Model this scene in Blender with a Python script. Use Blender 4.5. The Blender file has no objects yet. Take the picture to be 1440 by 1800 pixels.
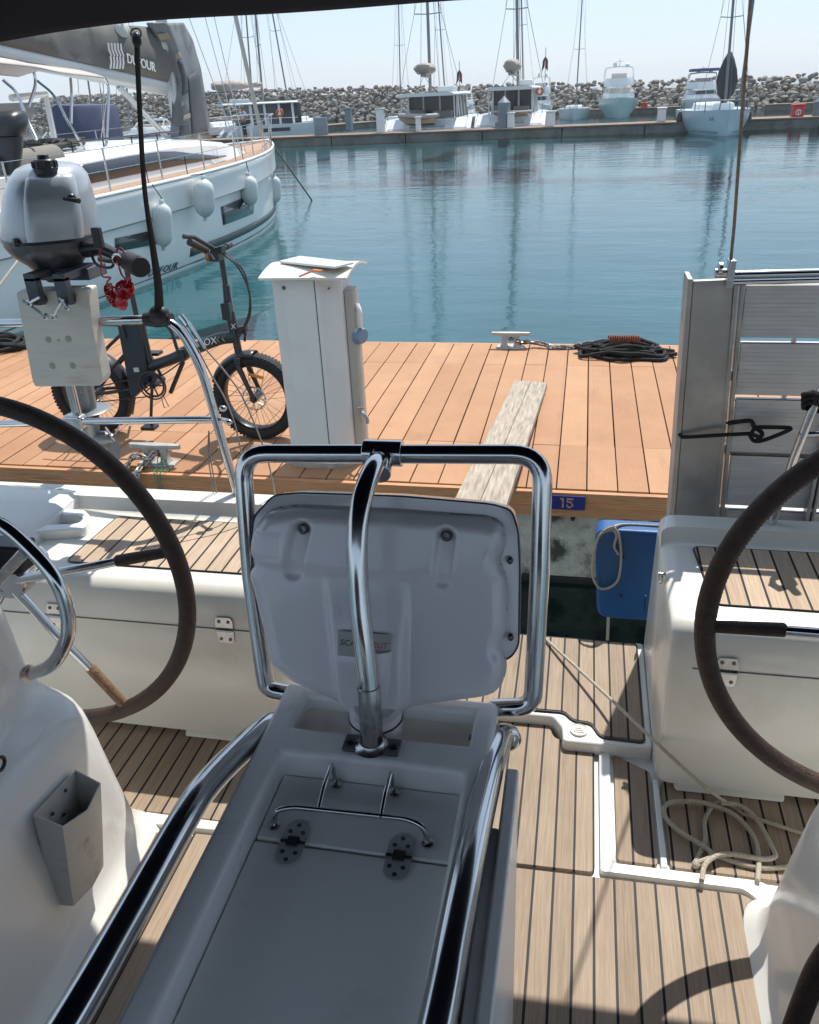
import bpy, bmesh, math, random
from mathutils import Vector, Matrix, noise
random.seed(7)
R_=math.radians
# ---------------------------------------------------------------- camera, sky, sun, exposure
CZ=2.5
F=1440.0
scene=bpy.context.scene
COL=scene.collection
_v=Vector((1040-720,-(150-900),-F)).normalized()
_z=Vector((855-720,-(3723-900),-F))*-1
_z.normalize(); _z=(_z-_v*_z.dot(_v)).normalized()
_x=_v.cross(_z)
RW=Matrix((_x,_v,_z))            # camera axes -> world axes
cam_d=bpy.data.cameras.new("camera"); cam=bpy.data.objects.new("camera",cam_d); COL.objects.link(cam)
cam_d.sensor_fit='HORIZONTAL'; cam_d.sensor_width=36; cam_d.lens=36.0
cam_d.clip_start=0.02; cam_d.clip_end=6000
m4=RW.to_4x4(); m4.translation=Vector((0,0,CZ)); cam.matrix_world=m4
scene.camera=cam
SUN=Vector((0.14,0.575,1.0)).normalized()
w=bpy.data.worlds.new("World"); scene.world=w; w.use_nodes=True
nt=w.node_tree; bg=nt.nodes['Background']
sky=nt.nodes.new('ShaderNodeTexSky'); sky.sky_type='NISHITA'; sky.sun_disc=False
sky.sun_elevation=math.asin(SUN.z); sky.sun_rotation=math.atan2(SUN.x,SUN.y)
sky.air_density=1.0; sky.dust_density=0.6; sky.ozone_density=2.5; sky.altitude=0
tint=nt.nodes.new('ShaderNodeMix'); tint.data_type='RGBA'; tint.blend_type='MULTIPLY'; tint.inputs[0].default_value=1.0; tint.inputs[7].default_value=(.95,.96,1.06,1)
hazy=nt.nodes.new('ShaderNodeMix'); hazy.data_type='RGBA'; hazy.inputs[0].default_value=.68; hazy.inputs[7].default_value=(3.9,4.75,5.6,1)   # thin even summer haze over the whole sky
nt.links.new(sky.outputs[0],tint.inputs[6]); nt.links.new(tint.outputs[2],hazy.inputs[6]); nt.links.new(hazy.outputs[2],bg.inputs[0]); bg.inputs[1].default_value=0.12
sd=bpy.data.lights.new("sun","SUN"); so=bpy.data.objects.new("sun",sd); COL.objects.link(so)
sd.energy=3.8; sd.angle=R_(0.5); sd.color=(1.0,0.955,0.88)
so.rotation_euler=SUN.to_track_quat('Z','Y').to_euler()
scene.view_settings.view_transform='Standard'; scene.view_settings.look='None'
scene.view_settings.exposure=0.52; scene.view_settings.gamma=1.0
scene.render.resolution_x=819; scene.render.resolution_y=1024
scene.render.engine='CYCLES'
scene.cycles.max_bounces=8; scene.cycles.transparent_max_bounces=8; scene.cycles.caustics_reflective=False; scene.cycles.caustics_refractive=False
C0=Vector((0,0,CZ))
def P(px,py,z=None,Y=None,X=None):
    """point of the place seen at a pixel of the photograph, on a known plane"""
    d=RW@Vector((px-720,-(py-900),-F))
    t=(z-CZ)/d.z if z is not None else (Y/d.y if Y is not None else X/d.x)
    return C0+d*t
# ---------------------------------------------------------------- materials
MATS={}
def mat(name,col,rough=.5,metal=0,var=0.0,vs=8.0,bump=0.0,bs=60.0,coat=0.0,stretch=(1,1,1),spec=.5,dirt=None,ds=3.0,dlo=.5,dhi=.75,trans=0,rvar=0,emit=None):
    m=bpy.data.materials.new(name); m.use_nodes=True; n=m.node_tree.nodes; l=m.node_tree.links
    b=n['Principled BSDF']
    b.inputs['Base Color'].default_value=(*col,1); b.inputs['Roughness'].default_value=rough; b.inputs['Metallic'].default_value=metal
    b.inputs['Coat Weight'].default_value=coat; b.inputs['Coat Roughness'].default_value=.08
    b.inputs['Specular IOR Level'].default_value=spec; b.inputs['Transmission Weight'].default_value=trans
    tc=n.new('ShaderNodeTexCoord'); mp=n.new('ShaderNodeMapping'); mp.inputs['Scale'].default_value=stretch
    l.new(tc.outputs['Object'],mp.inputs[0])
    src=None
    if var>0:
        t=n.new('ShaderNodeTexNoise'); t.inputs['Scale'].default_value=vs; t.inputs['Detail'].default_value=5
        l.new(mp.outputs[0],t.inputs['Vector'])
        r=n.new('ShaderNodeValToRGB'); r.color_ramp.elements[0].position=.3; r.color_ramp.elements[1].position=.7
        r.color_ramp.elements[0].color=(*[c*(1-var) for c in col],1); r.color_ramp.elements[1].color=(*[min(1,c*(1+var)) for c in col],1)
        l.new(t.outputs[0],r.inputs[0]); src=r.outputs[0]
        if rvar:
            mr=n.new('ShaderNodeMapRange'); mr.inputs['To Min'].default_value=max(.02,rough-rvar); mr.inputs['To Max'].default_value=rough+rvar
            l.new(t.outputs[0],mr.inputs[0]); l.new(mr.outputs[0],b.inputs['Roughness'])
    if dirt:
        t=n.new('ShaderNodeTexNoise'); t.inputs['Scale'].default_value=ds; t.inputs['Detail'].default_value=8; t.inputs['Roughness'].default_value=.65
        l.new(mp.outputs[0],t.inputs['Vector'])
        r=n.new('ShaderNodeValToRGB'); r.color_ramp.elements[0].position=dlo; r.color_ramp.elements[1].position=dhi
        r.color_ramp.elements[0].color=(0,0,0,1); r.color_ramp.elements[1].color=(1,1,1,1)
        l.new(t.outputs[0],r.inputs[0])
        mx=n.new('ShaderNodeMix'); mx.data_type='RGBA'; mx.inputs[7].default_value=(*dirt,1)
        if src: l.new(src,mx.inputs[6])
        else: mx.inputs[6].default_value=(*col,1)
        l.new(r.outputs[0],mx.inputs[0]); src=mx.outputs[2]
    if src: l.new(src,b.inputs['Base Color'])
    if bump>0:
        t=n.new('ShaderNodeTexNoise'); t.inputs['Scale'].default_value=bs; t.inputs['Detail'].default_value=4
        l.new(mp.outputs[0],t.inputs['Vector'])
        bp=n.new('ShaderNodeBump'); bp.inputs['Strength'].default_value=bump; bp.inputs['Distance'].default_value=.01
        l.new(t.outputs[0],bp.inputs['Height']); l.new(bp.outputs[0],b.inputs['Normal'])
    MATS[name]=m; return m
def teak_mat(name,x0,pitch=.049,base=(.335,.26,.195),caulk=True,axis=0,gap=.125):
    m=bpy.data.materials.new(name); m.use_nodes=True; n=m.node_tree.nodes; l=m.node_tree.links; b=n['Principled BSDF']
    b.inputs['Specular IOR Level'].default_value=.22
    tc=n.new('ShaderNodeTexCoord'); sp=n.new('ShaderNodeSeparateXYZ'); l.new(tc.outputs['Object'],sp.inputs[0])
    def math_(op,a,bb):
        q=n.new('ShaderNodeMath'); q.operation=op
        for i,v in enumerate((a,bb)):
            if v is None: continue
            if isinstance(v,(int,float)): q.inputs[i].default_value=v
            else: l.new(v,q.inputs[i])
        return q.outputs[0]
    u=math_('DIVIDE',math_('SUBTRACT',sp.outputs[axis],x0),pitch)
    fl=math_('FLOOR',u,None); fr=math_('SUBTRACT',u,fl)
    cmb=n.new('ShaderNodeCombineXYZ'); l.new(fl,cmb.inputs[0])
    wn=n.new('ShaderNodeTexWhiteNoise'); wn.noise_dimensions='1D'; l.new(fl,wn.inputs['W'])
    # grain, shifted per plank
    mp=n.new('ShaderNodeMapping'); mp.inputs['Scale'].default_value=(260,7,1) if axis==0 else (7,260,1)
    ad=n.new('ShaderNodeVectorMath'); ad.operation='ADD'; l.new(tc.outputs['Object'],ad.inputs[0])
    sc=n.new('ShaderNodeVectorMath'); sc.operation='SCALE'; l.new(wn.outputs['Color'],sc.inputs[0]); sc.inputs['Scale'].default_value=7.0
    l.new(sc.outputs[0],ad.inputs[1]); l.new(ad.outputs[0],mp.inputs[0])
    g=n.new('ShaderNodeTexNoise'); g.inputs['Scale'].default_value=1.0; g.inputs['Detail'].default_value=6; g.inputs['Roughness'].default_value=.7; l.new(mp.outputs[0],g.inputs['Vector'])
    g2=n.new('ShaderNodeTexNoise'); g2.inputs['Scale'].default_value=9.0; g2.inputs['Detail'].default_value=5; l.new(tc.outputs['Object'],g2.inputs['Vector'])
    r=n.new('ShaderNodeValToRGB'); e=r.color_ramp.elements; e[0].position=.28; e[1].position=.74
    e[0].color=(base[0]*.62,base[1]*.58,base[2]*.52,1); e[1].color=(min(1,base[0]*1.3),base[1]*1.3,base[2]*1.3,1)
    s1=math_('ADD',math_('MULTIPLY',g.outputs[0],.8),math_('MULTIPLY',wn.outputs['Value'],.13))
    s2=math_('ADD',s1,math_('MULTIPLY',g2.outputs[0],.16)); s3=math_('SUBTRACT',s2,.03)
    l.new(s3,r.inputs[0])
    col=r.outputs[0]
    if caulk:
        c=math_('LESS_THAN',fr,gap)
        mx=n.new('ShaderNodeMix'); mx.data_type='RGBA'; l.new(c,mx.inputs[0]); l.new(col,mx.inputs[6]); mx.inputs[7].default_value=(.012,.012,.016,1)
        col=mx.outputs[2]
        rr=n.new('ShaderNodeMapRange'); rr.inputs['To Min'].default_value=.62; rr.inputs['To Max'].default_value=.55; l.new(c,rr.inputs[0]); l.new(rr.outputs[0],b.inputs['Roughness'])
        h=math_('SUBTRACT',math_('MULTIPLY',g.outputs[0],.35),c)
    else:
        b.inputs['Roughness'].default_value=.62; h=math_('MULTIPLY',g.outputs[0],.35)
    l.new(col,b.inputs['Base Color'])
    bp=n.new('ShaderNodeBump'); bp.inputs['Strength'].default_value=.35; bp.inputs['Distance'].default_value=.002; l.new(h,bp.inputs['Height']); l.new(bp.outputs[0],b.inputs['Normal'])
    MATS[name]=m; return m
GEL=mat('gelcoat',(.80,.80,.77),.22,var=.025,vs=3,coat=.3,rvar=.06,bump=.02,bs=300,dirt=(.60,.58,.52),ds=6,dlo=.62,dhi=.85)
CREAM=mat('gelcoat_cream',(.77,.755,.69),.25,var=.03,vs=4,coat=.25,rvar=.05,dirt=(.60,.57,.48),ds=2.2,dlo=.55,dhi=.8)
TABLE=mat('table_gelcoat',(.90,.88,.87),.30,var=.03,vs=5,bump=.04,bs=220,rvar=.10,dirt=(.62,.60,.56),ds=14,dlo=.60,dhi=.85)
CUSH=mat('table_lid_finish',(.89,.87,.86),.42,var=.04,vs=3,bump=.05,bs=400,rvar=.10,dirt=(.66,.64,.60),ds=9,dlo=.58,dhi=.85)
PODM=mat('pod_plastic',(.76,.72,.74),.22,var=.02,vs=3,coat=.6,bump=.05,bs=500,rvar=.09,dirt=(.60,.57,.58),ds=12,dlo=.6,dhi=.85)
CHROME=mat('stainless',(.58,.58,.585),.15,1,var=.04,vs=20,rvar=.05)
STEEL=mat('brushed_stainless',(.55,.54,.53),.26,1,var=.12,vs=40,rvar=.08)
DSTEEL=mat('dark_screw',(.12,.12,.13),.3,1)
BLACK=mat('black_rubber',(.015,.015,.017),.5,var=.2,vs=30)
BLKP=mat('black_plastic',(.02,.021,.024),.32,var=.15,vs=20)
LEATH=mat('brown_leather',(.040,.019,.012),.55,var=.35,vs=45,bump=.5,bs=260,dirt=(.10,.055,.03),ds=14,dlo=.6,dhi=.85)
LEATH2=mat('tan_leather',(.20,.115,.06),.6,var=.3,vs=50,bump=.5,bs=240)
NAVY=mat('navy_canvas',(.004,.005,.013),.9,var=.3,vs=5,bump=.3,bs=600,spec=.08)
ALU=mat('aluminium',(.44,.43,.41),.5,.8,var=.22,vs=6,rvar=.1,dirt=(.27,.26,.245),ds=5,dlo=.5,dhi=.8)
ALUL=mat('ribbed_aluminium',(.62,.62,.61),.5,.4,var=.1,vs=6,stretch=(1,1,6),rvar=.06)
PLASTW=mat('white_plastic_board',(.70,.68,.62),.5,var=.06,vs=7,stretch=(1,1,7),dirt=(.42,.36,.22),ds=4,dlo=.58,dhi=.85)
ROPEW=mat('cream_rope',(.50,.45,.36),.85,var=.2,vs=200,bump=.6,bs=400)
ROPEB=mat('black_rope',(.014,.014,.014),.8,var=.3,vs=120,bump=.8,bs=300)
WPCE=mat('decking_edge',(.52,.25,.115),.65,var=.14,vs=9,stretch=(1,4,14),bump=.3,bs=30,dirt=(.20,.09,.05),ds=3,dlo=.55,dhi=.8)
CONC=mat('stained_concrete',(.52,.50,.44),.9,var=.22,vs=12,bump=.8,bs=70,dirt=(.075,.075,.06),ds=4.5,dlo=.47,dhi=.6)
CAST=mat('cast_cleat',(.42,.41,.39),.55,.35,var=.15,vs=22,bump=.25,bs=120)
GALV=mat('galvanised_chain',(.38,.37,.35),.38,.9,var=.3,vs=60,dirt=(.20,.09,.04),ds=20,dlo=.5,dhi=.65)
WHITE=mat('white_paint',(.80,.80,.78),.3,var=.03,vs=2)
DGLASS=mat('dark_glass',(.018,.02,.024),.06,coat=.6)
BLUE=mat('blue_fender',(.008,.085,.26),.45,var=.12,vs=9,bump=.1,bs=80)
RED=mat('red_paint',(.55,.03,.03),.4,var=.1,vs=3)
# wood-plastic decking, fine grooves
def wpc():
    m=bpy.data.materials.new('composite_decking'); m.use_nodes=True; n=m.node_tree.nodes; l=m.node_tree.links; b=n['Principled BSDF']
    tc=n.new('ShaderNodeTexCoord'); sp=n.new('ShaderNodeSeparateXYZ'); l.new(tc.outputs['Object'],sp.inputs[0])
    def mth(op,a,bb=None):
        q=n.new('ShaderNodeMath'); q.operation=op
        for i,v in enumerate((a,bb)):
            if v is None: continue
            if isinstance(v,(int,float)): q.inputs[i].default_value=v
            else: l.new(v,q.inputs[i])
        return q.outputs[0]
    fl=mth('FLOOR',mth('DIVIDE',mth('SUBTRACT',sp.outputs[0],.0845),.1595))
    seg=mth('ADD',mth('GREATER_THAN',sp.outputs[1],4.6),mth('GREATER_THAN',sp.outputs[1],6.2))
    idx=mth('ADD',fl,mth('MULTIPLY',seg,37.3))
    wn=n.new('ShaderNodeTexWhiteNoise'); wn.noise_dimensions='1D'; l.new(idx,wn.inputs['W'])
    t=n.new('ShaderNodeTexNoise'); t.inputs['Scale'].default_value=2.2; t.inputs['Detail'].default_value=9; t.inputs['Roughness'].default_value=.68; l.new(tc.outputs['Object'],t.inputs['Vector'])
    s=mth('ADD',mth('MULTIPLY',t.outputs[0],.68),mth('MULTIPLY',wn.outputs['Value'],.28))
    r=n.new('ShaderNodeValToRGB'); e=r.color_ramp.elements; e[0].position=.25; e[1].position=.78
    e[0].color=(.35,.168,.077,1); e[1].color=(.51,.28,.145,1); l.new(s,r.inputs[0])
    # dark scuffs and drips
    d=n.new('ShaderNodeTexNoise'); d.inputs['Scale'].default_value=7; d.inputs['Detail'].default_value=7; d.inputs['Roughness'].default_value=.75
    mp=n.new('ShaderNodeMapping'); mp.inputs['Scale'].default_value=(1,.35,1); l.new(tc.outputs['Object'],mp.inputs[0]); l.new(mp.outputs[0],d.inputs['Vector'])
    dr=n.new('ShaderNodeValToRGB'); dr.color_ramp.elements[0].position=.55; dr.color_ramp.elements[1].position=.78
    dr.color_ramp.elements[0].color=(0,0,0,1); dr.color_ramp.elements[1].color=(.55,.55,.55,1); l.new(d.outputs[0],dr.inputs[0])
    mx=n.new('ShaderNodeMix'); mx.data_type='RGBA'; l.new(dr.outputs[0],mx.inputs[0]); l.new(r.outputs[0],mx.inputs[6]); mx.inputs[7].default_value=(.22,.12,.08,1)
    l.new(mx.outputs[2],b.inputs['Base Color']); b.inputs['Roughness'].default_value=.7
    g=mth('SINE',mth('MULTIPLY',sp.outputs[0],2*math.pi/.0094))
    gg=mth('MULTIPLY',g,mth('GREATER_THAN',sp.outputs[0],-.1))
    hh=mth('ADD',mth('MULTIPLY',gg,.5),mth('MULTIPLY',d.outputs[0],.6))
    bp=n.new('ShaderNodeBump'); bp.inputs['Strength'].default_value=.55; bp.inputs['Distance'].default_value=.0022; l.new(hh,bp.inputs['Height']); l.new(bp.outputs[0],b.inputs['Normal'])
    return m
WPC=wpc()
# ---------------------------------------------------------------- mesh helpers
def V(*a): return Vector(a[0]) if len(a)==1 else Vector(a)
def frame(d,up=Vector((0,0,1))):
    d=Vector(d).normalized(); a=up.cross(d)
    if a.length<1e-4: a=Vector((1,0,0)).cross(d)
    a.normalize(); return a,d.cross(a)
def cat(pts,n=8,closed=False):
    pts=[Vector(p) for p in pts]; out=[]; N=len(pts)
    rng=range(N) if closed else range(N-1)
    for i in rng:
        p1=pts[i]; p2=pts[(i+1)%N]
        p0=pts[(i-1)%N] if (closed or i>0) else p1*2-p2
        p3=pts[(i+2)%N] if (closed or i<N-2) else p2*2-p1
        for k in range(n):
            t=k/n; out.append(.5*((2*p1)+(p2-p0)*t+(2*p0-5*p1+4*p2-p3)*t*t+(3*p1-p0-3*p2+p3)*t**3))
    if not closed: out.append(pts[-1])
    return out
def rnd(pts,r,n=5,closed=False):
    """polyline with rounded corners"""
    pts=[Vector(p) for p in pts]; N=len(pts); out=[]
    for i in range(N):
        if not closed and i in (0,N-1): out.append(pts[i]); continue
        a=pts[i-1]; b=pts[i]; c=pts[(i+1)%N]
        rr=r[i] if isinstance(r,(list,tuple)) else r
        d1=(a-b); d2=(c-b); q=min(rr,d1.length*.48,d2.length*.48)
        if q<1e-5: out.append(b); continue
        s=b+d1.normalized()*q; e=b+d2.normalized()*q
        for k in range(n+1):
            t=k/n; out.append(s*(1-t)**2+b*2*t*(1-t)+e*t*t)
    return out
class MB:
    def __init__(s): s.v=[]; s.f=[]; s.mi=[]; s.cur=0
    def m(s,i): s.cur=i; return s
    def add(s,vs,fs):
        o=len(s.v); s.v+= [tuple(q) for q in vs]; s.f+=[tuple(i+o for i in f) for f in fs]; s.mi+=[s.cur]*len(fs); return s
    def box(s,a,b):
        x0,y0,z0=[min(a[i],b[i]) for i in range(3)]; x1,y1,z1=[max(a[i],b[i]) for i in range(3)]
        return s.hexa([(x0,y0,z0),(x1,y0,z0),(x1,y1,z0),(x0,y1,z0),(x0,y0,z1),(x1,y0,z1),(x1,y1,z1),(x0,y1,z1)])
    def hexa(s,p): return s.add(p,[(0,3,2,1),(4,5,6,7),(0,1,5,4),(1,2,6,5),(2,3,7,6),(3,0,4,7)])
    def obox(s,c,ax,ay,az):
        c=V(c);ax=V(ax);ay=V(ay);az=V(az)
        return s.hexa([c-ax-ay-az,c+ax-ay-az,c+ax+ay-az,c-ax+ay-az,c-ax-ay+az,c+ax-ay+az,c+ax+ay+az,c-ax+ay+az])
    def prism(s,poly,d):
        poly=[V(p) for p in poly]; d=V(d); n=len(poly)
        return s.add(poly+[p+d for p in poly],[tuple(range(n-1,-1,-1)),tuple(range(n,2*n))]+[(i,(i+1)%n,(i+1)%n+n,i+n) for i in range(n)])
    def loft(s,rings,caps=True,closed=True,loop=False):
        n=len(rings[0]); vs=[p for r in rings for p in r]; fs=[]
        K=len(rings); m=n if closed else n-1
        for k in range(K if loop else K-1):
            a=k*n; b=((k+1)%K)*n
            for i in range(m): fs.append((a+i,a+(i+1)%n,b+(i+1)%n,b+i))
        if caps and not loop: fs.append(tuple(range(n-1,-1,-1))); fs.append(tuple((K-1)*n+i for i in range(n)))
        return s.add(vs,fs)
    def tube(s,pts,r,seg=10,closed=False,caps=True,flat=1.0):
        pts=[V(p) for p in pts]; N=len(pts); rings=[]; up=None
        for i in range(N):
            if closed: d=pts[(i+1)%N]-pts[i-1]
            else: d=pts[min(i+1,N-1)]-pts[max(i-1,0)]
            if d.length<1e-9: d=Vector((0,0,1))
            d.normalize()
            if up is None:
                a,b=frame(d)
            else:
                a=up-d*up.dot(d)
                if a.length<1e-6: a,_=frame(d)
                a.normalize(); b=d.cross(a)
            up=a; q=r[i] if isinstance(r,(list,tuple)) else r
            rings.append([pts[i]+a*math.cos(t)*q+b*math.sin(t)*q*flat for t in [2*math.pi*k/seg for k in range(seg)]])
        if closed:
            return s.loft(rings,loop=True)
        return s.loft(rings,caps=caps)
    def cyl(s,a,b,r,r2=None,seg=16): return s.tube([a,b],[r,r if r2 is None else r2],seg)
    def lathe(s,prof,o,ax=(0,0,1),seg=24,sx=1,sy=1):
        o=V(o); ax=V(ax).normalized(); a,b=frame(ax,Vector((0,1,0)) if abs(ax.z)>.9 else Vector((0,0,1)))
        rings=[[o+ax*h+a*math.cos(t)*max(r,1e-4)*sx+b*math.sin(t)*max(r,1e-4)*sy for t in [2*math.pi*k/seg for k in range(seg)]] for r,h in prof]
        return s.loft(rings)
    def ell(s,c,r,seg=16,rg=10):
        prof=[(math.sin(math.pi*k/rg),-math.cos(math.pi*k/rg)) for k in range(rg+1)]; c=V(c)
        r=(r,r,r) if isinstance(r,(int,float)) else r
        return s.loft([[c+Vector((math.cos(t)*max(q,1e-3)*r[0],math.sin(t)*max(q,1e-3)*r[1],h*r[2])) for t in [2*math.pi*k/seg for k in range(seg)]] for q,h in prof])
    def grid(s,fn,nu,nv):
        return s.add([fn(i/nu,j/nv) for j in range(nv+1) for i in range(nu+1)],[(j*(nu+1)+i,j*(nu+1)+i+1,(j+1)*(nu+1)+i+1,(j+1)*(nu+1)+i) for j in range(nv) for i in range(nu)])
    def torus(s,c,n,R,r,seg=40,rs=10,a0=0,a1=2*math.pi):
        a,b=frame(n); c=V(c); full=abs(a1-a0)>6.28
        k=seg if full else seg+1
        return s.tube([c+a*math.cos(a0+(a1-a0)*i/seg)*R+b*math.sin(a0+(a1-a0)*i/seg)*R for i in range(k)],r,rs,closed=full)
    def build(s,name,mats,parent=None,bevel=0,bseg=2,sub=0,sharp=38,label=None,solid=0,flat=False,smoothf=0):
        me=bpy.data.meshes.new(name); me.from_pydata(s.v,[],s.f); me.validate()
        mats=mats if isinstance(mats,(list,tuple)) else [mats]
        for q in mats: me.materials.append(q)
        if len(mats)>1 and len(me.polygons)==len(s.mi): me.polygons.foreach_set('material_index',s.mi)
        bm=bmesh.new(); bm.from_mesh(me); bmesh.ops.recalc_face_normals(bm,faces=bm.faces); bm.to_mesh(me); bm.free()
        if not flat:
            me.polygons.foreach_set('use_smooth',[True]*len(me.polygons)); me.set_sharp_from_angle(angle=R_(sharp))
        o=bpy.data.objects.new(name,me); COL.objects.link(o)
        if solid: q=o.modifiers.new('solid','SOLIDIFY'); q.thickness=solid; q.offset=0
        if bevel:
            q=o.modifiers.new('bevel','BEVEL'); q.width=bevel; q.segments=bseg; q.limit_method='ANGLE'; q.angle_limit=R_(32); q.harden_normals=not flat
        if sub: q=o.modifiers.new('sub','SUBSURF'); q.levels=sub; q.render_levels=sub
        if parent is not None: hang(o,parent)
        if label: o['label']=label
        return o
LOCAL=set()
def hang(o,parent):
    o.parent=parent
    if parent.type=='EMPTY' and parent.name not in LOCAL: o.matrix_parent_inverse=Matrix.Translation(-Vector(parent.location))
def tag(o,label,category,group=None,kind=None):
    if label: o['label']=label
    if category: o['category']=category
    if group: o['group']=group
    if kind: o['kind']=kind
    return o
def thing(name,label,category,loc=(0,0,0),group=None,local=False,rotz=0,scale=1):
    o=bpy.data.objects.new(name,None); COL.objects.link(o); o.location=loc; o.empty_display_size=.2
    if local: LOCAL.add(o.name); o.rotation_euler=(0,0,rotz); o.scale=(scale,)*3
    return tag(o,label,category,group)
def copy_tree(o,parent=None):
    c=o.copy(); COL.objects.link(c)
    if parent is not None: c.parent=parent
    if o.name in LOCAL: LOCAL.add(c.name)
    for ch in list(o.children): copy_tree(ch,c)
    return c
def text_mesh(txt,size,extr=.0005,shear=0,space=1.0):
    cu=bpy.data.curves.new('lettering','FONT'); cu.body=txt; cu.size=size; cu.extrude=extr; cu.shear=shear; cu.space_character=space
    cu.align_x='CENTER'; cu.align_y='CENTER'; cu.resolution_u=3
    o=bpy.data.objects.new('tmp',cu); COL.objects.link(o)
    dg=bpy.context.evaluated_depsgraph_get(); me=bpy.data.meshes.new_from_object(o.evaluated_get(dg))
    bpy.data.objects.remove(o); return me
def letters(name,txt,size,c,right,up,material,parent,bold=0,extr=.0005,shear=0,space=1.0,label=None):
    me=text_mesh(txt,size,extr,shear,space); r=V(right).normalized(); u=V(up); u=(u-r*u.dot(r)).normalized(); n=r.cross(u)
    M=Matrix((r,u,n)).transposed().to_4x4(); M.translation=V(c); me.transform(M)
    me.materials.clear(); me.materials.append(material)
    o=bpy.data.objects.new(name,me); COL.objects.link(o)
    if parent is not None: hang(o,parent)
    if label: o['label']=label
    return o
def panel(mb,poly,z0,z1):
    return mb.prism([(p[0],p[1],z0) for p in poly],(0,0,z1-z0))
def rpoly(pts,r,n=5): return [(p.x,p.y) for p in rnd([Vector((a,b,0)) for a,b in pts],r,n,closed=True)]
# ---------------------------------------------------------------- setting: water
def water():
    m=bpy.data.materials.new('harbour_water'); m.use_nodes=True; n=m.node_tree.nodes; l=m.node_tree.links; b=n['Principled BSDF']
    tc=n.new("ShaderNodeTexCoord")
    def nz(scale,st,det,rough=.55):
        mp=n.new('ShaderNodeMapping'); mp.inputs['Scale'].default_value=st; mp.inputs['Rotation'].default_value=(0,0,R_(12)); l.new(tc.outputs['Object'],mp.inputs[0])
        t=n.new('ShaderNodeTexNoise'); t.inputs['Scale'].default_value=scale; t.inputs['Detail'].default_value=det; t.inputs['Roughness'].default_value=rough; l.new(mp.outputs[0],t.inputs['Vector']); return t.outputs[0]
    a=nz(1.1,(.55,1.25,1),4); c=nz(5.5,(.6,1.3,1),3); e=nz(.16,(1,1,1),2)
    def mth(op,x,y):
        q=n.new('ShaderNodeMath'); q.operation=op
        for i,v in enumerate((x,y)):
            if isinstance(v,(int,float)): q.inputs[i].default_value=v
            else: l.new(v,q.inputs[i])
        return q.outputs[0]
    # calm near the quay, ruffled further out
    sp=n.new('ShaderNodeSeparateXYZ'); l.new(tc.outputs['Object'],sp.inputs[0])
    h=mth('ADD',mth('MULTIPLY',a,1.0),mth('MULTIPLY',c,.20))
    bp=n.new('ShaderNodeBump'); bp.inputs['Distance'].default_value=.034
    st=n.new('ShaderNodeMapRange'); st.inputs['From Min'].default_value=.35; st.inputs['From Max'].default_value=.65; st.inputs['To Min'].default_value=.35; st.inputs['To Max'].default_value=.85
    l.new(e,st.inputs[0]); l.new(st.outputs[0],bp.inputs['Strength'])
    l.new(h,bp.inputs['Height'])
    n.remove(b); fr=n.new('ShaderNodeFresnel'); fr.inputs['IOR'].default_value=1.5; gl=n.new('ShaderNodeBsdfGlossy'); gl.inputs['Roughness'].default_value=.05
    tr=n.new('ShaderNodeBsdfTransparent'); tr.inputs['Color'].default_value=(.52,.78,.82,1); ms=n.new('ShaderNodeMixShader')
    l.new(bp.outputs[0],fr.inputs['Normal']); l.new(bp.outputs[0],gl.inputs['Normal']); l.new(fr.outputs[0],ms.inputs[0]); l.new(tr.outputs[0],ms.inputs[1]); l.new(gl.outputs[0],ms.inputs[2])
    l.new(ms.outputs[0],n['Material Output'].inputs['Surface'])
    mb=MB(); mb.add([(-900,-60,0),(900,-60,0),(900,3000,0),(-900,3000,0)],[(0,1,2,3)])
    o=mb.build('water',m,flat=True); o['kind']='structure'
    mb=MB(); mb.add([(-900,-60,-2.3),(900,-60,-2.3),(900,3000,-2.3),(-900,3000,-2.3)],[(0,1,2,3)])
    o=mb.build('seabed',mat('silty_bed',(.088,.175,.195),.95,var=.15,vs=.3),flat=True); o['kind']='structure'
    return o
water()
# ---------------------------------------------------------------- breakwater of boulders
def boulder_mesh(k,sub=2):
    bm=bmesh.new(); bmesh.ops.create_icosphere(bm,subdivisions=sub,radius=.5)
    rs=random.Random(k); off=Vector((k*7.3,k*3.1,k)); st=Vector((rs.uniform(.9,1.35),rs.uniform(.8,1.1),rs.uniform(.62,.9)))
    for v in bm.verts:
        d=v.co.normalized()
        q=.5*(1+.38*noise.noise(d*1.6+off)+.18*noise.noise(d*4+off))
        # planar cuts make it angular
        for j in range(10):
            rr=random.Random(k*31+j); nn=Vector((rr.gauss(0,1),rr.gauss(0,1),rr.gauss(0,1))).normalized(); lim=.25+.12*rr.random()
            dd=nn.dot(d)
            if dd>0 and q*dd>lim: q=lim/dd
        v.co=Vector((d.x*st.x,d.y*st.y,d.z*st.z))*q
    me=bpy.data.meshes.new('boulder'); bm.to_mesh(me); bm.free(); return me
BM1=mat('pale_boulder',(.30,.28,.245),.9,var=.25,vs=2.5,bump=.8,bs=9,dirt=(.16,.145,.12),ds=3,dlo=.5,dhi=.75)
BM2=mat('grey_boulder',(.23,.22,.20),.9,var=.25,vs=2.5,bump=.8,bs=9,dirt=(.32,.295,.25),ds=2.2,dlo=.5,dhi=.75)
BM3=mat('brown_boulder',(.21,.18,.14),.9,var=.25,vs=2.5,bump=.8,bs=9)
BMESH=[]
for k in range(9):
    me=boulder_mesh(k+3); me.materials.append((BM1,BM2,BM3,BM1,BM2)[k%5]); BMESH.append(me)
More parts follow.
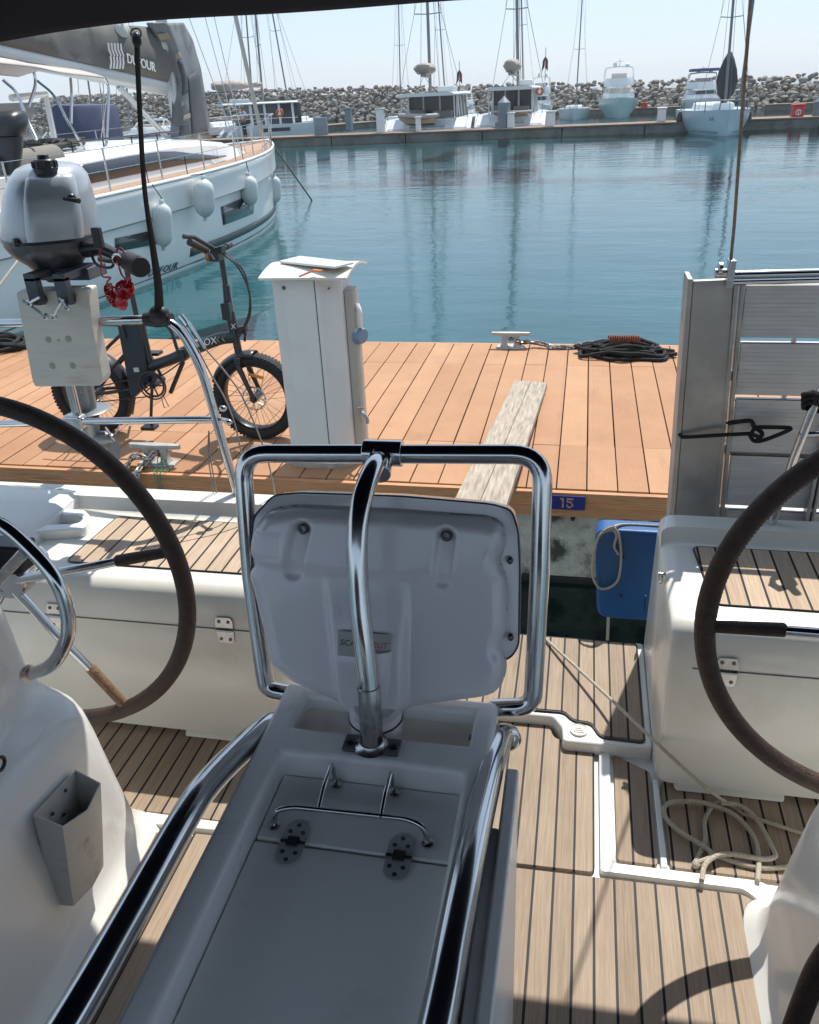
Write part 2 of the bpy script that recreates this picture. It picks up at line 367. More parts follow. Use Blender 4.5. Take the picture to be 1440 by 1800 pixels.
# the crest line: (x, base y, crest height)
BWL=[(-150,176,5.6),(-75,128,4.4),(-37.7,108,3.7),(-2.1,96,2.75),(18.7,84,2.5),(60,64,2.5)]
def bw_at(x):
    for a,b in zip(BWL,BWL[1:]):
        if x<=b[0]: t=(x-a[0])/(b[0]-a[0]); return a[1]+(b[1]-a[1])*t, a[2]+(b[2]-a[2])*t
    return BWL[-1][1:]
rocks=[]
x=-95.0
while x<48:
    by,hh=bw_at(x)
    sc=.62+.002*(by-80)
    nrow=int(round((hh+.4)/.30))
    for r in range(nrow+1):
        t=r/nrow
        yy=by+5.2*t+random.uniform(-.35,.35); zz=-.25+(hh+.05)*t+random.uniform(-.14,.14)
        s=sc*random.choice((random.uniform(.6,.95),random.uniform(.85,1.25),random.uniform(1.1,1.6)))
        rocks.append((x+random.uniform(-.4,.4),yy,zz,s))
    rocks.append((x+random.uniform(-.5,.5),by+6.2,hh-.1+random.uniform(-.2,.2),sc*random.uniform(.8,1.25)))
    x+=.72*sc
def inview(q):
    d=RW.transposed()@(Vector(q[:3])-C0); px=720+F*d.x/-d.z; py=900-F*d.y/-d.z
    return 0<px<1440 and 0<py<205 and not (px<380 and py>150)
vis=[q for q in rocks if inview(q)]
vis.sort(key=lambda q:-q[3]/Vector(q[:3]).length)
near=set(id(q) for q in vis[:300])
rest_v=[];rest_f=[];rest_m=[]
for q in rocks:
    k=random.randrange(9); me=BMESH[k]
    rot=Matrix.Rotation(random.uniform(0,6.28),3,'Z')@Matrix.Rotation(random.uniform(-.5,.5),3,'X')
    if id(q) in near:
        o=bpy.data.objects.new('boulder',me); COL.objects.link(o); o.location=q[:3]; o.rotation_euler=rot.to_euler(); o.scale=(q[3],)*3
        tag(o,'large rounded grey and tan boulder heaped on the breakwater beyond the moored boats','boulder','boulders of the breakwater')
    else:
        b0=len(rest_v)
        for v in me.vertices: rest_v.append(tuple(rot@(v.co*q[3])+Vector(q[:3])))
        for f in me.polygons: rest_f.append(tuple(i+b0 for i in f.vertices)); rest_m.append(k%5)
me=bpy.data.meshes.new('breakwater_rocks'); me.from_pydata(rest_v,[],rest_f)
for q in (BM1,BM2,BM3,BM1,BM2): me.materials.append(q)
me.polygons.foreach_set('material_index',rest_m)
o=bpy.data.objects.new('breakwater_rocks',me); COL.objects.link(o); tag(o,'mass of smaller and farther rocks filling the long breakwater','rocks',kind='stuff')
mb=MB(); mb.loft([[(a,b+1.3,-.6),(a,b+6.3,h-.7),(a,b+9,h-.9),(a,b+14,-.6)] for a,b,h in BWL],closed=False,caps=False)
o=mb.build('breakwater_core',mat('rubble',(.10,.095,.085),.95,var=.4,vs=3),flat=True); o['kind']='structure'
# ---------------------------------------------------------------- near pontoon
DZ=.6
dock=thing('floating_dock','orange composite decking dock on a stained concrete float, directly astern of the yacht','dock',(-1.5,4,0))
mb=MB(); mb.box((-14,4.04,-1.1),(9,6.8,.44))
mb.build('concrete_float',CONC,dock,bevel=.015)
mb=MB(); mb.box((-14.01,4.022,-1.12),(9.01,6.82,.035)); mb.build('float_shade_skirt',mat('skirt_shade',(.012,.014,.010),.7,var=.4,vs=6,bump=.8,bs=25),dock,bevel=.01)  # dark skirt added round the float; the gap's shade is put into its colour
mb=MB(); mb.box((-14,4.02,.445),(9,6.82,.565)); mb.build('joist_bed',mat('dark_timber',(.02,.014,.01),.9),dock)
mb=MB(); x=.0845-.1595*88
k=0
while x<9:
    for (a,b) in ((4.002,4.60),(4.603,6.20),(6.203,6.79)):
        dz=random.uniform(-.0012,.0012)
        g0=.0035+random.uniform(-.001,.001)
        mb.box((x+g0,a,.572+dz),(x+.1595-g0,b,.6+dz))
    x+=.1595
mb.build('decking',WPC,dock,bevel=.002,bseg=1)
mb=MB(); mb.box((-14,3.965,.452),(9,3.998,.592)); mb.box((-14,3.958,.520),(9,3.964,.523)); mb.box((-14,6.795,.452),(9,6.83,.592))
mb.build('edge_board',WPCE,dock,bevel=.004)
mb=MB()
for xx in [-3.3,-2.55,-.93,.02,1.6]: mb.cyl((xx,4.0395,.405),(xx,4.03,.405),.012,seg=10)
mb.build('bolt',mat('rust_bolt',(.05,.035,.03),.8),dock)
# sign 15
sg=thing('berth_number_sign','small blue plate with the number 15 on the dock edge','sign',(-.015,3.955,.5))
a=P(966,871,Y=3.955); b=P(1028,898,Y=3.955)
mb=MB(); mb.box((a.x,3.951,b.z+.003),(b.x,3.9575,a.z+.003)); mb.build('plate',mat('blue_plate',(.012,.012,.17),.4),sg,bevel=.001)
NUM=mat('number_paint',(.55,.30,.16),.6)
nm=MB()
cx=(a.x+b.x)/2; cz=(a.z+b.z)/2+.003; h=.028; t=.0085; yy=3.9495
def bar(x0,z0,x1,z1): nm.box((x0,yy-.0008,z0),(x1,yy+.001,z1))
bar(cx-.026,cz-h,cx-.026+t,cz-.003); bar(cx-.026,cz+.003,cx-.026+t,cz+h); bar(cx-.036,cz+h-t,cx-.027,cz+h)
x0=cx-.002
bar(x0,cz+h-t,x0+.034,cz+h); bar(x0,cz+.003,x0+t,cz+h-t-.003); bar(x0+.011,cz+.001,x0+.026,cz+.001+t); bar(x0+.034-t,cz-h+t,x0+.034,cz-.002); bar(x0+.004,cz-h,x0+.024,cz-h+t); bar(x0,cz-h+t+.002,x0+t*.8,cz-h+t+.010)
nm.build('number',NUM,sg)
# ---------------------------------------------------------------- far pontoons
PCON=mat('pontoon_side',(.17,.165,.14),.9,var=.25,vs=1.2,bump=.4,bs=14,dirt=(.07,.075,.06),ds=.7,dlo=.5,dhi=.7)
PTOP=mat('pontoon_deck',(.20,.135,.10),.8,var=.2,vs=2)
def pontoon(name,label,a,b,wd,z=.5,seg=4.5):
    a=V(a);b=V(b); d=(b-a); L=d.length; d.normalize(); n=Vector((-d.y,d.x,0))
    t=thing(name,label,'pontoon',(a+b)/2+n*wd/2)
    f=MB(); k=int(L/seg)
    for i in range(k):
        p=a+d*(L*i/k+.03); q=a+d*(L*(i+1)/k-.03)
        f.add([p+Vector((0,0,-.06)),q+Vector((0,0,-.06)),q+n*wd+Vector((0,0,-.06)),p+n*wd+Vector((0,0,-.06)),p+Vector((0,0,z-.08)),q+Vector((0,0,z-.08)),q+n*wd+Vector((0,0,z-.08)),p+n*wd+Vector((0,0,z-.08))],[(0,3,2,1),(4,5,6,7),(0,1,5,4),(1,2,6,5),(2,3,7,6),(3,0,4,7)])
    f.build('float',PCON,t,bevel=.03)
    g=MB(); e=.05
    p=a-n*e; q=b-n*e
    g.add([p+Vector((0,0,z-.075)),q+Vector((0,0,z-.075)),q+n*(wd+2*e)+Vector((0,0,z-.075)),p+n*(wd+2*e)+Vector((0,0,z-.075)),p+Vector((0,0,z)),q+Vector((0,0,z)),q+n*(wd+2*e)+Vector((0,0,z)),p+n*(wd+2*e)+Vector((0,0,z))],[(0,3,2,1),(4,5,6,7),(0,1,5,4),(1,2,6,5),(2,3,7,6),(3,0,4,7)])
    g.build('deck',PTOP,t)
    return t
pontoon('pontoon','long concrete pontoon with a thin timber deck across the far side of the basin',(-60,51.5,0),(30,51.5,0),2.4,.52)
a=P(540,228,z=.4);b=P(672,213,z=.4)
pontoon('pontoon','short timber topped pontoon slanting away on the left before the breakwater',(a.x-6,a.y-4,0),(b.x,b.y,0),2.2,.45)
a=P(985,203,z=0);b=P(1215,196,z=0)
pontoon('pontoon','low dark pontoon beside the pale green motor yacht',(a.x,a.y,0),(b.x,b.y,0),1.6,.45)
a=P(1345,194,z=0);b=P(1470,190,z=0)
pontoon('pontoon','low dark pontoon at the right behind the red cabinet',(a.x,a.y,0),(b.x+9,b.y,0),1.6,.45)
# posts and cabinets on the far pontoon
PILE=mat('pile_steel',(.20,.24,.27),.5,.2,var=.15,vs=2)
def post(px,ptop,pbot,Y,r,label,m,pointed=False,cat_='post',name='mooring_pile'):
    p=P(px,pbot,Y=Y); q=P(px,ptop,Y=Y); mb=MB(); z0=-.5 if pointed else .5
    prof=[(r,z0),(r,q.z-.35),(0,q.z)] if pointed else [(r,z0),(r*1.0,q.z-.04),(r*.96,q.z),(0,q.z+.01)]
    mb.lathe([(a,h-z0) for a,h in prof],(p.x,Y,z0),seg=14)
    o=mb.build(name,m); return tag(o,label,cat_)
post(565,206,232,52.5,.42,'grey round pile on the far pontoon left of the dinghy',PILE,name='mooring_pile')
post(886,168,226,52.6,.36,'blue grey pile with a pointed cap in front of the right catamaran',PILE,True)
post(1436,166,215,52.6,.30,'dark pile at the right edge standing on the far pontoon',PILE,True)
def cabinet(px0,px1,pt,pb,Y,m,label,sym=None,name='service_cabinet'):
    a=P(px0,pt,Y=Y); b=P(px1,pb,Y=Y); z0=.52 if Y<54 else .45
    t=thing(name,label,'cabinet',((a.x+b.x)/2,Y,z0))
    mb=MB(); mb.box((a.x,Y,z0),(b.x,Y+.5,a.z-.06)); mb.build('body',m,t,bevel=.03)
    mb=MB(); mb.box((a.x-.05,Y-.05,a.z-.06),(b.x+.05,Y+.55,a.z)); mb.build('lid',m,t,bevel=.02)
    if sym:
        mb=MB(); mb.torus(((a.x+b.x)/2,Y-.012,a.z-.4),(0,1,0),.13,.022,24,6); mb.box(((a.x+b.x)/2-.02,Y-.02,a.z-.5),((a.x+b.x)/2+.02,Y-.004,a.z-.3)); mb.build('symbol',WHITE,t)
cabinet(1396,1412,183,209,52.3,RED,'tall red fire cabinet on the far pontoon at the right',True)
cabinet(1128,1138,180,191,P(1133,192,z=.3).y,RED,'small distant red cabinet right of the green motor yacht')
cabinet(1158,1170,189,215,52.3,WHITE,'white service pillar on the far pontoon left of the bow-on yacht')
cabinet(892,903,198,226,52.2,WHITE,'white service pillar beside the pointed pile')
cabinet(605,617,190,212,60.5,PILE,'grey service pillar farther off on the left pontoon')
cabinet(660,674,190,226,52.3,WHITE,'white service pillar at the left of the dinghy')
cabinet(961,975,195,222,52.2,WHITE,'white locker box right of the right catamaran')
cabinet(730,738,205,228,52.2,WHITE,'slim white pillar just below the left catamaran dinghy')

# thin sea haze
mh=bpy.data.materials.new('sea_haze'); mh.use_nodes=True; nh=mh.node_tree; nh.nodes.remove(nh.nodes['Principled BSDF'])
pv=nh.nodes.new('ShaderNodeVolumePrincipled'); pv.inputs['Color'].default_value=(.93,.96,1,1); pv.inputs['Density'].default_value=.00045; pv.inputs['Anisotropy'].default_value=.2
nh.links.new(pv.outputs[0],nh.nodes['Material Output'].inputs['Volume'])
q=MB(); q.box((-1000,-80,-4),(1000,3100,26)); o=q.build('haze',mh,flat=True); o['kind']='stuff'; o.display_type='WIRE'
# ---------------------------------------------------------------- own yacht: cockpit
S=.75   # cockpit sole
yacht=thing('sailing_yacht','white yacht whose shaded cockpit with twin leather wheels and teak sole fills the foreground','sailing yacht',(-.3,1.2,.2))
TK=teak_mat('teak_sole',P(938,1537,z=S).x-.0025)
TKP=teak_mat('teak_margin',0,pitch=.4,caulk=False)
TKB=teak_mat('teak_bench',.37,pitch=.0505,base=(.50,.385,.285))
TKL=teak_mat('teak_bench_port',-1.5,pitch=.0505,base=(.50,.385,.285))
SEAL=mat('black_sealant',(.012,.012,.016),.3)
# hull under the cockpit
mb=MB()
mb.prism([(-2.35,-6,-.5),(-2.35,2.28,-.5),(1.75,2.28,-.5),(1.75,-6,-.5)],(0,0,1.16))
mb.build('hull',GEL,yacht,bevel=.06,bseg=4)
# sole moulding, slightly below the teak, with upstanding white ridges
mb=MB(); mb.box((-2.3,-1.45,.662),(1.7,1.93,S-.012))
# ridges between panels
def ridge(poly,h=.006): panel(mb,poly,S-.0118,S+h)
ridge(rpoly([(.121,1.462),(.121,1.905),(.152,1.905),(.152,1.494),(.500,1.497),(.565,1.46),(.60,1.30),(.64,.6),(.55,.6),(.535,1.2),(.50,1.43),(.46,1.466),(.16,1.464)],.012,3))
ridge([(.270,1.503),(.268,1.80),(.283,1.80),(.286,1.503)],.004)
ridge([(-1.11,1.425),(-1.11,1.462),(-.50,1.462),(-.50,1.445)],.006)
mb.build('cockpit_moulding',GEL,yacht,bevel=.004)
def teak(poly,z0,z1,m,name='teak_panel',r=.02):
    q=MB(); panel(q,rpoly(poly,r),z0,z1); return q.build(name,m,yacht,bevel=.0015,bseg=1)
z0=S-.0117; z1=S
teak([(-.62,.30),(-.62,1.437),(.464,1.455),(.494,1.425),(.555,.30)],z0,z1,TK,r=.018)
teak([(-.62,1.449),(-.62,1.985),(-.03,1.985),(-.01,1.93),(.108,1.90),(.108,1.462)],z0,z1,TK,r=.016)
teak([(.163,1.508),(.163,1.885),(.263,1.83),(.263,1.508)],z0,z1,TK,r=.012)
teak([(.293,1.508),(.290,1.80),(1.6,1.80),(1.6,1.508)],z0,z1,TK,r=.015)
q=MB(); q.box((-.62,1.4395,z0),(.11,1.4475,S-.006)); q.build('panel_seam',SEAL,yacht)
teak([(-.95,.30),(-.95,1.418),(-.63,1.430),(-.63,.30)],z0,z1,teak_mat('teak_port',-.948-.049*4,pitch=.098,gap=.05),r=.004)
teak([(-1.09,.30),(-1.065,1.40),(-1.03,1.415),(-.953,1.418),(-.953,.30)],z0,z1,TKP,r=.01)
teak([(-2.2,1.470),(-2.2,1.80),(-.63,1.80),(-.63,1.470)],z0,z1,TK,r=.004)
# raised stern platform
mb=MB(); PZ=S+.040
pz=lambda x,y: (P(x,y,z=PZ).x,P(x,y,z=PZ).y)
YF_=pz(1040,1121)[1]
plat=rpoly([(-.78,pz(870,1252)[1]),pz(972,1258),pz(988,1276),pz(990,1300),pz(1073,1308),(.272,pz(1140,1311)[1]),(.272,YF_),(-.78,YF_)],.014)
mb2=MB(); panel(mb2,plat,.60,PZ-.004); mb2.build('stern_platform',GEL,yacht,bevel=.010,bseg=3)
tkp=[(-.74,pz(870,1246)[1]),pz(992,1251),pz(1008,1266),pz(1040,1271),pz(1056,1294),(.245,pz(1126,1303)[1]),(.245,YF_-.02),(-.74,YF_-.02)]
teak(tkp,PZ-.0038,PZ+.004,TK,r=.014)
# black sealant edge around the platform teak
edge=rpoly([(a+(.003 if a>.2 else 0),b_-.004 if b_<2.2 else b_+.004) for a,b_ in tkp],.016)
q=MB(); q.tube([(a,b,PZ-.0015) for a,b in edge],.0042,6,closed=True); q.build('teak_seal',SEAL,yacht)
# filler cap in the notch
cp=P(1018,1283,z=PZ); q=MB(); q.lathe([(.026,0),(.026,.004),(.026,.006),(.024,.003),(.0,.003)],(cp.x,cp.y,PZ-.0035),seg=28); 
for k in range(3): q.box((cp.x-.016+.004*k,cp.y-.010+k*.008,PZ-.0004),(cp.x+.016-.004*k,cp.y-.007+k*.008,PZ+.002))
q.build('filler_cap',CREAM,yacht)
# ---- side lockers
def bend(p,r): return rnd([Vector(x) for x in p],r,5,closed=True)
def locker(x0,x1,inner,teakpoly,TM,hinges,prt):
    prof=[(0,1.775,S+.02),(0,1.800,1.15),(0,1.812,1.245),(0,1.835,1.268),(0,1.86,1.272),(0,2.222,1.272),(0,2.243,1.280),(0,2.262,1.318),(0,2.33,1.322),(0,2.37,1.26),(0,2.43,.5),(0,1.9,.5),(0,1.9,S-.02)]
    ring=lambda x:[Vector((x,p[1],p[2])) for p in prof]
    m=MB()
    # inner end rounded: shrink the end sections a little
    s=1 if x1>x0 else -1
    def shr(x,k):
        cy,cz=2.05,1.0; return [Vector((x,cy+(p[1]-cy)*k,cz+(p[2]-cz)*k)) for p in prof]
    rings=[shr(x0,.935),shr(x0+s*.004,.962),shr(x0+s*.014,.982),shr(x0+s*.030,.995),shr(x0+s*.05,1)]+[ring(x0+(x1-x0)*t) for t in (.2,.5,1)]
    m.loft(rings)
    L=m.build('side_locker',CREAM,yacht,sharp=50)
    # lid line and soft toe
    q=MB(); q.box((x0+s*.06,1.7975,1.1475),(x1,1.806,1.1505)); q.build('lid_gap',mat('gap_shadow_'+prt,(.16,.15,.13),.8),L)
    q=MB(); xm=x0+s*.34
    q.prism([(x0+s*.05,1.762,S+.002),(x0+s*.05,1.80,S+.03),(x0+s*.05,1.92,S+.03),(x0+s*.05,1.92,S+.002)],(xm-x0-s*.05,0,0)); q.build('toe_moulding',CREAM,L,bevel=.008,bseg=3)
    q=MB(); panel(q,rpoly(teakpoly,.022),1.2724,1.2765); q.build('teak_top',TM,L,bevel=.001,bseg=1)
    q=MB(); q.tube([(a,b,1.2735) for a,b in rpoly(teakpoly,.024)],.0035,6,closed=True); q.build('teak_seal',SEAL,L)
    for hx in hinges:
        q=MB(); pr=[(hx-.026,1.7935,1.112),(hx-.018,1.7935,1.104),(hx+.018,1.7935,1.104),(hx+.026,1.7935,1.112),(hx+.0275,1.7955,1.145),(hx+.0275,1.7975,1.178),(hx+.021,1.798,1.190),(hx-.021,1.798,1.190),(hx-.0275,1.7975,1.178),(hx-.0275,1.7955,1.145)]
        q.prism(pr,(0,.004,0)); q.cyl((hx-.027,1.7925,1.149),(hx+.027,1.7925,1.149),.0042,seg=10)
        H=q.build('hinge',STEEL,L,bevel=.001,bseg=1)
        for dx,zz in ((-.014,1.118),(.014,1.118),(-.014,1.176),(.014,1.176)): q=MB(); q.lathe([(.0053,0),(.0048,.0012),(.0034,.0014),(.003,.0004),(0,.0004)],(hx+dx,1.7938 if zz<1.15 else 1.7966,zz),(0,-1,0),14); q.build('screw',DSTEEL,H)
    return L
hR=P(1283,1150,Y=1.797).x; hL=P(392,1090,Y=1.797).x; hL2=P(95,1070,Y=1.797).x
LR=locker(.272,1.75,0,[(.362,2.222),(1.6,2.222),(1.6,1.915),(.385,1.915)],TKB,[hR],'starboard')
LL=locker(-.80,-2.35,0,[(-.84,2.205),(-1.49,2.205),(-1.50,1.905),(-.84,1.905)],TKL,[hL,hL2],'port')
# oval drain and pad eye on the right locker's inner side
q=MB(); q.lathe([(.0,0),(.016,.002),(.016,.004),(.0,.006)],(.266,2.40,.95),(-1,0,0),18,sx=1,sy=2.0); q.build('side_vent',BLKP,LR)
pe=P(1166,1018,X=.268); q=MB(); q.torus((.262,pe.y,pe.z),(1,.3,0),.012,.0025,20,8); q.cyl((.274,pe.y,pe.z+.016),(.255,pe.y,pe.z+.016),.006,seg=10); q.build('pad_eye',STEEL,LR)
# moulded corner at the left: raised block with a loop shaped recess
q=MB()
rr=lambda x,k:[Vector((x,2.06+(y-2.06)*k,1.2+(z-1.2)*k)) for y,z in ((1.93,1.27),(1.96,1.30),(2.04,1.318),(2.14,1.330),(2.24,1.338),(2.30,1.325),(2.36,1.25),(2.36,1.15),(1.93,1.15))]
q.loft([rr(-1.66,.86),rr(-1.69,.96),rr(-1.75,1),rr(-2.3,1.02)]); q.build('coaming_block',GEL,LL,sharp=60)
q=MB(); zl=1.285
oo=rnd([P(40,904,z=zl),P(150,904,z=zl),P(163,918,z=zl),P(150,938,z=zl),P(40,946,z=zl)],.02,4)
ii=rnd([P(40,915,z=zl),P(143,914,z=zl),P(149,921,z=zl),P(139,929,z=zl),P(40,934,z=zl)],.02,4)
n_=min(len(oo),len(ii)); ring=[]
q.loft([[oo[k]+Vector((0,0,-.02)),oo[k]+Vector((0,0,.020)),ii[k]+Vector((0,0,.020)),ii[k]+Vector((0,0,-.02))] for k in range(n_)]); q.build('coaming_lip',GEL,LL,bevel=.004,bseg=2)
# instrument pod seen behind the port wheel
ip=P(12,985,Y=1.66)
# ---- steering wheels
def wheel(c,Rr,spokes,sleeve):
    c=V(c); root=None
    q=MB(); q.torus(c,(0,-1,0),Rr,.0215,96,14); rim=q.build('steering_wheel',LEATH,yacht)
    st=MB()   # whipped stitching along the inner edge
    for k in range(300):
        a=2*math.pi*k/300; d=Vector((math.cos(a),0,math.sin(a))); t=Vector((-math.sin(a),0,math.cos(a)))
        p=c+d*(Rr-.0199)+Vector((0,-.004,0)); st.obox(p,t*.0021+d*.0004,d*.0005,Vector((0,.0045,0))+t*.002)
    st.build('stitching',LEATH,rim)
    for a in spokes:
        d=Vector((math.cos(R_(a)),0,math.sin(R_(a)))); off=Vector((0,-.03,0)) 
        q=MB(); q.tube([c+off+d*.03,c+d*(Rr*.52)+off*.6,c+d*(Rr-.10)+off*.15],[.0125,.0115,.0105],14); sp=q.build('spoke',CHROME,rim)
        q=MB(); q.tube([c+d*(Rr-.155)+off*.25,c+d*(Rr-.15)+off*.25,c+d*(Rr-.015)],[.0125,.0148,.0135],14); q.build('leather_sleeve',sleeve(a),rim)
    q=MB(); q.lathe([(.0,-.02),(.045,-.02),(.05,-.01),(.05,.03),(.03,.06),(.03,.12)],c+Vector((0,-.02,0)),(0,1,0),24); q.build('hub',CHROME,rim)
    return rim
cL=(-1.36,1.532,1.465); cR=(.746,1.487,1.524)
def ang(c,px,py):
    p=P(px,py,Y=c[1]); return math.degrees(math.atan2(p.z-c[2],p.x-c[0]))
wl_=wheel(cL,.46,[ang(cL,298,970),ang(cL,222,1243),180,232],lambda a: LEATH2 if -100<a<-10 else LEATH)
wr_=wheel(cR,.46,[180,0,-58,-122] if False else [ang(cR,1258,1101),2,-55],lambda a: LEATH)
# ---- helm pedestals running forward into the coaming
def pedestal(prof,sgn,xo,name='helm_pedestal'):
    m=MB(); rings=[]
    for z,x,ya,yf in prof:
        x_=x; far=xo
        ring=rnd([Vector((x_,ya,z)),Vector((x_,yf,z)),Vector((far,yf,z)),Vector((far,ya,z))],[.10 if z<1.25 else .085,.05,.02,.02],7,closed=True)
        rings.append(ring)
    m.loft(rings); return m.build(name,GEL,yacht,sharp=70)
pl=[(S-.01,-1.045,1.475,.2),(S+.004,-1.052,1.468,.2),(S+.02,-1.070,1.452,.2),(S+.06,-1.085,1.435,.2),(.90,-1.093,1.425,.2),(1.0,-1.10,1.415,.2),(1.12,-1.115,1.41,.2),(1.18,-1.125,1.405,.21),(1.215,-1.14,1.40,.23),(1.235,-1.165,1.395,.25),(1.25,-1.20,1.39,.30),(1.28,-1.225,1.385,.75),(1.33,-1.232,1.38,.85),(1.45,-1.238,1.375,.95),(1.58,-1.245,1.37,1.02),(1.66,-1.26,1.365,1.06),(1.70,-1.30,1.34,1.10)]
pedL=pedestal(pl,1,-1.9)
pr_=[(z,-.62-x,ya-.01,yf) for z,x,ya,yf in pl]
pr_=[(z,x+.015,ya,yf) for z,x,ya,yf in pr_]
pedR=pedestal(pr_,-1,1.4)
# chrome guard in front of the port wheel
g=[P(-60,905,Y=1.26),P(0,922,Y=1.24),P(50,962,Y=1.22),P(92,1010,Y=1.20),P(115,1060,Y=1.19),P(120,1110,Y=1.18),P(105,1150,Y=1.18),P(85,1172,Y=1.20),P(56,1184,Y=1.26)]
q=MB(); q.tube(cat(g,6),.0145,14); GR=q.build('guard_rail',CHROME,pedL)
q=MB(); q.tube([P(42,972,Y=1.215),P(-20,1038,Y=1.29)],.0115,12); q.build('guard_brace',STEEL,GR)
q=MB(); e=P(54,1185,Y=1.26); q.lathe([(.0,0),(.02,0),(.02,.006),(.0,.006)],e+Vector((-.012,.004,-.002)),(1,-.3,.1),18); q.build('rail_flange',STEEL,GR)
ip=P(20,985,Y=1.52)
q=MB(); q.obox(P(14,975,Y=1.40),(.055,0,0),(0,.03,.0),(0,.01,.03)); q.build('switch_panel',BLKP,pedL,bevel=.008)
# winch handle pocket
A=P(60,1422,X=-1.108); B=P(103,1364,X=-1.108); Bm=P(130,1578,X=-1.108)
q=MB()
up=Vector((0,-.0,1)); fwd=Vector((0,1,0)); xx=-1.104
ya,yb=A.y-.035,A.y+.125; zt=1.118; zb=.878
# tapering open box
def ringp(z,k,ox,fl):
    cy=(ya+yb)/2; hw=(yb-ya)/2*k
    return [Vector((xx,cy-hw,z)),Vector((xx+.052*k+fl,cy-hw+.004,z)),Vector((xx+.064*k+fl,cy,z)),Vector((xx+.052*k+fl,cy+hw-.004,z)),Vector((xx,cy+hw,z))]
def inn(r,t):
    c=sum(r,Vector())/len(r); return [p+(c-p).normalized()*t for p in r]
tp=ringp(zt,1,0,.012); mid=ringp((zt+zb)/2,.93,0,.006); bt=ringp(zb,.84,0,0)
tp[0].z+=.02;tp[4].z+=.02;tp[2].z-=.022;tp[1].z-=.006;tp[3].z-=.006
tilt=Matrix.Rotation(R_(-8),3,'X'); cc=Vector((xx,(ya+yb)/2,.98))
def T_(r): return [cc+tilt@(p-cc) for p in r]
q.loft([T_(bt),T_(mid),T_(tp),T_(inn(tp,.004)),T_(inn(mid,.004)),T_(inn(bt,.006))]); q.build('winch_handle_pocket',mat('grey_pocket',(.50,.49,.45),.45,var=.08,vs=6,dirt=(.22,.20,.16),ds=12,dlo=.58,dhi=.8),pedL,bevel=.0015,bseg=2)
q=MB()
for dy,dz in ((.03,.05),(-.025,.03),(.01,.0)): c=cc+tilt@(Vector((xx+.0045,(ya+yb)/2+dy,zt-.02+dz-.03))-cc); q.ell(c,(.003,.005,.005),10,6)
q.build('rivet',DSTEEL,pedL)
q=MB(); c=P(0,1343,X=-1.112); q.torus(c,(1,0,0),.014,.004,20,8); q.build('socket',BLKP,pedL)
# leather wrapped bar by the right pedestal
q=MB(); q.tube(cat([P(1385,1840,Y=.98),P(1412,1765,Y=1.0),P(1440,1700,Y=1.02),P(1480,1655,Y=1.04),P(1560,1640,Y=1.04)],6),.020,16); q.build('leather_grab_bar',LEATH,yacht)
# ---- cockpit table
TZ=1.55
cx=-.298
tb=MB()
def tp_(px,py,z=TZ): return P(px,py,z=z)
# body, open tray at the aft end, sunken lid bay further forward
xo0,xo1=-.492,-.104     # outer
yA,yB=1.125,.20         # aft, forward
xi0,xi1=-.445,-.142
# aft tray hole y .985..1.10 ; bay .20.. .935
def frame_mesh(q,xs,ys,solid,z0,z1):
    nx,ny=len(xs),len(ys); vt={}
    def g(i,j,k):
        if (i,j,k) not in vt: q.v.append((xs[i],ys[j],(z0,z1)[k])); vt[(i,j,k)]=len(q.v)-1
        return vt[(i,j,k)]
    def F(*f): q.f.append(f); q.mi.append(0)
    S_=lambda i,j: 0<=i<nx-1 and 0<=j<ny-1 and solid(i,j)
    for i in range(nx-1):
        for j in range(ny-1):
            if not S_(i,j): continue
            F(g(i,j,1),g(i+1,j,1),g(i+1,j+1,1),g(i,j+1,1)); F(g(i,j,0),g(i,j+1,0),g(i+1,j+1,0),g(i+1,j,0))
            if not S_(i-1,j): F(g(i,j,0),g(i,j,1),g(i,j+1,1),g(i,j+1,0))
            if not S_(i+1,j): F(g(i+1,j,0),g(i+1,j+1,0),g(i+1,j+1,1),g(i+1,j,1))
            if not S_(i,j-1): F(g(i,j,0),g(i+1,j,0),g(i+1,j,1),g(i,j,1))
            if not S_(i,j+1): F(g(i,j+1,0),g(i,j+1,1),g(i+1,j+1,1),g(i+1,j+1,0))
frame_mesh(tb,[xo0,xi0,xi1,xo1],[yB,yB+.03,.950,1.012,1.092,yA],lambda i,j: not(i==1 and j in (1,3)),1.36,TZ)
tbl=tb.build('cockpit_table',TABLE,yacht,bevel=.011,bseg=4)
q=MB(); q.box((xi0-.006,1.006,1.49),(xi1+.006,1.098,1.520)); q.build('tray_floor',mat('tray_cream',(.90,.86,.74),.35,var=.05,vs=12,dirt=(.5,.42,.28),ds=25,dlo=.66,dhi=.8),tbl)
q=MB(); q.box((xi0+.001,.816,1.46),(xi1-.001,.949,1.502)); q.build('fixed_lid',CUSH,tbl,bevel=.005,bseg=3)
q=MB(); q.box((xi0+.001,.231,1.46),(xi1-.001,.812,1.5025)); q.build('hinged_lid',CUSH,tbl,bevel=.005,bseg=3)
q=MB(); q.prism([(-.45,1.10,S),(-.15,1.10,S),(-.15,.25,S),(-.45,.25,S)],(0,0,.58)); q.build('table_leg',TABLE,tbl,bevel=.03,bseg=4)
# drop leaves hanging on the right
q=MB(); q.box((-.078,.15,.86),(-.058,.985,1.535)); q.build('drop_leaf',TABLE,tbl,bevel=.004,bseg=2)
q=MB(); q.box((-.0965,.15,.90),(-.0795,.885,1.51)); q.build('drop_leaf',TABLE,tbl,bevel=.004,bseg=2)
q=MB(); q.box((-.103,.35,1.10),(-.098,1.02,1.14)); q.build('leaf_bracket',DSTEEL,tbl)
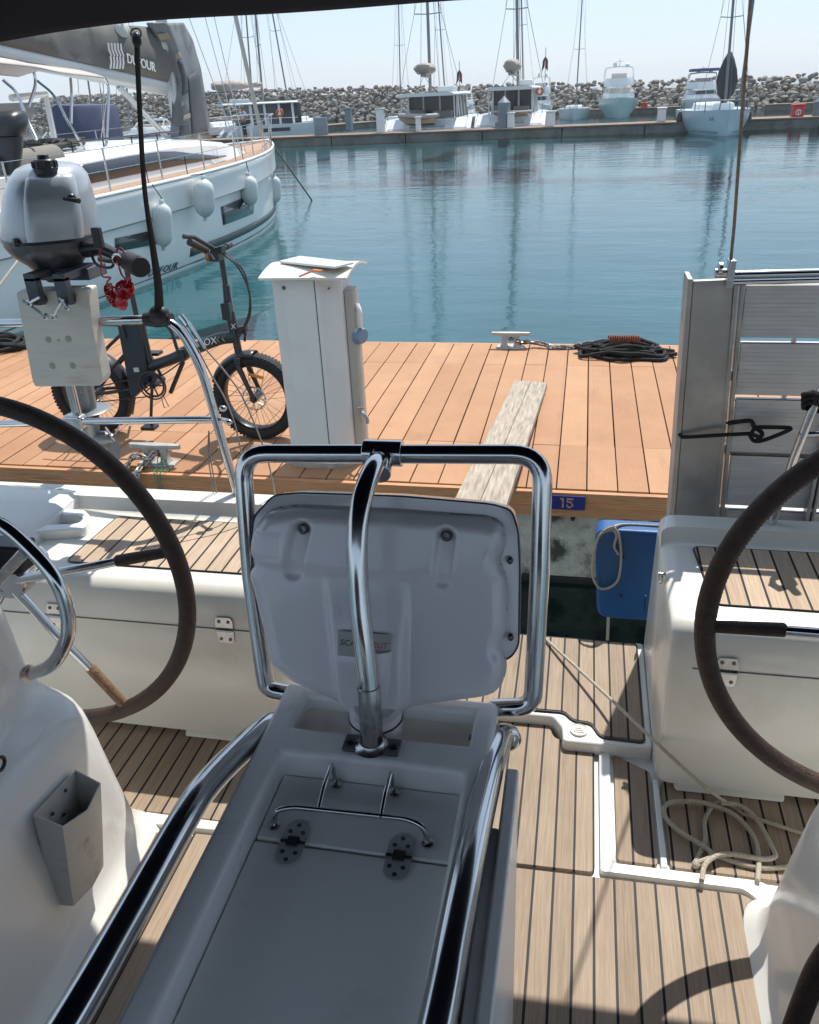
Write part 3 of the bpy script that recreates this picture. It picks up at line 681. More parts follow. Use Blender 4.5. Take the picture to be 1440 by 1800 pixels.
# hinges
for (hx_,hy_) in ((P(517,1477,z=1.503).x,.814),(P(703,1500,z=1.503).x,.814)):
    q=MB(); pl_=[]
    hw,hl=.0195,.041
    for k in range(24):
        a=2*math.pi*k/24; pl_.append((hx_+hw*math.cos(a),hy_+(hl-hw)*(1 if math.sin(a)>0 else -1)+hw*math.sin(a),1.5028))
    q.prism(pl_,(0,0,.0026)); H=q.build('lid_hinge',mat('hinge_steel',(.46,.46,.47),.42,.25) if 'hinge_steel' not in MATS else MATS['hinge_steel'],tbl,bevel=.0008,bseg=1)
    q=MB(); q.box((hx_-.0195,hy_-.0025,1.5056),(hx_+.0195,hy_+.0025,1.5068)); q.box((hx_-.009,hy_-.008,1.5058),(hx_+.009,hy_+.008,1.5088)); q.build('hinge_knuckle',BLKP,H,bevel=.0008)
    for s_ in (-1,1):
        for dx,dy in ((0,.032),(-.010,.019),(.010,.019)): q=MB(); q.cyl((hx_+dx,hy_+s_*dy,1.505),(hx_+dx,hy_+s_*dy,1.5062),.0034,seg=12); q.build('screw',DSTEEL,H)
# small chrome bottle fiddle
q=MB(); fz=1.503
p0=P(482,1452,z=fz); p1=P(752,1483,z=fz)
hgt=.032
path=rnd([(p0.x,p0.y,fz),(p0.x+.004,p0.y+.002,fz+hgt),(p0.x+.03,p0.y+.012,fz+hgt+.001),(p1.x-.03,p1.y+.012,fz+hgt+.001),(p1.x-.004,p1.y+.002,fz+hgt),(p1.x,p1.y,fz)],.022,6)
q.tube(path,.0042,10)
for px,py,px2 in ((590,1378,558),(692,1392,676)):
    f_=P(px,py,z=fz); xx_=f_.x; ybar=p0.y+.012
    q.tube(rnd([(xx_,ybar,fz+hgt),(xx_,ybar+.03,fz+.046),(xx_,f_.y-.004,fz+.050),(xx_,f_.y,fz)],.010,5),.0037,10)
FD=q.build('bottle_fiddle',CHROME,tbl)
q=MB()
for c in (p0,p1,P(592,1380,z=fz),P(694,1394,z=fz)): q.lathe([(.0,0),(.0095,0),(.0095,.003),(.005,.0045)],(c.x,c.y,fz-.0002),seg=16)
q.build('fiddle_foot',STEEL,FD)
# long chrome hand rails either side of the table
def rail(pts,rad=.0225):
    q=MB(); q.tube(cat(pts,7),rad,20); return q.build('table_hand_rail',CHROME,tbl)
zz=1.55
rail([Vector((-.47,1.075,1.485)),Vector((-.497,1.045,1.515)),P(438,1305,z=1.535),P(370,1372,z=1.553),P(325,1437,z=1.56),P(218,1628,z=1.56),P(110,1815,z=1.56),Vector((-.56,.20,1.55))])
rail([Vector((-.125,1.10,1.475)),Vector((-.085,1.10,1.49)),P(880,1298,z=1.505),P(862,1352,z=1.53),P(828,1500,z=1.552),P(797,1655,z=1.555),P(766,1815,z=1.555),Vector((-.135,.20,1.55))])
# ---- chart plotter pod on a round base
ys=1.125
q=MB(); bc=P(682,1290,z=1.452); bc=Vector((bc.x,1.052,1.5195))
q.lathe([(.046,0),(.046,.03),(.0445,.032),(.0445,.036),(.046,.038),(.044,.05),(.036,.056),(.0,.056)],bc,seg=40); base=q.build('pod_base',PODM,yacht,sharp=30)
q=MB(); q.lathe([(.0465,.033),(.0465,.0355)],bc,seg=40); q.torus(bc+Vector((0,0,.034)),(0,0,1),.0462,.0013,40,6); q.build('base_ring',BLKP,base)
q=MB(); q.cyl(bc+Vector((-.012,-.045,.045)),bc+Vector((.012,-.045,.046)),.005,seg=10); q.build('base_screw',DSTEEL,base)
# outline of the front shell in the photograph, put on a plane that leans aft at the top
pn=Vector((0,-.94,.34)).normalized(); po=Vector((-.29,1.085,1.56))
def PP(px,py,off=0.0):
    d=RW@Vector((px-720,-(py-900),-F)); o=po+pn*off; t=(o-C0).dot(pn)/d.dot(pn); return C0+d*t
U=Vector((1,0,0)); W_=U.cross(pn)*-1; W_=W_ if W_.z>0 else -W_
out=[(446,925),(470,895),(520,888),(700,896),(860,908),(886,920),(891,960),(878,985),(892,1020),(892,1110),(878,1138),(890,1160),(890,1188),(876,1218),(852,1228),(775,1238),(722,1246),(700,1259),(612,1256),(596,1238),(561,1223),(513,1202),(474,1174),(462,1116),(446,1051),(434,1008),(447,992),(437,975),(438,950)]
def shell():
    # back flange
    fl=[(434,955),(440,910),(475,872),(520,868),(700,874),(862,888),(898,898),(910,935),(913,1000),(911,1140),(898,1160),(880,1168),(600,1210),(480,1140),(444,1040)]
    # centres kept in the shell plane, the flange lies behind it
    A=[PP(*p) for p in fl]
    q=MB(); poly=rnd(A,.012,4,closed=True)
    cen=sum(poly,Vector())/len(poly)
    def off(k,sc): return [cen+(p-cen)*sc-pn*k for p in poly]
    q.loft([off(.016,.99),off(.018,1.0),off(.030,1.004),off(.060,1.0),off(.072,.975)])
    o1=q.build('plotter_pod',PODM,yacht,sharp=50)
    q=MB(); q.tube(off(.0165,1.0),.0016,6,closed=True); q.build('pod_gasket',BLKP,o1)
    # front shell as a relief over the outline
    pol=[PP(*p) for p in out]; O=po
    P2=[((p-O).dot(U),(p-O).dot(W_)) for p in pol]
    P3=rnd([Vector((a,b,0)) for a,b in P2],.014,4,closed=True); P2=[(p.x,p.y) for p in P3]
    xs=[a for a,b in P2]; ysx=[b for a,b in P2]; x0,x1,y0,y1=min(xs),max(xs),min(ysx),max(ysx)
    def inside(x,y):
        c=False; n=len(P2)
        for i in range(n):
            ax,ay=P2[i]; bx,by=P2[i-1]
            if (ay>y)!=(by>y) and x<(bx-ax)*(y-ay)/(by-ay)+ax: c=not c
        return c
    def dist(x,y):
        m=1e9; n=len(P2)
        for i in range(n):
            ax,ay=P2[i]; bx,by=P2[i-1]; dx,dy=bx-ax,by-ay; L=dx*dx+dy*dy+1e-12
            t=max(0,min(1,((x-ax)*dx+(y-ay)*dy)/L)); m=min(m,math.hypot(x-ax-dx*t,y-ay-dy*t))
        return m
    def loc(px,py): p=PP(px,py); return (p-O).dot(U),(p-O).dot(W_)
    def sm(a,b,t): t=max(0,min(1,(t-a)/(b-a))); return t*t*(3-2*t)
    c1,c1b=loc(537,928),loc(520,1000); c2,c2b=loc(787,940),loc(780,1012); rect=[loc(455,935),loc(500,985)]
    v1=loc(580,1010); v2=loc(690,1050)
    def seg(x,y,a,b):
        dx,dy=b[0]-a[0],b[1]-a[1]; t=((x-a[0])*dx+(y-a[1])*dy)/(dx*dx+dy*dy); tt=max(0,min(1,t)); return math.hypot(x-a[0]-dx*tt,y-a[1]-dy*tt),tt
    bl0,bl1=loc(575,1000),loc(605,1240); br0,br1=loc(720,1030),loc(722,1250)
    def depth(x,y):
        d=dist(x,y) if inside(x,y) else 0
        h=.030*(1-(1-min(1,d/.030))**2)**.5
        # central swelling between two creases, running down
        lx=bl0[0]+(bl1[0]-bl0[0])*max(0,min(1.2,(y-bl0[1])/(bl1[1]-bl0[1]))); rx=br0[0]
        dn=sm(0,1,(c1b[1]-y+.03)/.20)
        cw=sm(lx-.007,lx+.006,x)*(1-sm(rx-.007,rx+.007,x))
        h+=.026*cw*dn*min(1,d/.02)
        # shoulders at the top stand proud down to an oblique edge
        ed=c2b[1]-.004+(abs(x-(-.0))*.0)
        sh=sm(ed-.012,ed+.012,y-.10*max(0,abs(x+.01)-.10)); h+=.009*sh*min(1,d/.02)
        for a,b in ((c1,c1b),(c2,c2b)):
            dd,tt=seg(x,y,a,b); h-=.016*(1-sm(.010,.019,dd))*(1.0-.5*tt)
        if rect[0][0]<x<rect[1][0] and rect[1][1]<y<rect[0][1]: h-=.0035
        return h
    nx,ny=110,96; q=MB(); idx={}
    step_x=(x1-x0)/nx; step_y=(y1-y0)/ny
    # keep grid nodes inside, snap the border ring to the outline
    def vid(i,j):
        if (i,j) in idx: return idx[(i,j)]
        x=x0+i*step_x; y=y0+j*step_y
        if not inside(x,y):
            # nearest point of the outline
            best=(1e9,x,y)
            for k in range(len(P2)):
                ax,ay=P2[k]; bx,by=P2[k-1]; dx,dy=bx-ax,by-ay; L=dx*dx+dy*dy+1e-12
                t=max(0,min(1,((x-ax)*dx+(y-ay)*dy)/L)); m=math.hypot(x-ax-dx*t,y-ay-dy*t)
                if m<best[0]: best=(m,ax+dx*t,ay+dy*t)
            x,y=best[1],best[2]; h=0
        else: h=depth(x,y)
        q.v.append(tuple(O+U*x+W_*y+pn*(h-.0155))); idx[(i,j)]=len(q.v)-1; return len(q.v)-1
    for i in range(nx):
        for j in range(ny):
            x=x0+(i+.5)*step_x; y=y0+(j+.5)*step_y
            if inside(x,y) :
                f=(vid(i,j),vid(i+1,j),vid(i+1,j+1),vid(i,j+1)); q.f.append(f); q.mi.append(0)
    o=q.build('pod_shell',PODM,o1,sharp=80)
    for a in (c1,c2):
        q=MB(); c=O+U*a[0]+W_*a[1]+pn*(depth(*a)-.0155); q.lathe([(.0095,0),(.0095,.006),(.006,.010),(.0045,.010),(.0035,.006),(0,.006)],c,pn,18); q.build('pod_screw',DSTEEL,o1)
    for px,py in ((897,985),(898,1120)):
        q=MB(); q.ell(PP(px,py,-.012),(.005,.007,.007),12,8); q.build('pod_screw',DSTEEL,o1)
    # maker's plate
    def dp(px,py):
        a=loc(px,py); return depth(*a)-.0155
    plc=PP(638,1134,dp(638,1134)+.0030); r=Vector((1,0,-.02)).normalized()
    ux=(PP(682,1136)-PP(596,1132)).length/2; uy=(PP(638,1114)-PP(638,1157)).length/2
    q=MB(); q.obox(plc,U*ux,W_*uy,pn*.0006); STK=q.build('maker_plate',mat('plate_grey',(.42,.42,.41),.4),o1,bevel=.001)
    lp=plc+pn*.0009
    letters('lettering','SCAN',.0150,lp+W_*.0015-U*ux*.47,U,W_,BLKP,STK,extr=.0002,shear=.15)
    letters('lettering','STRUT',.0150,lp+W_*.0015+U*ux*.47,U,W_,RED,STK,extr=.0002,shear=.15)
    return o1
pod=shell()
q=MB(); q.lathe([(.030,0),(.034,.05),(.030,.10)],bc+Vector((0,.02,.05)),(0,.25,1),28); q.build('pod_neck',PODM,base)
# guard frame round the pod
r_=.0165
gf=rnd([Vector((-.475,1.135,1.485)),Vector((-.515,1.14,1.487)),P(470,1205,Y=1.145)*1.0,P(430,1000,Y=1.165),P(424,798,Y=1.24),P(955,803,Y=1.24),P(947,1010,Y=1.165),P(935,1245,Y=1.14),Vector((-.115,1.13,1.455))],[0,.02,.055,.1,.055,.055,.1,.055,0],8)
lf=[Vector((-.46,1.135,1.492)),P(505,1218,Y=1.135),P(468,1212,Y=1.135),P(441,1010,Y=1.19),P(425,797,Y=1.245),P(955,799,Y=1.245),P(949,1010,Y=1.19),P(936,1244,Y=1.13),P(872,1244,Y=1.13),Vector((-.13,1.13,1.50))]
gf=rnd(lf,[0,.0,.045,.0,.05,.05,0,.05,.0,0],8)
q=MB(); q.tube(gf,r_,18); GF=q.build('plotter_guard',CHROME,yacht)
tee=P(672,795,Y=1.245)
q=MB(); q.cyl(P(640,795,Y=1.245),P(708,797,Y=1.245),.0225,seg=24); q.tube([tee+Vector((0,-.0,0)),tee+Vector((.003,-.05,-.018))],.0215,20); q.build('tee_joint',CHROME,GF,bevel=.002)
bp_=P(656,1306,z=TZ)
cpts=[tee+Vector((0,-.02,-.005)),P(655,825,Y=1.165),P(636,880,Y=1.10),P(628,960,Y=1.06),P(632,1060,Y=1.03),P(642,1150,Y=1.005),P(651,1240,Y=.985),Vector((bp_.x,.982,TZ+.006))]
q=MB(); q.tube(cat(cpts,8),r_,20); q.build('centre_tube',CHROME,GF)
q=MB(); q.tube(cat(cpts,8)[-12:],.0185,20); q.lathe([(.030,0),(.024,.004),(.020,.010)],(bp_.x,.982,TZ+.004),seg=24); q.build('tube_socket',STEEL,GF)
q=MB(); q.box((bp_.x-.047,.965,TZ-.0005),(bp_.x+.047,1.001,TZ+.006)); q.build('foot_plate',mat('dark_steel',(.16,.16,.17),.3,1),GF,bevel=.002)
q=MB()
for s_ in (-1,1): q.cyl((bp_.x+s_*.036,.983,TZ+.005),(bp_.x+s_*.036,.983,TZ+.009),.0075,seg=6); q.cyl((bp_.x+s_*.036,.983,TZ+.008),(bp_.x+s_*.036,.983,TZ+.012),.004,seg=10)
q.build('foot_bolt',DSTEEL,GF)
q=MB()
for x_,z_ in ((-.444,1.512),(-.143,1.515),(-.143,1.487)):
    s_=1 if x_<-.3 else -1
    q.lathe([(.009,0),(.009,.005),(.005,.006),(.005,.012)],(x_,1.06,z_),(s_,0,0),6)
q.build('tray_nut',DSTEEL,tbl)
# ---- bimini
q=MB()
def bim(u,v):
    x=-2.4+4.8*u; y=2.21-3.1*v
    zb=2.695-.030*((x+.45)/1.0)**2 if abs(x+.45)<1.6 else 2.695-.077-.10*(abs(x+.45)-1.6)
    sag=.010*math.sin(9*u+3*v)+.03*math.sin(math.pi*min(1,v*1.2))
    return Vector((x,y,zb+sag+.004*math.sin(31*u)))
q.grid(bim,60,36); bm_=q.build('bimini',NAVY,yacht,solid=.004)
q=MB(); q.tube([bim(k/40,0.0)+Vector((0,0,.012)) for k in range(41)],.013,10); q.build('bimini_hem',NAVY,bm_)
# ---- pushpit rail at the left
ptR=P(335,578,Y=2.36)
q=MB()
top=P(-140,570,Y=2.40); mid_=P(300,563,Y=2.38)
down=[P(308,566,Y=2.38),P(355,655,Y=2.37),P(398,800,Y=2.34),P(424,893,Y=2.32)]
path=rnd([top,P(100,567,Y=2.39),P(306,560,Y=2.38),P(352,640,Y=2.37),P(398,800,Y=2.34),P(426,900,Y=2.32)],[0,.02,.07,.2,.1,0],8)
q.tube(path,.0145,14); PUP=q.build('pushpit',CHROME,yacht)
q=MB(); q.tube(rnd([P(-140,752,Y=2.40),P(60,742,Y=2.39),P(384,737,Y=2.355)],.3,6),.0125,14); q.build('lower_rail',CHROME,PUP)
q=MB(); q.tube([P(122,672,Y=2.40),P(140,745,Y=2.40)],.016,14); q.build('bracket_post',CHROME,PUP)
q=MB(); q.obox(P(133,742,Y=2.385),(.035,0,0),(0,.022,0),(0,0,.028)); q.build('rail_clamp',STEEL,PUP,bevel=.01,bseg=3)
q=MB(); q.tube([P(388,737,Y=2.35),P(400,738,Y=2.33)],.006,8)
for s_ in (-1,1): q.ell(P(397+5*s_,730+12*s_,Y=2.325),(.014,.012,.010),12,8)
q.build('rail_latch',CHROME,PUP)
# turnbuckle, thin lines and their tails
q=MB(); q.tube([P(317,555,Y=2.37),P(330,572,Y=2.36)],.010,8); q.tube([P(330,565,Y=2.36),P(360,612,Y=2.35)],.0055,8); q.tube([P(322,572,Y=2.36),P(348,610,Y=2.35)],.0055,8); q.build('turnbuckle',CHROME,PUP)
q=MB(); q.tube(cat([P(360,612,Y=2.35),P(397,655,Y=2.35),P(430,705,Y=2.345),P(468,800,Y=2.335),P(484,870,Y=2.33)],6),.0026,6)
q.tube(cat([P(345,608,Y=2.35),P(372,660,Y=2.35),P(395,700,Y=2.345),P(414,750,Y=2.335),P(432,830,Y=2.33),P(452,895,Y=2.32)],6),.0026,6)
q.tube(cat([P(367,757,Y=2.35),P(366,800,Y=2.34),P(373,850,Y=2.33),P(380,893,Y=2.32)],6),.0022,6)
q.tube(cat([P(367,757,Y=2.35),P(371,810,Y=2.34),P(378,850,Y=2.33),P(386,893,Y=2.32)],6),.0022,6); q.build('thin_line',mat('grey_line',(.32,.31,.29),.7),PUP)
# outboard mounting pad on the rail
q=MB(); yb_=2.33
def PB(px,py,Y=yb_): return P(px,py,Y=Y)
f=[PB(28,513),PB(155,509),PB(162,575),PB(181,668),PB(176,678),PB(62,680),PB(57,670)]
q.prism(rnd(f,.01,3,closed=True),(.0,.055,.004)); pad=q.build('outboard_pad',PLASTW,yacht,bevel=.004,bseg=2)
q=MB()
for px,py,r in ((85,597,.010),(120,596,.010),(92,643,.010),(128,643,.010),(103,598,.004),(132,519,.007)):
    c=PB(px,py,2.3295); q.cyl(c,c+Vector((0,-.0012,0)),r,seg=18)
q.build('pad_plug',mat('pad_plug',(.40,.38,.33),.55),pad)
# right rail with black tape
q=MB(); q.tube([P(1470,640,Y=2.30),P(1437,700,Y=2.30),P(1398,800,Y=2.30),P(1352,935,Y=2.31)],.0125,14); q.tube([P(1500,760,Y=2.30),P(1405,764,Y=2.30)],.010,12); RR=q.build('stern_rail',CHROME,yacht)
q=MB()
for k in range(3): q.tube([P(1413,694+8*k,Y=2.285),P(1428,690+8*k,Y=2.270),P(1452,698+8*k,Y=2.285),P(1440,706+8*k,Y=2.315),P(1413,700+8*k,Y=2.31)],.008,8,closed=True)
q.build('black_lashing',ROPEB,RR)

# forward part of the cockpit and the coachroof, behind the viewpoint
q=MB()
for sx in (-1,1):
    x0,x1=(-1.95,-1.15) if sx<0 else (.60,1.40)
    q.prism([(x0,.19,S),(x1,.19,S),(x1,-1.6,S),(x0,-1.6,S)],(0,0,.42))
q.build('cockpit_bench',GEL,yacht,bevel=.04,bseg=3)
q=MB(); q.prism([(-1.9,-1.45,.66),(1.35,-1.45,.66),(1.2,-6.0,.66),(-1.75,-6.0,.66)],(0,0,.92)); cr_=q.build('coachroof',GEL,yacht,bevel=.08,bseg=4)
q=MB(); q.box((-.62,-1.449,.80),(.05,-1.43,1.50)); q.build('companionway',DGLASS,cr_)
q=MB(); q.loft([[Vector((cx+1.5*math.cos(t)*k,y,1.56+h*math.sin(t))) for t in [math.pi*i/16 for i in range(17)]] for y,k,h in ((-1.75,1,.72),(-2.3,.98,.66),(-2.9,.9,.30),(-3.1,.85,.05))],closed=False,caps=False); q.build('spray_hood',NAVY,yacht,solid=.01)
# ---------------------------------------------------------------- gear on and round the stern
# strap from bimini to rail
strap=thing('strap','black webbing strap hanging taut from the navy bimini down to the stern rail','strap',P(280,560,Y=2.37))
q=MB(); pts=cat([P(240,62,Y=2.28),P(246,200,Y=2.30),P(254,330,Y=2.33),P(268,430,Y=2.345),P(278,500,Y=2.355),P(280,553,Y=2.365)],8)
n=len(pts); q.tube(pts,[.0085 if k<n*.45 else .0085+.011*(k/n-.45)/.55 for k in range(n)],8,flat=.3); q.build('webbing',mat('webbing',(.018,.019,.018),.85,bump=.5,bs=500),strap)
q=MB(); q.tube(rnd([P(232,50,Y=2.28),P(229,62,Y=2.28),P(240,72,Y=2.28),P(249,62,Y=2.28),P(246,50,Y=2.28)],.01,4,closed=True),.0022,6,closed=True); q.ell(P(240,70,Y=2.28),(.014,.010,.018),10,8); q.build('snap_hook',BLKP,strap)
q=MB(); q.tube([P(255,561,Y=2.38),P(275,561,Y=2.38),P(302,562,Y=2.38)],[.021,.026,.021],12); q.ell(P(280,553,Y=2.37),(.035,.028,.03),14,8); q.build('rail_wrap',BLACK,strap)
# ---- outboard motor
om=thing('outboard_motor','small silver grey outboard motor clamped to the white plastic pad on the stern rail','outboard motor',P(110,560,Y=2.46))
SIL=mat('silver_cowling',(.44,.46,.49),.34,.45,var=.05,vs=4,coat=.5)
DGR=mat('dark_grey_casing',(.10,.105,.115),.4,.2,var=.12,vs=9)
GRY=mat('grey_leg',(.22,.235,.25),.35,.35,var=.08,vs=6,coat=.2)
TH=math.atan2(1.5,2.46)
def osec(py,x0,x1,d0,d1,e=2.6,Y=2.46,n=32):
    a=P(x0,py,Y=Y); b=P(x1,py,Y=Y); c=(a+b)/2; hw=(b.x-a.x)/2; out=[]
    cy=Y+(d1-d0)/2; hd=(d0+d1)/2
    for k in range(n):
        t=2*math.pi*k/n; ct,st=math.cos(t),math.sin(t)
        dx=.86*hw*math.copysign(abs(ct)**(2/e),ct); dy=(cy-Y)+hd*math.copysign(abs(st)**(2/e),st); out.append(Vector((c.x+dx*math.cos(TH)-dy*math.sin(TH),Y+dx*math.sin(TH)+dy*math.cos(TH),c.z)))
    return out
q=MB(); q.loft([osec(289,52,118,.05,.20),osec(291,38,128,.08,.24),osec(297,25,143,.11,.27),osec(312,14,155,.13,.29),osec(340,6,165,.145,.31),osec(372,2,172,.155,.32),osec(400,0,177,.16,.325),osec(414,4,176,.16,.325)]); CW=q.build('cowling',SIL,om,sharp=60)
# raised panel on the cowl front and cap
q=MB()
a=[osec(303,50,126,.110,.0,5),osec(309,47,132,.128,.0,5),osec(345,44,140,.148,.0,5),osec(385,46,146,.160,.0,5),osec(411,48,148,.164,.0,5)]
q.loft([[p for p in r if p.y<=2.46-.04] for r in a],closed=False,caps=False) if False else None
q.loft(a); q.build('cowl_panel',SIL,CW,sharp=60)
q=MB(); cc=P(82,305,Y=2.38); q.lathe([(.036,0),(.036,.016),(.034,.018),(.034,.036),(.030,.040),(.018,.040),(.016,.052),(.0,.053)],cc,seg=28)
for k in range(12):
    a=2*math.pi*k/12; q.obox(cc+Vector((.035*math.cos(a),.035*math.sin(a),.026)),(.002,0,0),(0,.002,0),(0,0,.009))
q.build('fuel_cap',BLKP,om,bevel=.001)
q=MB(); k0=P(126,347,Y=2.30); q.ell(k0,(.013,.014,.012),14,10); q.tube([k0+Vector((-.022,-.005,-.002)),k0+Vector((.034,-.02,-.008))],[.006,.0075],8); q.build('starter_handle',BLKP,om)
q=MB(); q.loft([osec(415,6,177,.165,.33),osec(426,8,178,.167,.33),osec(436,16,176,.16,.32),osec(448,28,162,.13,.28),osec(462,48,150,.09,.2),osec(475,62,142,.06,.14),osec(486,78,140,.045,.10),osec(492,82,130,.04,.08)]); q.build('lower_casing',DGR,om,sharp=60)
q=MB(); q.loft([osec(412.5,2,178,.168,.335),osec(417,2,179,.17,.335)]); q.build('cowl_seam',BLKP,om)
q=MB(); kb=P(31,426,Y=2.30); q.lathe([(.013,0),(.013,.012),(.006,.014)],kb,(-.6,-.8,0),14); q.build('side_latch',BLKP,om)
q=MB(); kb=P(172,418,Y=2.30); q.obox(kb,(.014,0,0),(0,.01,0),(0,0,.03)); q.build('stop_switch',BLKP,om,bevel=.004)
# clamp bracket hooked over the pad
q=MB()
for x0,x1 in ((46,66),(97,117)):
    a=P(x0,487,Y=2.30); b=P(x1,487,Y=2.30); zb=P(x0,535,Y=2.30).z
    q.box((a.x,2.285,zb),(b.x,2.315,a.z)); q.box((a.x,2.285,a.z-.012),(b.x,2.46,a.z+.012))
    q.cyl(((a.x+b.x)/2,2.33,zb+.01),((a.x+b.x)/2,2.27,zb+.01),.007,seg=10); q.cyl(((a.x+b.x)/2,2.3285,zb+.01),((a.x+b.x)/2,2.324,zb+.01),.017,seg=16)
a=P(46,484,Y=2.32); b=P(133,484,Y=2.32); q.box((a.x,2.39,a.z-.03),(b.x,2.50,a.z+.006))
q.build('clamp_bracket',mat('bracket_casting',(.10,.11,.13),.45,.3,var=.15,vs=20),om,bevel=.005,bseg=3)
q=MB()
for (a,b) in (((40,528),(80,556)),((70,522),(52,532)),((112,526),(95,556)),((104,524),(118,540))):
    q.tube([P(*a,Y=2.272),P(*b,Y=2.268)],.0045,8); q.torus(P(*b,Y=2.268),(0,1,0),.008,.0028,16,6)
q.build('clamp_screw_handle',STEEL,om)
# leg, cavitation plate and propeller behind the pad
q=MB(); q.tube([P(118,560,Y=2.54),P(146,690,Y=2.55),P(152,728,Y=2.55)],[.045,.040,.040],18)
q.tube([P(152,728,Y=2.55),P(160,790,Y=2.56)],[.046,.030],16); q.build('drive_leg',GRY,om)
q=MB(); c=P(160,722,Y=2.55); q.lathe([(.0,0),(.058,.0),(.062,.004),(.056,.008),(0,.010)],c,(0,0,1),24,sx=1.1,sy=1.3); q.build('cavitation_plate',GRY,om)
q=MB(); c=P(176,770,Y=2.56); q.lathe([(.010,-.05),(.026,-.03),(.028,.02),(.018,.05)],c,(.95,.2,-.1),18); q.build('gearcase',GRY,om)
for k in range(3):
    a=2*math.pi*k/3+.3; ax=Vector((.95,.2,-.1)).normalized(); u,v=frame(ax); d=u*math.cos(a)+v*math.sin(a); t=ax.cross(d)
    q=MB(); c2=c+ax*.05+d*.045
    q.loft([[c2+d*(.042*math.cos(s))+ (t*.8+ax*.5)*(.032*math.sin(s))+ax*o for s in [2*math.pi*i/16 for i in range(16)]] for o in (-.002,.002)]); q.build('propeller_blade',GRY,om,bevel=.001)
# tiller arm and twist grip
q=MB(); q.tube([P(150,438,Y=2.40),P(180,436,Y=2.38),P(232,462,Y=2.34)],[.026,.020,.015],12); q.build('tiller_arm',BLKP,om)
q=MB(); a=P(224,458,Y=2.35); b=P(248,470,Y=2.26); q.tube([a,a+(b-a)*.1,a+(b-a)*.9,b],[.024,.030,.031,.028],20); q.build('twist_grip',BLACK,om,sharp=30)
q=MB(); q.tube(cat([P(160,445,Y=2.36),P(170,465,Y=2.34),P(195,470,Y=2.33),P(205,455,Y=2.34),P(222,462,Y=2.33)],5),.0045,8); q.build('throttle_cable',BLKP,om)
kc=thing('kill_cord','bright red coiled safety cord dangling below the outboard tiller','cord',P(205,520,Y=2.33))
q=MB(); pts=[]
base=cat([P(168,408,Y=2.31),P(174,430,Y=2.31),P(178,462,Y=2.31),P(180,485,Y=2.32),P(194,488,Y=2.32),P(188,498,Y=2.32),P(204,506,Y=2.32)],8)
q.tube(base,.0028,6)
path=cat([P(190,505,Y=2.33),P(195,520,Y=2.32),P(206,532,Y=2.33),P(214,520,Y=2.32),P(210,505,Y=2.33),P(224,500,Y=2.32),P(228,512,Y=2.33),P(220,520,Y=2.32)],24)
coil=[]
for k,p in enumerate(path):
    a=k*.95; coil.append(p+Vector((math.cos(a)*.014,math.sin(a)*.010,math.sin(a)*.013)))
q.tube(coil,.0032,6)
q.tube(cat([P(222,500,Y=2.32),P(228,480,Y=2.32),P(216,440,Y=2.33),P(205,442,Y=2.33),P(212,478,Y=2.32),P(222,492,Y=2.32)],6),.0028,6)
q.build('coiled_cord',mat('red_coil',(.45,.008,.012),.25,coat=.5),kc)
q=MB(); q.ell(P(213,531,Y=2.32),(.022,.012,.026),16,10); q.build('wrist_loop',MATS['red_coil'],kc)
q=MB(); q.torus(P(208,458,Y=2.32),(.2,1,.2),.020,.0035,24,8); q.build('clip_ring',CHROME,kc)
# ---- gangway stood on edge at the stern
gw=thing('gangway','tall aluminium gangway with ribbed panels standing on edge behind the right locker','gangway',(.62,2.53,.95))
YG=2.50
def GP(px,py,Y=YG): return P(px,py,Y=Y)
q=MB(); f=[GP(1219,494),GP(1290,491),GP(1262,935),GP(1186,935)]; f[2].z-=.05; f[3].z-=.05; f=[f[0],f[1],f[2],f[3]]
q.prism(f,(0,.022,.0)); q.build('side_plate',ALU,gw,bevel=.002)
q=MB(); a,b=GP(1213,490),GP(1180,932); b.z-=.05
q.prism([a+Vector((-.006,0,0)),a+Vector((.0085,-.004,0)),b+Vector((.0085,-.004,0)),b+Vector((-.006,0,0))],(0,.11,0)); q.build('edge_channel',ALU,gw,bevel=.002)
q=MB(); a,b=GP(1292,491,YG-.004),GP(1256,935,YG-.004); b.z-=.05
q.prism([a,a+Vector((.012,0,0)),b+Vector((.012,0,0)),b],(0,.03,0)); q.prism([a+Vector((.018,.006,0)),a+Vector((.030,.006,0)),b+Vector((.030,.006,0)),b+Vector((.018,.006,0))],(0,.03,0)); q.build('inner_rail',ALU,gw,bevel=.002)
xr=.98
panels=[(500,592),(602,692),(700,792),(798,885),(893,950)]
for k,(u,v) in enumerate(panels):
    la=1292-36*(u-491)/444.0; lb=1292-36*(v-491)/444.0
    z_t=GP(la,u,YG+.02).z; z_b=GP(lb,v,YG+.02).z; xa=GP(la,u,YG+.02).x+.030; xb=GP(lb,v,YG+.02).x+.030
    q=MB(); nr=int((z_t-z_b)/.0125)
    for i in range(nr):
        t0=i/nr; t1=(i+.90)/nr; tg=1
        za=z_t+(z_b-z_t)*t0; zb_=z_t+(z_b-z_t)*t1; x0=xa+(xb-xa)*t0
        q.box((x0,YG+.012,zb_),(xr,YG+.022,za))
    q.box((min(xa,xb)+.003,YG+.0127,z_b),(xr-.002,YG+.04,z_t)); q.build('ribbed_panel',ALUL,gw,bevel=.0012,bseg=1)
q=MB(); q.box((.62,YG+.05,.96),(.63,YG+.07,1.98)); 
for zz_ in (1.02,1.22,1.44,1.68): q.box((.34,YG+.045,zz_),(.98,YG+.065,zz_+.03))
q.build('cross_member',ALU,gw)
a=P(1420,760,Y=YG-.01); q=MB()
for xx_ in (.735,.752): q.box((xx_,YG-.01,.93),(xx_+.010,YG+.035,1.62))
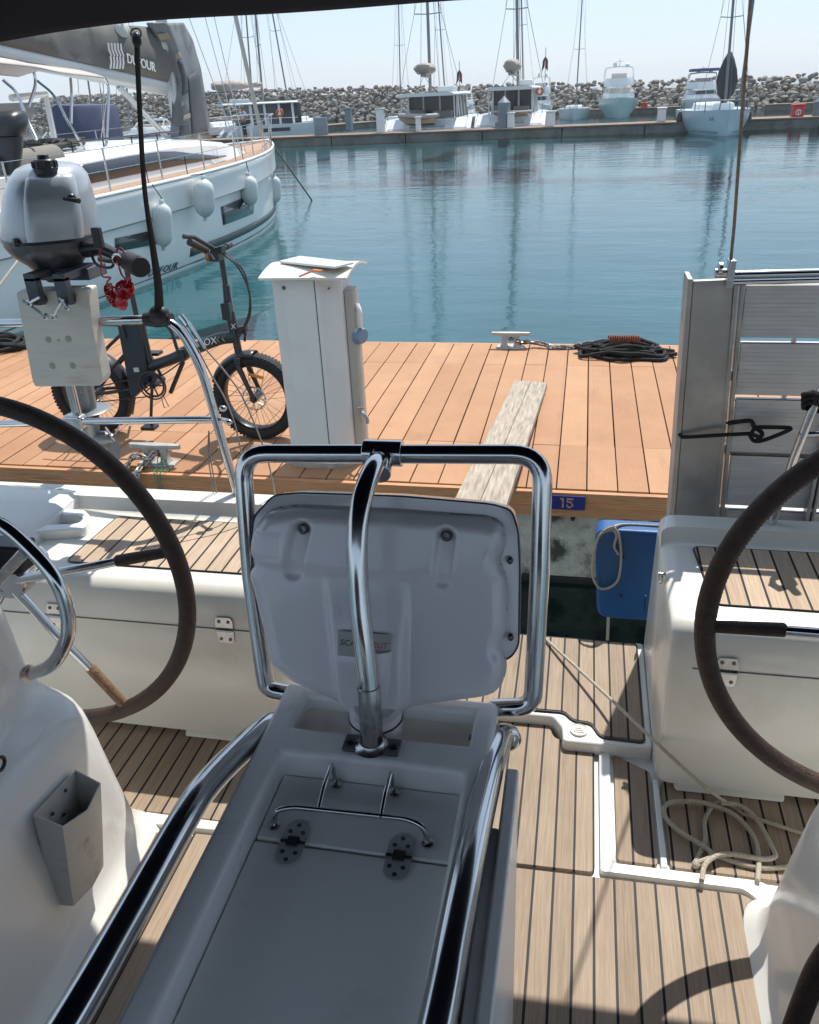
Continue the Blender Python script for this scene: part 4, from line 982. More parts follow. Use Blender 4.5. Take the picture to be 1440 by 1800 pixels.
q.build('hinge_post',ALU,gw,bevel=.002)
q=MB(); z1=GP(1290,478).z; 
q.tube([GP(1283,484,YG+.01),Vector((xr,YG+.01,GP(1440,477,YG+.01).z+.003))],.0135,14); q.tube([GP(1283,496,YG-.005),Vector((xr,YG-.005,GP(1440,490,YG-.005).z+.004))],.009,12); q.build('top_tube',CHROME,gw)
q=MB(); c=GP(1276,480,YG-.01); q.obox(c+Vector((.012,0,0)),(.010,0,0),(0,.02,0),(0,0,.038)); q.tube([c+Vector((-.03,0,0)),c+Vector((.02,0,0))],.014,12); q.lathe([(.019,0),(.019,.012)],c+Vector((-.022,0,.012)),(1,0,0),18); q.build('lifting_bracket',STEEL,gw,bevel=.002)
# rope to the lifting bracket
rp=thing('lifting_rope','thin tan rope running from the gangway bracket up out of view at the right','rope',GP(1283,470))
q=MB(); q.tube([GP(1283,478),GP(1291,395),P(1306,180,Y=2.42),P(1319,10,Y=2.34),P(1330,-160,Y=2.30)],.0045,8); q.build('rope',mat('tan_rope',(.30,.22,.15),.8,var=.3,vs=100),rp)
# bungee strap with knot
bg_=thing('bungee_cord','black shock cord knotted round the gangway side plate','cord',GP(1290,765,2.46))
q=MB(); yk=2.465
q.tube(cat([P(1194,738,Y=2.60),P(1190,750,Y=2.55),P(1197,766,Y=2.49),P(1210,768,Y=2.48),P(1262,765,Y=yk),P(1318,762,Y=yk)],6),.006,10)
q.tube(cat([P(1318,764,Y=yk),P(1326,775,Y=yk),P(1345,773,Y=yk-.01),P(1385,757,Y=yk-.01),P(1386,752,Y=yk),P(1350,751,Y=yk-.01),P(1330,752,Y=yk),P(1322,762,Y=yk-.02),P(1335,768,Y=yk-.02)],6),.0062,10)
q.tube(cat([P(1280,744,Y=yk),P(1300,741,Y=yk),P(1320,740,Y=yk),P(1326,750,Y=yk),P(1340,762,Y=yk-.01),P(1330,775,Y=yk-.01)],6),.0068,10)
q.tube([P(1276,744,Y=yk),P(1290,742,Y=yk)],[.003,.0085],8)
q.build('shock_cord',ROPEB,bg_)
# ---- blue fender board and its lines
fe=thing('flat_fender','flat blue foam fender board hanging beside the right locker over the dark water','fender',(.21,2.62,.8))
Yf=2.56
a=P(1045,930,Y=Yf); b=P(1050,1086,Y=Yf)
q=MB(); poly=rnd([Vector((a.x+.002,Yf,a.z)),Vector((.43,Yf,a.z)),Vector((.43,Yf,b.z)),Vector((b.x-.002,Yf,b.z))],.045,8,closed=True); q.prism(poly,(0,.085,0)); fo=q.build('foam_board',BLUE,fe,bevel=.012,bseg=4)
q=MB()
for px,py in ((1096,980),(1092,1047)): c=P(px,py,Y=Yf-.001); q.cyl(c,c+Vector((0,-.001,0)),.006,seg=14)
q.build('board_hole',BLACK,fe)
fl=thing('fender_line','off-white cord looped over the flat blue fender','rope',P(1075,930,Y=Yf))
q=MB(); yl=Yf-.012
q.tube(cat([P(1078,930,Y=yl),P(1055,940,Y=yl),P(1044,975,Y=yl),P(1042,1010,Y=yl),P(1052,1032,Y=yl),P(1068,1034,Y=yl),P(1086,1020,Y=yl),P(1092,985,Y=yl),P(1089,945,Y=yl),P(1080,928,Y=yl),P(1072,928,Y=yl),P(1060,934,Y=yl)],6),.0045,8)
q.build('loop',ROPEW,fl); q=MB()
q.tube(cat([P(1072,926,Y=yl),P(1084,940,Y=yl),P(1080,960,Y=yl),P(1088,975,Y=yl)],5),.0045,8)
q.tube(cat([P(1078,926,Y=yl),P(1100,922,Y=2.6),P(1180,926,Y=2.6)],5),.005,8)
q.build('lashing',ROPEW,fl); q=MB(); q.tube([P(1070,1080,Y=2.6),P(1068,1125,Y=2.58)],.0055,8); q.build('tail',ROPEW,fl)
# ---- rope on the sole
ro=thing('mooring_line','slack cream line crossing the stern platform and lying in loops on the shaded teak sole','rope',(.42,1.58,S))
def zs(p,z=S+.0075): return P(*p,z=z)
q=MB(); r=.0062
rA=P(958,1122,z=PZ+.012); q.tube(cat([rA,P(1060,1216,Y=2.05),P(1165,1316,Y=1.765),P(1225,1371,Y=1.715),P(1252,1393,Y=1.70),zs((1285,1416)),zs((1310,1432)),zs((1370,1452)),zs((1430,1472))],8),.0050,8)
L1=[(1300,1418),(1262,1411),(1240,1440),(1240,1475),(1228,1505),(1220,1520),(1224,1525)]
L2=[(1222,1518),(1252,1505),(1240,1490),(1190,1458),(1168,1432),(1172,1414),(1195,1409),(1240,1412),(1290,1432),(1325,1470),(1334,1510),(1332,1548)]
L3=[(1234,1548),(1240,1520),(1262,1504),(1290,1502),(1340,1510),(1362,1506),(1358,1490),(1330,1440),(1300,1416),(1268,1412)]
L4=[(1245,1498),(1290,1515),(1340,1526),(1390,1524),(1420,1524)]
for i,Lx in enumerate((L1,L2,L3,L4)):
    pts=cat([zs(p,S+.0072+.008*(i%3)) for p in Lx],8); q.tube(pts,r if i else .0055,8)
q.ell(zs((1224,1520),S+.012),(.010,.010,.008),10,8); q.build('line',ROPEW,ro)
# ---------------------------------------------------------------- things on the dock
D=.6
# service pedestal
px0,px1,py0,py1=-1.600,-1.232,4.125,4.40
PW=mat('pedestal_paint',(.66,.66,.65),.4,var=.05,vs=4,coat=.1,dirt=(.50,.46,.38),ds=3.5,dlo=.6,dhi=.85)
ped=thing('service_pedestal','tall white power and water pedestal standing near the dock edge beside the bicycle','pedestal',(-1.42,4.26,D))
q=MB(); ze=1.680
poly=rnd([Vector((px0,py0+.03,D+.03)),Vector((px0+.06,py0,D+.03)),Vector((px1-.10,py0,D+.03)),Vector((px1,py0+.07,D+.03)),Vector((px1,py1,D+.03)),Vector((px0,py1,D+.03))],.02,4,closed=True)
q.prism(poly,(0,0,ze-D-.03)); bd=q.build('body',PW,ped,bevel=.003)
q=MB(); q.prism([Vector((p.x*1.0,p.y,D+.0005)) for p in poly],(0,0,.0285)); q.build('plinth',mat('plinth',(.40,.39,.36),.6,dirt=(.15,.13,.1),ds=8),ped)
q=MB(); q.box((px0+.075,py0-.004,D+.07),(px1-.125,py0+.004,ze-.015)); dr=q.build('door',PW,ped,bevel=.002)
q=MB(); q.box((px1-.123,py0-.001,D+.05),(px1-.119,py0+.004,ze-.004)); q.build('door_gap',BLACK,ped)
q=MB(); c=P(499,506,Y=py0-.005); q.cyl(c,c+Vector((0,.012,0)),.011,seg=16); c=P(532,806,Y=py0-.002); q.cyl(c,c+Vector((0,.012,0)),.007,seg=12); q.build('lock',mat('lock_metal',(.08,.08,.09),.4,.8),ped)
# curved cap
q=MB()
def cap(u,v,o):
    x=px0-.035+(px1-px0+.105)*u; y=py0-.055+(py1-py0+.155)*v
    s=abs(2*v-1); z=ze+.045-.036*s**1.6
    return Vector((x,y,z+o))
n=16
vs=[cap(i/6,j/n,0) for j in range(n+1) for i in range(7)]+[cap(i/6,j/n,-.012) for j in range(n+1) for i in range(7)]
fs=[]
K=7*(n+1)
for j in range(n):
    for i in range(6):
        a=j*7+i; fs.append((a,a+1,a+8,a+7)); fs.append((K+a,K+a+7,K+a+8,K+a+1))
for j in range(n):
    a=j*7; fs.append((a,a+7,K+a+7,K+a)); a=j*7+6; fs.append((a,K+a,K+a+7,a+7))
for i in range(6): fs.append((i,K+i,K+i+1,i+1)); a=n*7+i; fs.append((a,a+1,K+a+1,K+a))
q.add(vs,fs); q.build('curved_cap',mat('cap_paint',(.66,.64,.57),.5,var=.06,vs=4,dirt=(.50,.42,.25),ds=5,dlo=.55,dhi=.8),ped,sharp=40)
q=MB()
q.box((px0+.02,py0+.01,ze-.001),(px1-.02,py1-.01,ze+.018)); q.build('cap_core',PW,ped)
# side cabinet, socket and hose tap on the right side
q=MB(); a=P(617,505,Y=4.30); 
q.prism(rnd([Vector((px1+.001,4.23,D+.10)),Vector((px1+.045,4.24,D+.10)),Vector((px1+.055,4.28,D+.10)),Vector((px1+.055,4.34,D+.10)),Vector((px1+.001,4.35,D+.10))],.01,3,closed=True),(0,0,a.z-D-.10)); q.build('side_housing',mat('grey_housing',(.40,.38,.34),.45,var=.08,vs=6),ped,bevel=.003)
q=MB(); c=P(632,590,Y=4.28); q.lathe([(.05,0),(.05,.02),(.042,.034),(.0,.036)],Vector((px1+.050,4.28,c.z)),(1,-.35,0),20,sx=1.15,sy=.9); q.build('socket_cover',mat('blue_grey_cover',(.14,.24,.33),.4),ped)
q=MB(); q.tube(cat([Vector((px1+.056,4.28,c.z+.17)),Vector((px1+.075,4.26,c.z+.13)),Vector((px1+.07,4.27,c.z+.05))],6),.014,8); q.build('cable',WHITE,ped)
q=MB(); c=P(634,728,Y=4.23); q.tube(cat([Vector((px1-.0,4.33,c.z+.01)),Vector((px1+.065,4.22,c.z+.01)),Vector((px1+.085,4.22,c.z-.02)),Vector((px1+.085,4.22,c.z-.05))],5),.010,8); q.tube([Vector((px1+.055,4.22,c.z+.01)),Vector((px1+.055,4.21,c.z+.045))],.006,8); q.tube([Vector((px1+.035,4.21,c.z+.045)),Vector((px1+.075,4.21,c.z+.045))],.006,8); q.build('water_tap',STEEL,ped)
for zz in (D+.10,ze-.06):
    q=MB(); q.cyl((px1-.05,py0+.022,zz),(px1-.05,py0+.012,zz),.006,seg=10); q.build('screw',DSTEEL,ped)
# loose things on the cap
def capz(v): return ze+.045-.036*abs(2*v-1)**1.6
fb=thing('white_folder','flat white plastic case lying on top of the service pedestal','case',P(560,462,z=ze+.08))
pts=[P(491,461,z=ze+.052),P(588,471,z=ze+.055),P(622,463,z=ze+.055),P(528,452,z=ze+.052)]
q=MB(); q.prism([Vector((p.x,p.y,p.z-.004)) for p in pts],(0,0,.012)); q.build('case',mat('case_white',(.72,.74,.74),.4),fb,bevel=.003)
q=MB(); 
cc=sum(pts,Vector())/4
q.prism([cc+(p-cc)*.8+Vector((0,0,.0085)) for p in pts],(0,0,.001)); q.build('case_lid',mat('case_grey',(.55,.58,.58),.4),fb)
ot=thing('orange_cutter','small orange and red utility tool lying at the front edge of the pedestal cap','tool',P(548,478,z=ze+.05))
q=MB(); a=P(526,486,z=capz(.06)+.007); b=P(552,475,z=capz(.25)+.010); c=P(567,476,z=capz(.3)+.010)
q.tube([a,b],[.008,.010],8,flat=.5); q.build('handle',mat('tool_red',(.42,.08,.05),.5),ot)
q=MB(); q.tube([b,c],[.013,.008],8,flat=.5); q.build('tip',mat('tool_orange',(.75,.22,.04),.5),ot)
# wooden gangplank, one end on the dock, the other on the yacht
gp=thing('gangplank','weathered grey wooden plank sloping from the dock decking toward the yacht stern','plank',(-.4,4.2,D))
A0=P(905,668,z=D+.045);A1=P(962,672,z=D+.045); B0=P(797,880,z=D+.16); B1=P(890,888,z=D+.16)
dA=(B0-A0); dB=(B1-A1); k=(A0.y-2.48)/(A0.y-B0.y)
q=MB(); E0=A0+dA*k; E1=A1+dB*k
def strip(t0,t1,o=0): 
    a=A0.lerp(A1,t0); b=A0.lerp(A1,t1); c=E0.lerp(E1,t1); d=E0.lerp(E1,t0)
    q.prism([a+Vector((0,0,o-.04)),b+Vector((0,0,o-.04)),c+Vector((0,0,o-.04)),d+Vector((0,0,o-.04))],(0,0,.04))
strip(0,.490); strip(.497,1,-.001)
PLK=mat('weathered_wood',(.39,.33,.26),.85,var=.28,vs=3,stretch=(22,2.2,1),bump=.6,bs=4,dirt=(.20,.165,.13),ds=2.5,dlo=.5,dhi=.75)
q.build('board',PLK,gp,bevel=.004)
q=MB()
for t in (.02,.40): 
    c=A0.lerp(E0,t); d=A1.lerp(E1,t); 
    zlow=D+.001
    if t<.1: q.prism([Vector((c.x,c.y,zlow)),Vector((d.x,d.y,zlow)),Vector((d.x,d.y-.08,zlow)),Vector((c.x,c.y-.08,zlow))],(0,0,c.z-.041-zlow-.002))
    else: q.prism([Vector((c.x,c.y,zlow)),Vector((d.x-.06,d.y,zlow)),Vector((d.x-.06,d.y-.06,zlow)),Vector((c.x,c.y-.06,zlow))],(0,0,c.z-.041-zlow-.004))
q.build('batten',PLK,gp)
# cleats
def cleat(name,label,c,L,rotz,group=None):
    t=thing(name,label,'cleat',c,local=True,rotz=rotz)
    q=MB(); h=.115
    q.loft([[Vector((x,(.024 if abs(x)<L*.3 else .017)*sy*w,h+zz)) for sy,zz in ((-1,-.012),(-1.15,0),(-1,.012),(0,.016),(1,.012),(1.15,0),(1,-.012),(0,-.016))] for x,w in ((-L/2,.55),(-L/2+.01,.9),(-L*.3,1),(0,1.1),(L*.3,1),(L/2-.01,.9),(L/2,.55))]); q.build('horn',CAST,t,sharp=60)
    for s_ in (-1,1):
        q=MB(); q.loft([[Vector((s_*L*.17+wx*a,wy*b,z)) for a,b in ((-1,-1),(1,-1),(1,1),(-1,1))] for z,wx,wy in ((.012,.032,.038),(.03,.022,.028),(.07,.018,.022),(h-.008,.024,.022))]); q.build('leg',CAST,t,bevel=.006,bseg=3)
    q=MB(); q.loft([[Vector((x*k,y*k,z)) for x,y in ((-L*.36,-.03),(-L*.2,-.05),(L*.2,-.05),(L*.36,-.03),(L*.36,.03),(L*.2,.05),(-L*.2,.05),(-L*.36,.03))] for z,k in ((0.0005,1.04),(.008,1.02),(.014,.96))]); q.build('base_plate',CAST,t,bevel=.002)
    return t
cl1=P(275,822,z=D); cl1=Vector((-2.33,4.13,D))
nearc=cleat('dock_cleat','near grey mooring cleat wrapped with chain and green twine at the dock edge',(P(283,800,z=D).x+.045,P(275,815,z=D).y,D),.32,0)
farc=cleat('dock_cleat','far grey mooring cleat at the back edge of the dock with a chain running right',(P(897,612,z=D).x,P(897,612,z=D).y+.02,D),.31,0)
def link(q,c,d,n,L=.038,r=.0055,wd=.013):
    d=V(d).normalized(); n=V(n); n=(n-d*n.dot(d)).normalized(); pts=[]
    for k in range(16):
        a=2*math.pi*k/16; ca,sa=math.cos(a),math.sin(a); off=(L/2-wd)*(1 if ca>0 else -1)
        pts.append(V(c)+d*(off+wd*ca)+n*wd*sa)
    q.tube(pts,r,6,closed=True)
def chain(name,label,path,parent_loc,L=.050,r=.0068,step=.034,jit=0):
    t=thing(name,label,'chain',parent_loc)
    pts=cat(path,30); q=MB(); acc=0; k=0; last=pts[0]
    for a,b in zip(pts,pts[1:]):
        acc+=(b-a).length
        if acc>=step:
            acc=0; d=(b-a).normalized(); s1,s2=frame(d); n=s1 if k%2 else s2
            j=Vector((random.uniform(-jit,jit),random.uniform(-jit,jit),random.uniform(0,jit))); link(q,b+j,d,n,L,r); k+=1
    q.build('links',GALV,t); return t
nx,ny=nearc.location.x,nearc.location.y
chain('chain','galvanised chain wound round the near cleat and hanging over the dock edge',[Vector((nx+.02,ny-.03,D+.10)),Vector((nx-.02,ny-.06,D+.06)),Vector((nx-.11,ny-.055,D+.07)),Vector((nx-.15,ny-.07,D+.02)),Vector((nx-.13,3.945,D+.012)),Vector((nx-.12,3.93,D-.06))],(nx-.1,ny-.07,D))
t=chain('chain','galvanised chain dropping from the near cleat straight down the dock face',[Vector((nx+.04,ny+.03,D+.075)),Vector((nx+.0,ny-.045,D+.07)),Vector((nx-.04,ny-.08,D+.03)),Vector((nx-.05,3.94,D+.012)),Vector((nx-.05,3.93,D-.10)),Vector((nx+.02,3.93,D-.26)),Vector((nx+.08,3.92,D-.40))],(nx,ny-.1,D))
gt=thing('green_twine','thin green twine tied round the near cleat and trailing over the dock edge','twine',(nx+.06,ny-.05,D))
q=MB(); 
for k in range(3): q.tube(cat([Vector((nx+.05,ny+.03,D+.03)),Vector((nx+.03+.02*k,ny-.04,D+.06-.01*k)),Vector((nx+.04+.03*k,ny-.08,D+.01)),Vector((nx+.05+.02*k,3.945,D+.008)),Vector((nx+.07+.01*k,3.935,D-.12)),Vector((nx+.12-.01*k,3.93,D-.26-.03*k)),Vector((nx+.10+.03*k,3.92,D-.36))],6),.003,6)
q.build('twine',mat('green_twine_fibre',(.02,.20,.12),.7),gt)
rg=thing('shore_shackle','dark weed covered knot of rope against the concrete float under the near cleat','rope',(nx+.1,3.9,D-.38))
q=MB()
for k in range(40):
    a=random.uniform(0,6.28); q.tube(cat([Vector((nx+.08+random.uniform(-.06,.08),3.93+random.uniform(-.03,.03),D-.30+random.uniform(-.08,.04))) for _ in range(4)],4),.005,6)
q.build('knot',mat('weed_rope',(.012,.022,.018),.9),rg)
fx,fy=farc.location.x,farc.location.y
chain('chain','heap of chain lying from the far cleat to the black rope coil',[Vector((fx-.02,fy+.03,D+.07)),Vector((fx+.05,fy-.03,D+.06)),Vector((fx+.1,fy+.02,D+.03)),Vector((fx+.14,fy-.02,D+.05)),Vector((fx+.2,fy+.02,D+.035)),Vector((fx+.26,fy,D+.03)),Vector((fx+.36,fy-.03,D+.014)),Vector((fx+.5,fy-.02,D+.014)),Vector((fx+.62,fy+.03,D+.03)),Vector((fx+.75,fy-.03,D+.02)),Vector((fx+.82,fy-.10,D+.014))],(fx+.3,fy,D),jit=.010,step=.02)
# rope coils
def coil(name,label,c,rx,ry,n,rr,seed,turns=9):
    t=thing(name,label,'rope',c); q=MB(); rs=random.Random(seed); c=V(c)
    for k in range(n):
        pts=[]; ph=rs.uniform(0,6.28); sx=rx*rs.uniform(.55,1.0); sy=ry*rs.uniform(.5,1.0); ox=rs.uniform(-.06,.06)*rx/.3; oy=rs.uniform(-.05,.05)*ry/.15
        z0=rr+rr*1.3*(k*.42)
        for i in range(14):
            a=ph+2*math.pi*i/14; j=rs.uniform(.78,1.16)
            zz=z0*(1-.5*abs(math.cos(a)))+rs.uniform(-.9,.9)*rr
            pts.append(c+Vector((ox+sx*math.cos(a)*j,oy+sy*math.sin(a)*j,max(rr,zz))))
        q.tube(cat(pts,4,closed=True),rr,8,closed=True)
    q.build('strands',ROPEB,t); return t
rc=P(1098,625,z=D); 
coil('rope_coil','untidy coil of thick black mooring rope at the dock back edge, right',(rc.x,rc.y+.02,D),.36,.16,12,.0145,3)
q=MB(); pts=[]
rcx=coil
tspr=thing('mooring_spring','rusty steel mooring spring lying in the black rope coil','spring',P(1090,605,z=D+.12))
for k in range(140):
    t=k/140; pts.append(Vector((rc.x-.13+.24*t,rc.y+.02+.03*math.cos(k*.62),D+.125+.028*math.sin(k*.62))))
q.tube(pts,.006,6); q.build('spring_wire',mat('rust',(.22,.075,.04),.8,var=.3,vs=40),tspr)
c2=P(12,612,z=D); coil('rope_coil','flat pile of dark mooring rope on the dock behind the outboard pad',(c2.x-.12,c2.y,D),.34,.22,9,.018,5)
# ---------------------------------------------------------------- folding fat-tyre bicycle
bx,by=P(290,740,z=D).x,4.56
bike=thing('electric_bicycle','matt black folding electric bicycle with fat tyres left of the white pedestal','bicycle',(bx,by,D))
BK=mat('matt_black_frame',(.022,.024,.027),.38,.1,var=.1,vs=10,coat=.2)
TY=mat('tyre_rubber',(.014,.014,.015),.8,var=.2,vs=30,bump=.5,bs=80)
RIM=mat('black_rim',(.02,.02,.022),.35,.4)
def b(px,py,dy=0.0): p=P(px,py,Y=by); return Vector((p.x,by+dy,p.z))
fwc=b(458,690); fwc=Vector((P(378,690,Y=by).x+.272,by,D+.272)); rwc=Vector((fwc.x-1.12,by,D+.272))
def bwheel(c,disc):
    q=MB(); prof=[(.0,.0)]
    rings=[]
    n=72
    for k in range(n):
        a=2*math.pi*k/n; d=Vector((math.cos(a),0,math.sin(a)))
        rings.append([c+d*r_+Vector((0,o,0)) for r_,o in ((.208,-.030),(.216,-.044),(.240,-.050),(.262,-.040),(.270,-.018),(.2715,0),(.270,.018),(.262,.040),(.240,.050),(.216,.044),(.208,.030))])
    q.loft(rings,loop=True,caps=False)
    for k in range(n):
        a=2*math.pi*(k+.5)/n; d=Vector((math.cos(a),0,math.sin(a))); t=Vector((-math.sin(a),0,math.cos(a)))
        for s_ in (-1,1): q.obox(c+d*.264+Vector((0,s_*.030,0)),t*.0070,d*.0045,Vector((0,.012,0)))
    ty=q.build('tyre',TY,bike,sharp=60)
    q=MB(); rings=[]
    for k in range(48):
        a=2*math.pi*k/48; d=Vector((math.cos(a),0,math.sin(a)))
        rings.append([c+d*r_+Vector((0,o,0)) for r_,o in ((.209,-.032),(.200,-.033),(.196,-.02),(.196,.02),(.200,.033),(.209,.032))])
    q.loft(rings,loop=True); rm=q.build('rim',RIM,bike,sharp=30)
    q=MB()
    for k in range(32):
        a=2*math.pi*k/32; h=a+(.5 if k%2 else -.5); s_=.022 if (k//2)%2 else -.022
        q.tube([c+Vector((math.cos(h)*.028,s_,math.sin(h)*.028)),c+Vector((math.cos(a)*.198,0,math.sin(a)*.198))],.0013,5)
    q.build('spokes',mat('spoke_wire',(.10,.10,.10),.35,.8) if 'spoke_wire' not in MATS else MATS['spoke_wire'],rm)
    q=MB(); q.cyl(c+Vector((0,-.055,0)),c+Vector((0,.055,0)),.024 if disc else .055,seg=20); q.cyl(c+Vector((0,-.065,0)),c+Vector((0,.065,0)),.012,seg=12); q.build('hub',BLKP,rm)
    q=MB(); rr_=[]
    for k in range(36):
        a=2*math.pi*k/36; rr_.append([c+Vector((math.cos(a)*r_,-.040+o,math.sin(a)*r_)) for r_,o in ((.066+.004*(k%2),0),(.080-.003*(k%3),0),(.080-.003*(k%3),.002),(.066+.004*(k%2),.002))])
    q.loft(rr_,loop=True)
    for k in range(6):
        a=2*math.pi*k/6; q.tube([c+Vector((math.cos(a)*.02,-.039,math.sin(a)*.02)),c+Vector((math.cos(a+.4)*.068,-.039,math.sin(a+.4)*.068))],.003,5)
    q.build('brake_disc',STEEL,rm)
    return ty
bwheel(fwc,True); bwheel(rwc,False)
q=MB(); q.obox(fwc+Vector((.02,-.012,.135)),Vector((.048,0,-.012)),(0,.004,0),Vector((.003,0,.010))); q.build('spoke_reflector',mat('amber_reflector',(.85,.28,.02),.25,coat=.8),bike,bevel=.004)
# frame
head_t=b(408,560); head_b=b(418,618)
q=MB()
q.tube([b(405,548),b(420,622)],.024,14)
q.tube(cat([b(415,592),b(385,596),b(345,612),b(320,622)],5),[.030]*16 if False else .030,12,flat=1.25)
q.tube(cat([b(322,622),b(300,632),b(262,645),b(252,650)],5),.032,12,flat=1.1)
q.obox(b(322,622),(.022,0,0),(0,.034,0),(0,0,.036))
q.tube([b(246,560),b(272,675)],.022,12)
q.tube(cat([b(312,615),b(296,575),b(262,566),b(236,568),b(200,600),b(185,615)],5),.011,10)
q.tube([b(322,636),b(300,690)],.014,10)
for s_ in (-.045,.045):
    q.tube([b(262,678,s_*.5),rwc+Vector((0,s_*1.35,0))],.011,8)
    q.tube([b(250,590,s_*.6),rwc+Vector((0,s_*1.4,0))],.010,8)
q.build('frame',BK,bike,sharp=50)
q=MB()
for s_ in (-.062,.062):
    q.tube([b(422,628,s_*.4),b(426,640,s_),fwc+Vector((0,s_,.02)),fwc+Vector((0,s_,-.012))],[.017,.018,.013,.013],12)
q.obox(b(424,630),(.02,0,0),(0,.07,0),(0,0,.02)); q.build('fork',BK,bike,bevel=.004)
q=MB(); q.tube([b(410,585),b(402,545),b(397,500)],[.024,.026,.021],14); q.obox(b(402,545,-.02),(.026,0,.0),(0,.03,0),(0,0,.05)); q.tube([b(397,505),b(388,445)],.0165,14); st_=q.build('handlebar_stem',BK,bike,bevel=.003)
q=MB(); q.tube([b(392,436,-.10),b(390,437,.10)],.012,10); q.tube([b(391,436,-.08),b(372,405,-.24),b(366,400,-.32)],.0125,10); q.build('handlebar',BK,bike)
q=MB(); q.tube([b(388,430,-.20),b(378,408,-.34)],.019,12); q.build('grip',BLACK,bike); q=MB(); q.tube([b(390,437,.06),b(389,437,.13)],.018,12); q.build('grip',BLACK,bike)
q=MB(); q.obox(b(398,434,-.12),(.035,0,.01),(0,.03,0),(0,0,.02)); q.obox(b(386,446,-.05),(.03,0,0),(0,.04,0),(0,0,.028)); q.tube([b(384,430,-.2),b(404,434,-.26),b(414,440,-.30)],.006,6); q.build('brake_lever',BLKP,bike,bevel=.004)
q=MB(); q.ell(b(374,448,-.06),(.022,.022,.03),12,8); q.build('bell',mat('brass_bell',(.35,.17,.07),.35,.7),bike)
q=MB(); 
q.tube(cat([b(404,440,-.10),b(432,462,-.12),b(450,500,-.12),b(451,540,-.10),b(440,566,-.07),b(424,582,-.03)],7),.0065,8)
q.build('brake_cable',BLKP,bike); q=MB()
q.tube(cat([b(402,440,-.06),b(436,470,-.08),b(447,510,-.08),b(446,545,-.08),b(432,575,-.05),b(418,600,-.02)],7),.005,8)
q.build('motor_cable',BLKP,bike); q=MB()
q.tube(cat([b(330,628,-.03),b(300,650,-.04),b(270,668,-.04)],5),.005,6); q.build('gear_cable',BLKP,bike)
q=MB(); q.obox(b(428,578,-.02),(.030,0,.006),(0,.02,0),(0,0,.022)); q.tube([b(432,584),b(430,600)],.008,8); q.build('front_lamp',BLKP,bike,bevel=.006)
# battery, saddle, crank, rack and mudguards
q=MB(); a0,a1,a2,a3=b(210,560),b(250,562),b(268,670),b(236,700)
q.prism([a0+Vector((0,-.045,0)),a1+Vector((0,-.045,0)),a2+Vector((0,-.045,0)),a3+Vector((0,-.045,0))],(0,.09,0)); bt=q.build('battery',mat('battery_case',(.020,.026,.036),.42,var=.1,vs=8),bike,bevel=.012,bseg=3)
q=MB(); q.obox(b(246,646,-.047),(.018,0,.002),(0,.0008,0),(-.001,0,.014)); q.build('battery_label',mat('label_grey',(.5,.52,.55),.5),bt)
q=MB(); q.tube([b(243,570),b(222,470)],.016,12); q.build('seat_post',BK,bike)
q=MB(); c=b(212,455); q.loft([[c+Vector((x,wd*math.cos(t),.022*math.sin(t)+hz)) for t in [2*math.pi*k/12 for k in range(12)]] for x,wd,hz in ((-.13,.03,.01),(-.10,.085,.008),(-.04,.08,0),(.04,.035,0),(.12,.02,-.005),(.135,.008,-.01))]); q.build('saddle',BLACK,bike,sharp=70)
cr=b(277,672)
q=MB(); q.torus(cr+Vector((0,-.06,0)),(0,1,0),.070,.006,48,6)
for k in range(5): a=2*math.pi*k/5; q.tube([cr+Vector((0,-.06,0)),cr+Vector((.068*math.cos(a),-.06,.068*math.sin(a)))],.005,6)
for k in range(40): a=2*math.pi*k/40; q.obox(cr+Vector((.0775*math.cos(a),-.06,.0775*math.sin(a))),(.003,0,0),(0,.0015,0),(0,0,.003))
q.cyl(cr+Vector((0,-.07,0)),cr+Vector((0,.07,0)),.022,seg=16); q.torus(cr+Vector((0,-.068,0)),(0,1,0),.088,.005,48,6); q.build('chainring',BLKP,bike)
q=MB(); q.tube([cr+Vector((0,-.075,0)),b(276,735,-.085)],.010,8); q.obox(b(280,738,-.13),(.045,0,0),(0,.035,0),(0,0,.009)); q.build('crank_arm',BLKP,bike); q=MB(); q.tube([cr+Vector((0,.075,0)),cr+Vector((-.06,.08,.15))],.010,8); q.obox(cr+Vector((-.06,.13,.15)),(.045,0,0),(0,.035,0),(0,0,.009)); q.build('crank_arm',BLKP,bike)
q=MB(); q.tube([cr+Vector((0,-.06,.068)),rwc+Vector((0,-.055,.04))],.004,6); q.tube([cr+Vector((0,-.06,-.068)),rwc+Vector((0.02,-.055,-.05))],.004,6); q.obox(rwc+Vector((.01,-.06,-.06)),(.012,0,.0),(0,.008,0),(.01,0,.04)); q.build('chain',BLKP,bike)
q=MB(); q.tube([b(292,688,-.05),b(308,706,-.09),b(300,708,-.09),b(290,694,-.05)],.003,6); q.tube([b(232,700,.04),b(212,742,.16)],.008,8); q.build('kickstand',BLKP,bike)
def guard(c,a0_,a1_):
    q=MB(); rings=[]
    for k in range(19):
        a=R_(a0_+(a1_-a0_)*k/18); d=Vector((math.cos(a),0,math.sin(a)))
        rings.append([c+d*(.283+o)+Vector((0,w_,0)) for w_,o in ((-.052,-.022),(-.045,-.004),(-.02,.006),(0,.009),(.02,.006),(.045,-.004),(.052,-.022))])
    q.loft(rings,closed=False,caps=False); return q.build('mudguard',BK,bike,solid=.003)
guard(fwc,84,158); guard(rwc,20,125)
q=MB()
for s_ in (-.06,.06): q.tube(rnd([b(228,590,s_),b(222,568,s_),b(150,566,s_),b(128,572,s_)],.02,4),.006,8); q.tube([b(165,567,s_),rwc+Vector((0,s_*1.3,.02))],.005,8)
for x_ in (150,175,200): q.tube([b(x_,567,-.06),b(x_,567,.06)],.005,8)
q.build('rear_rack',BLKP,bike)
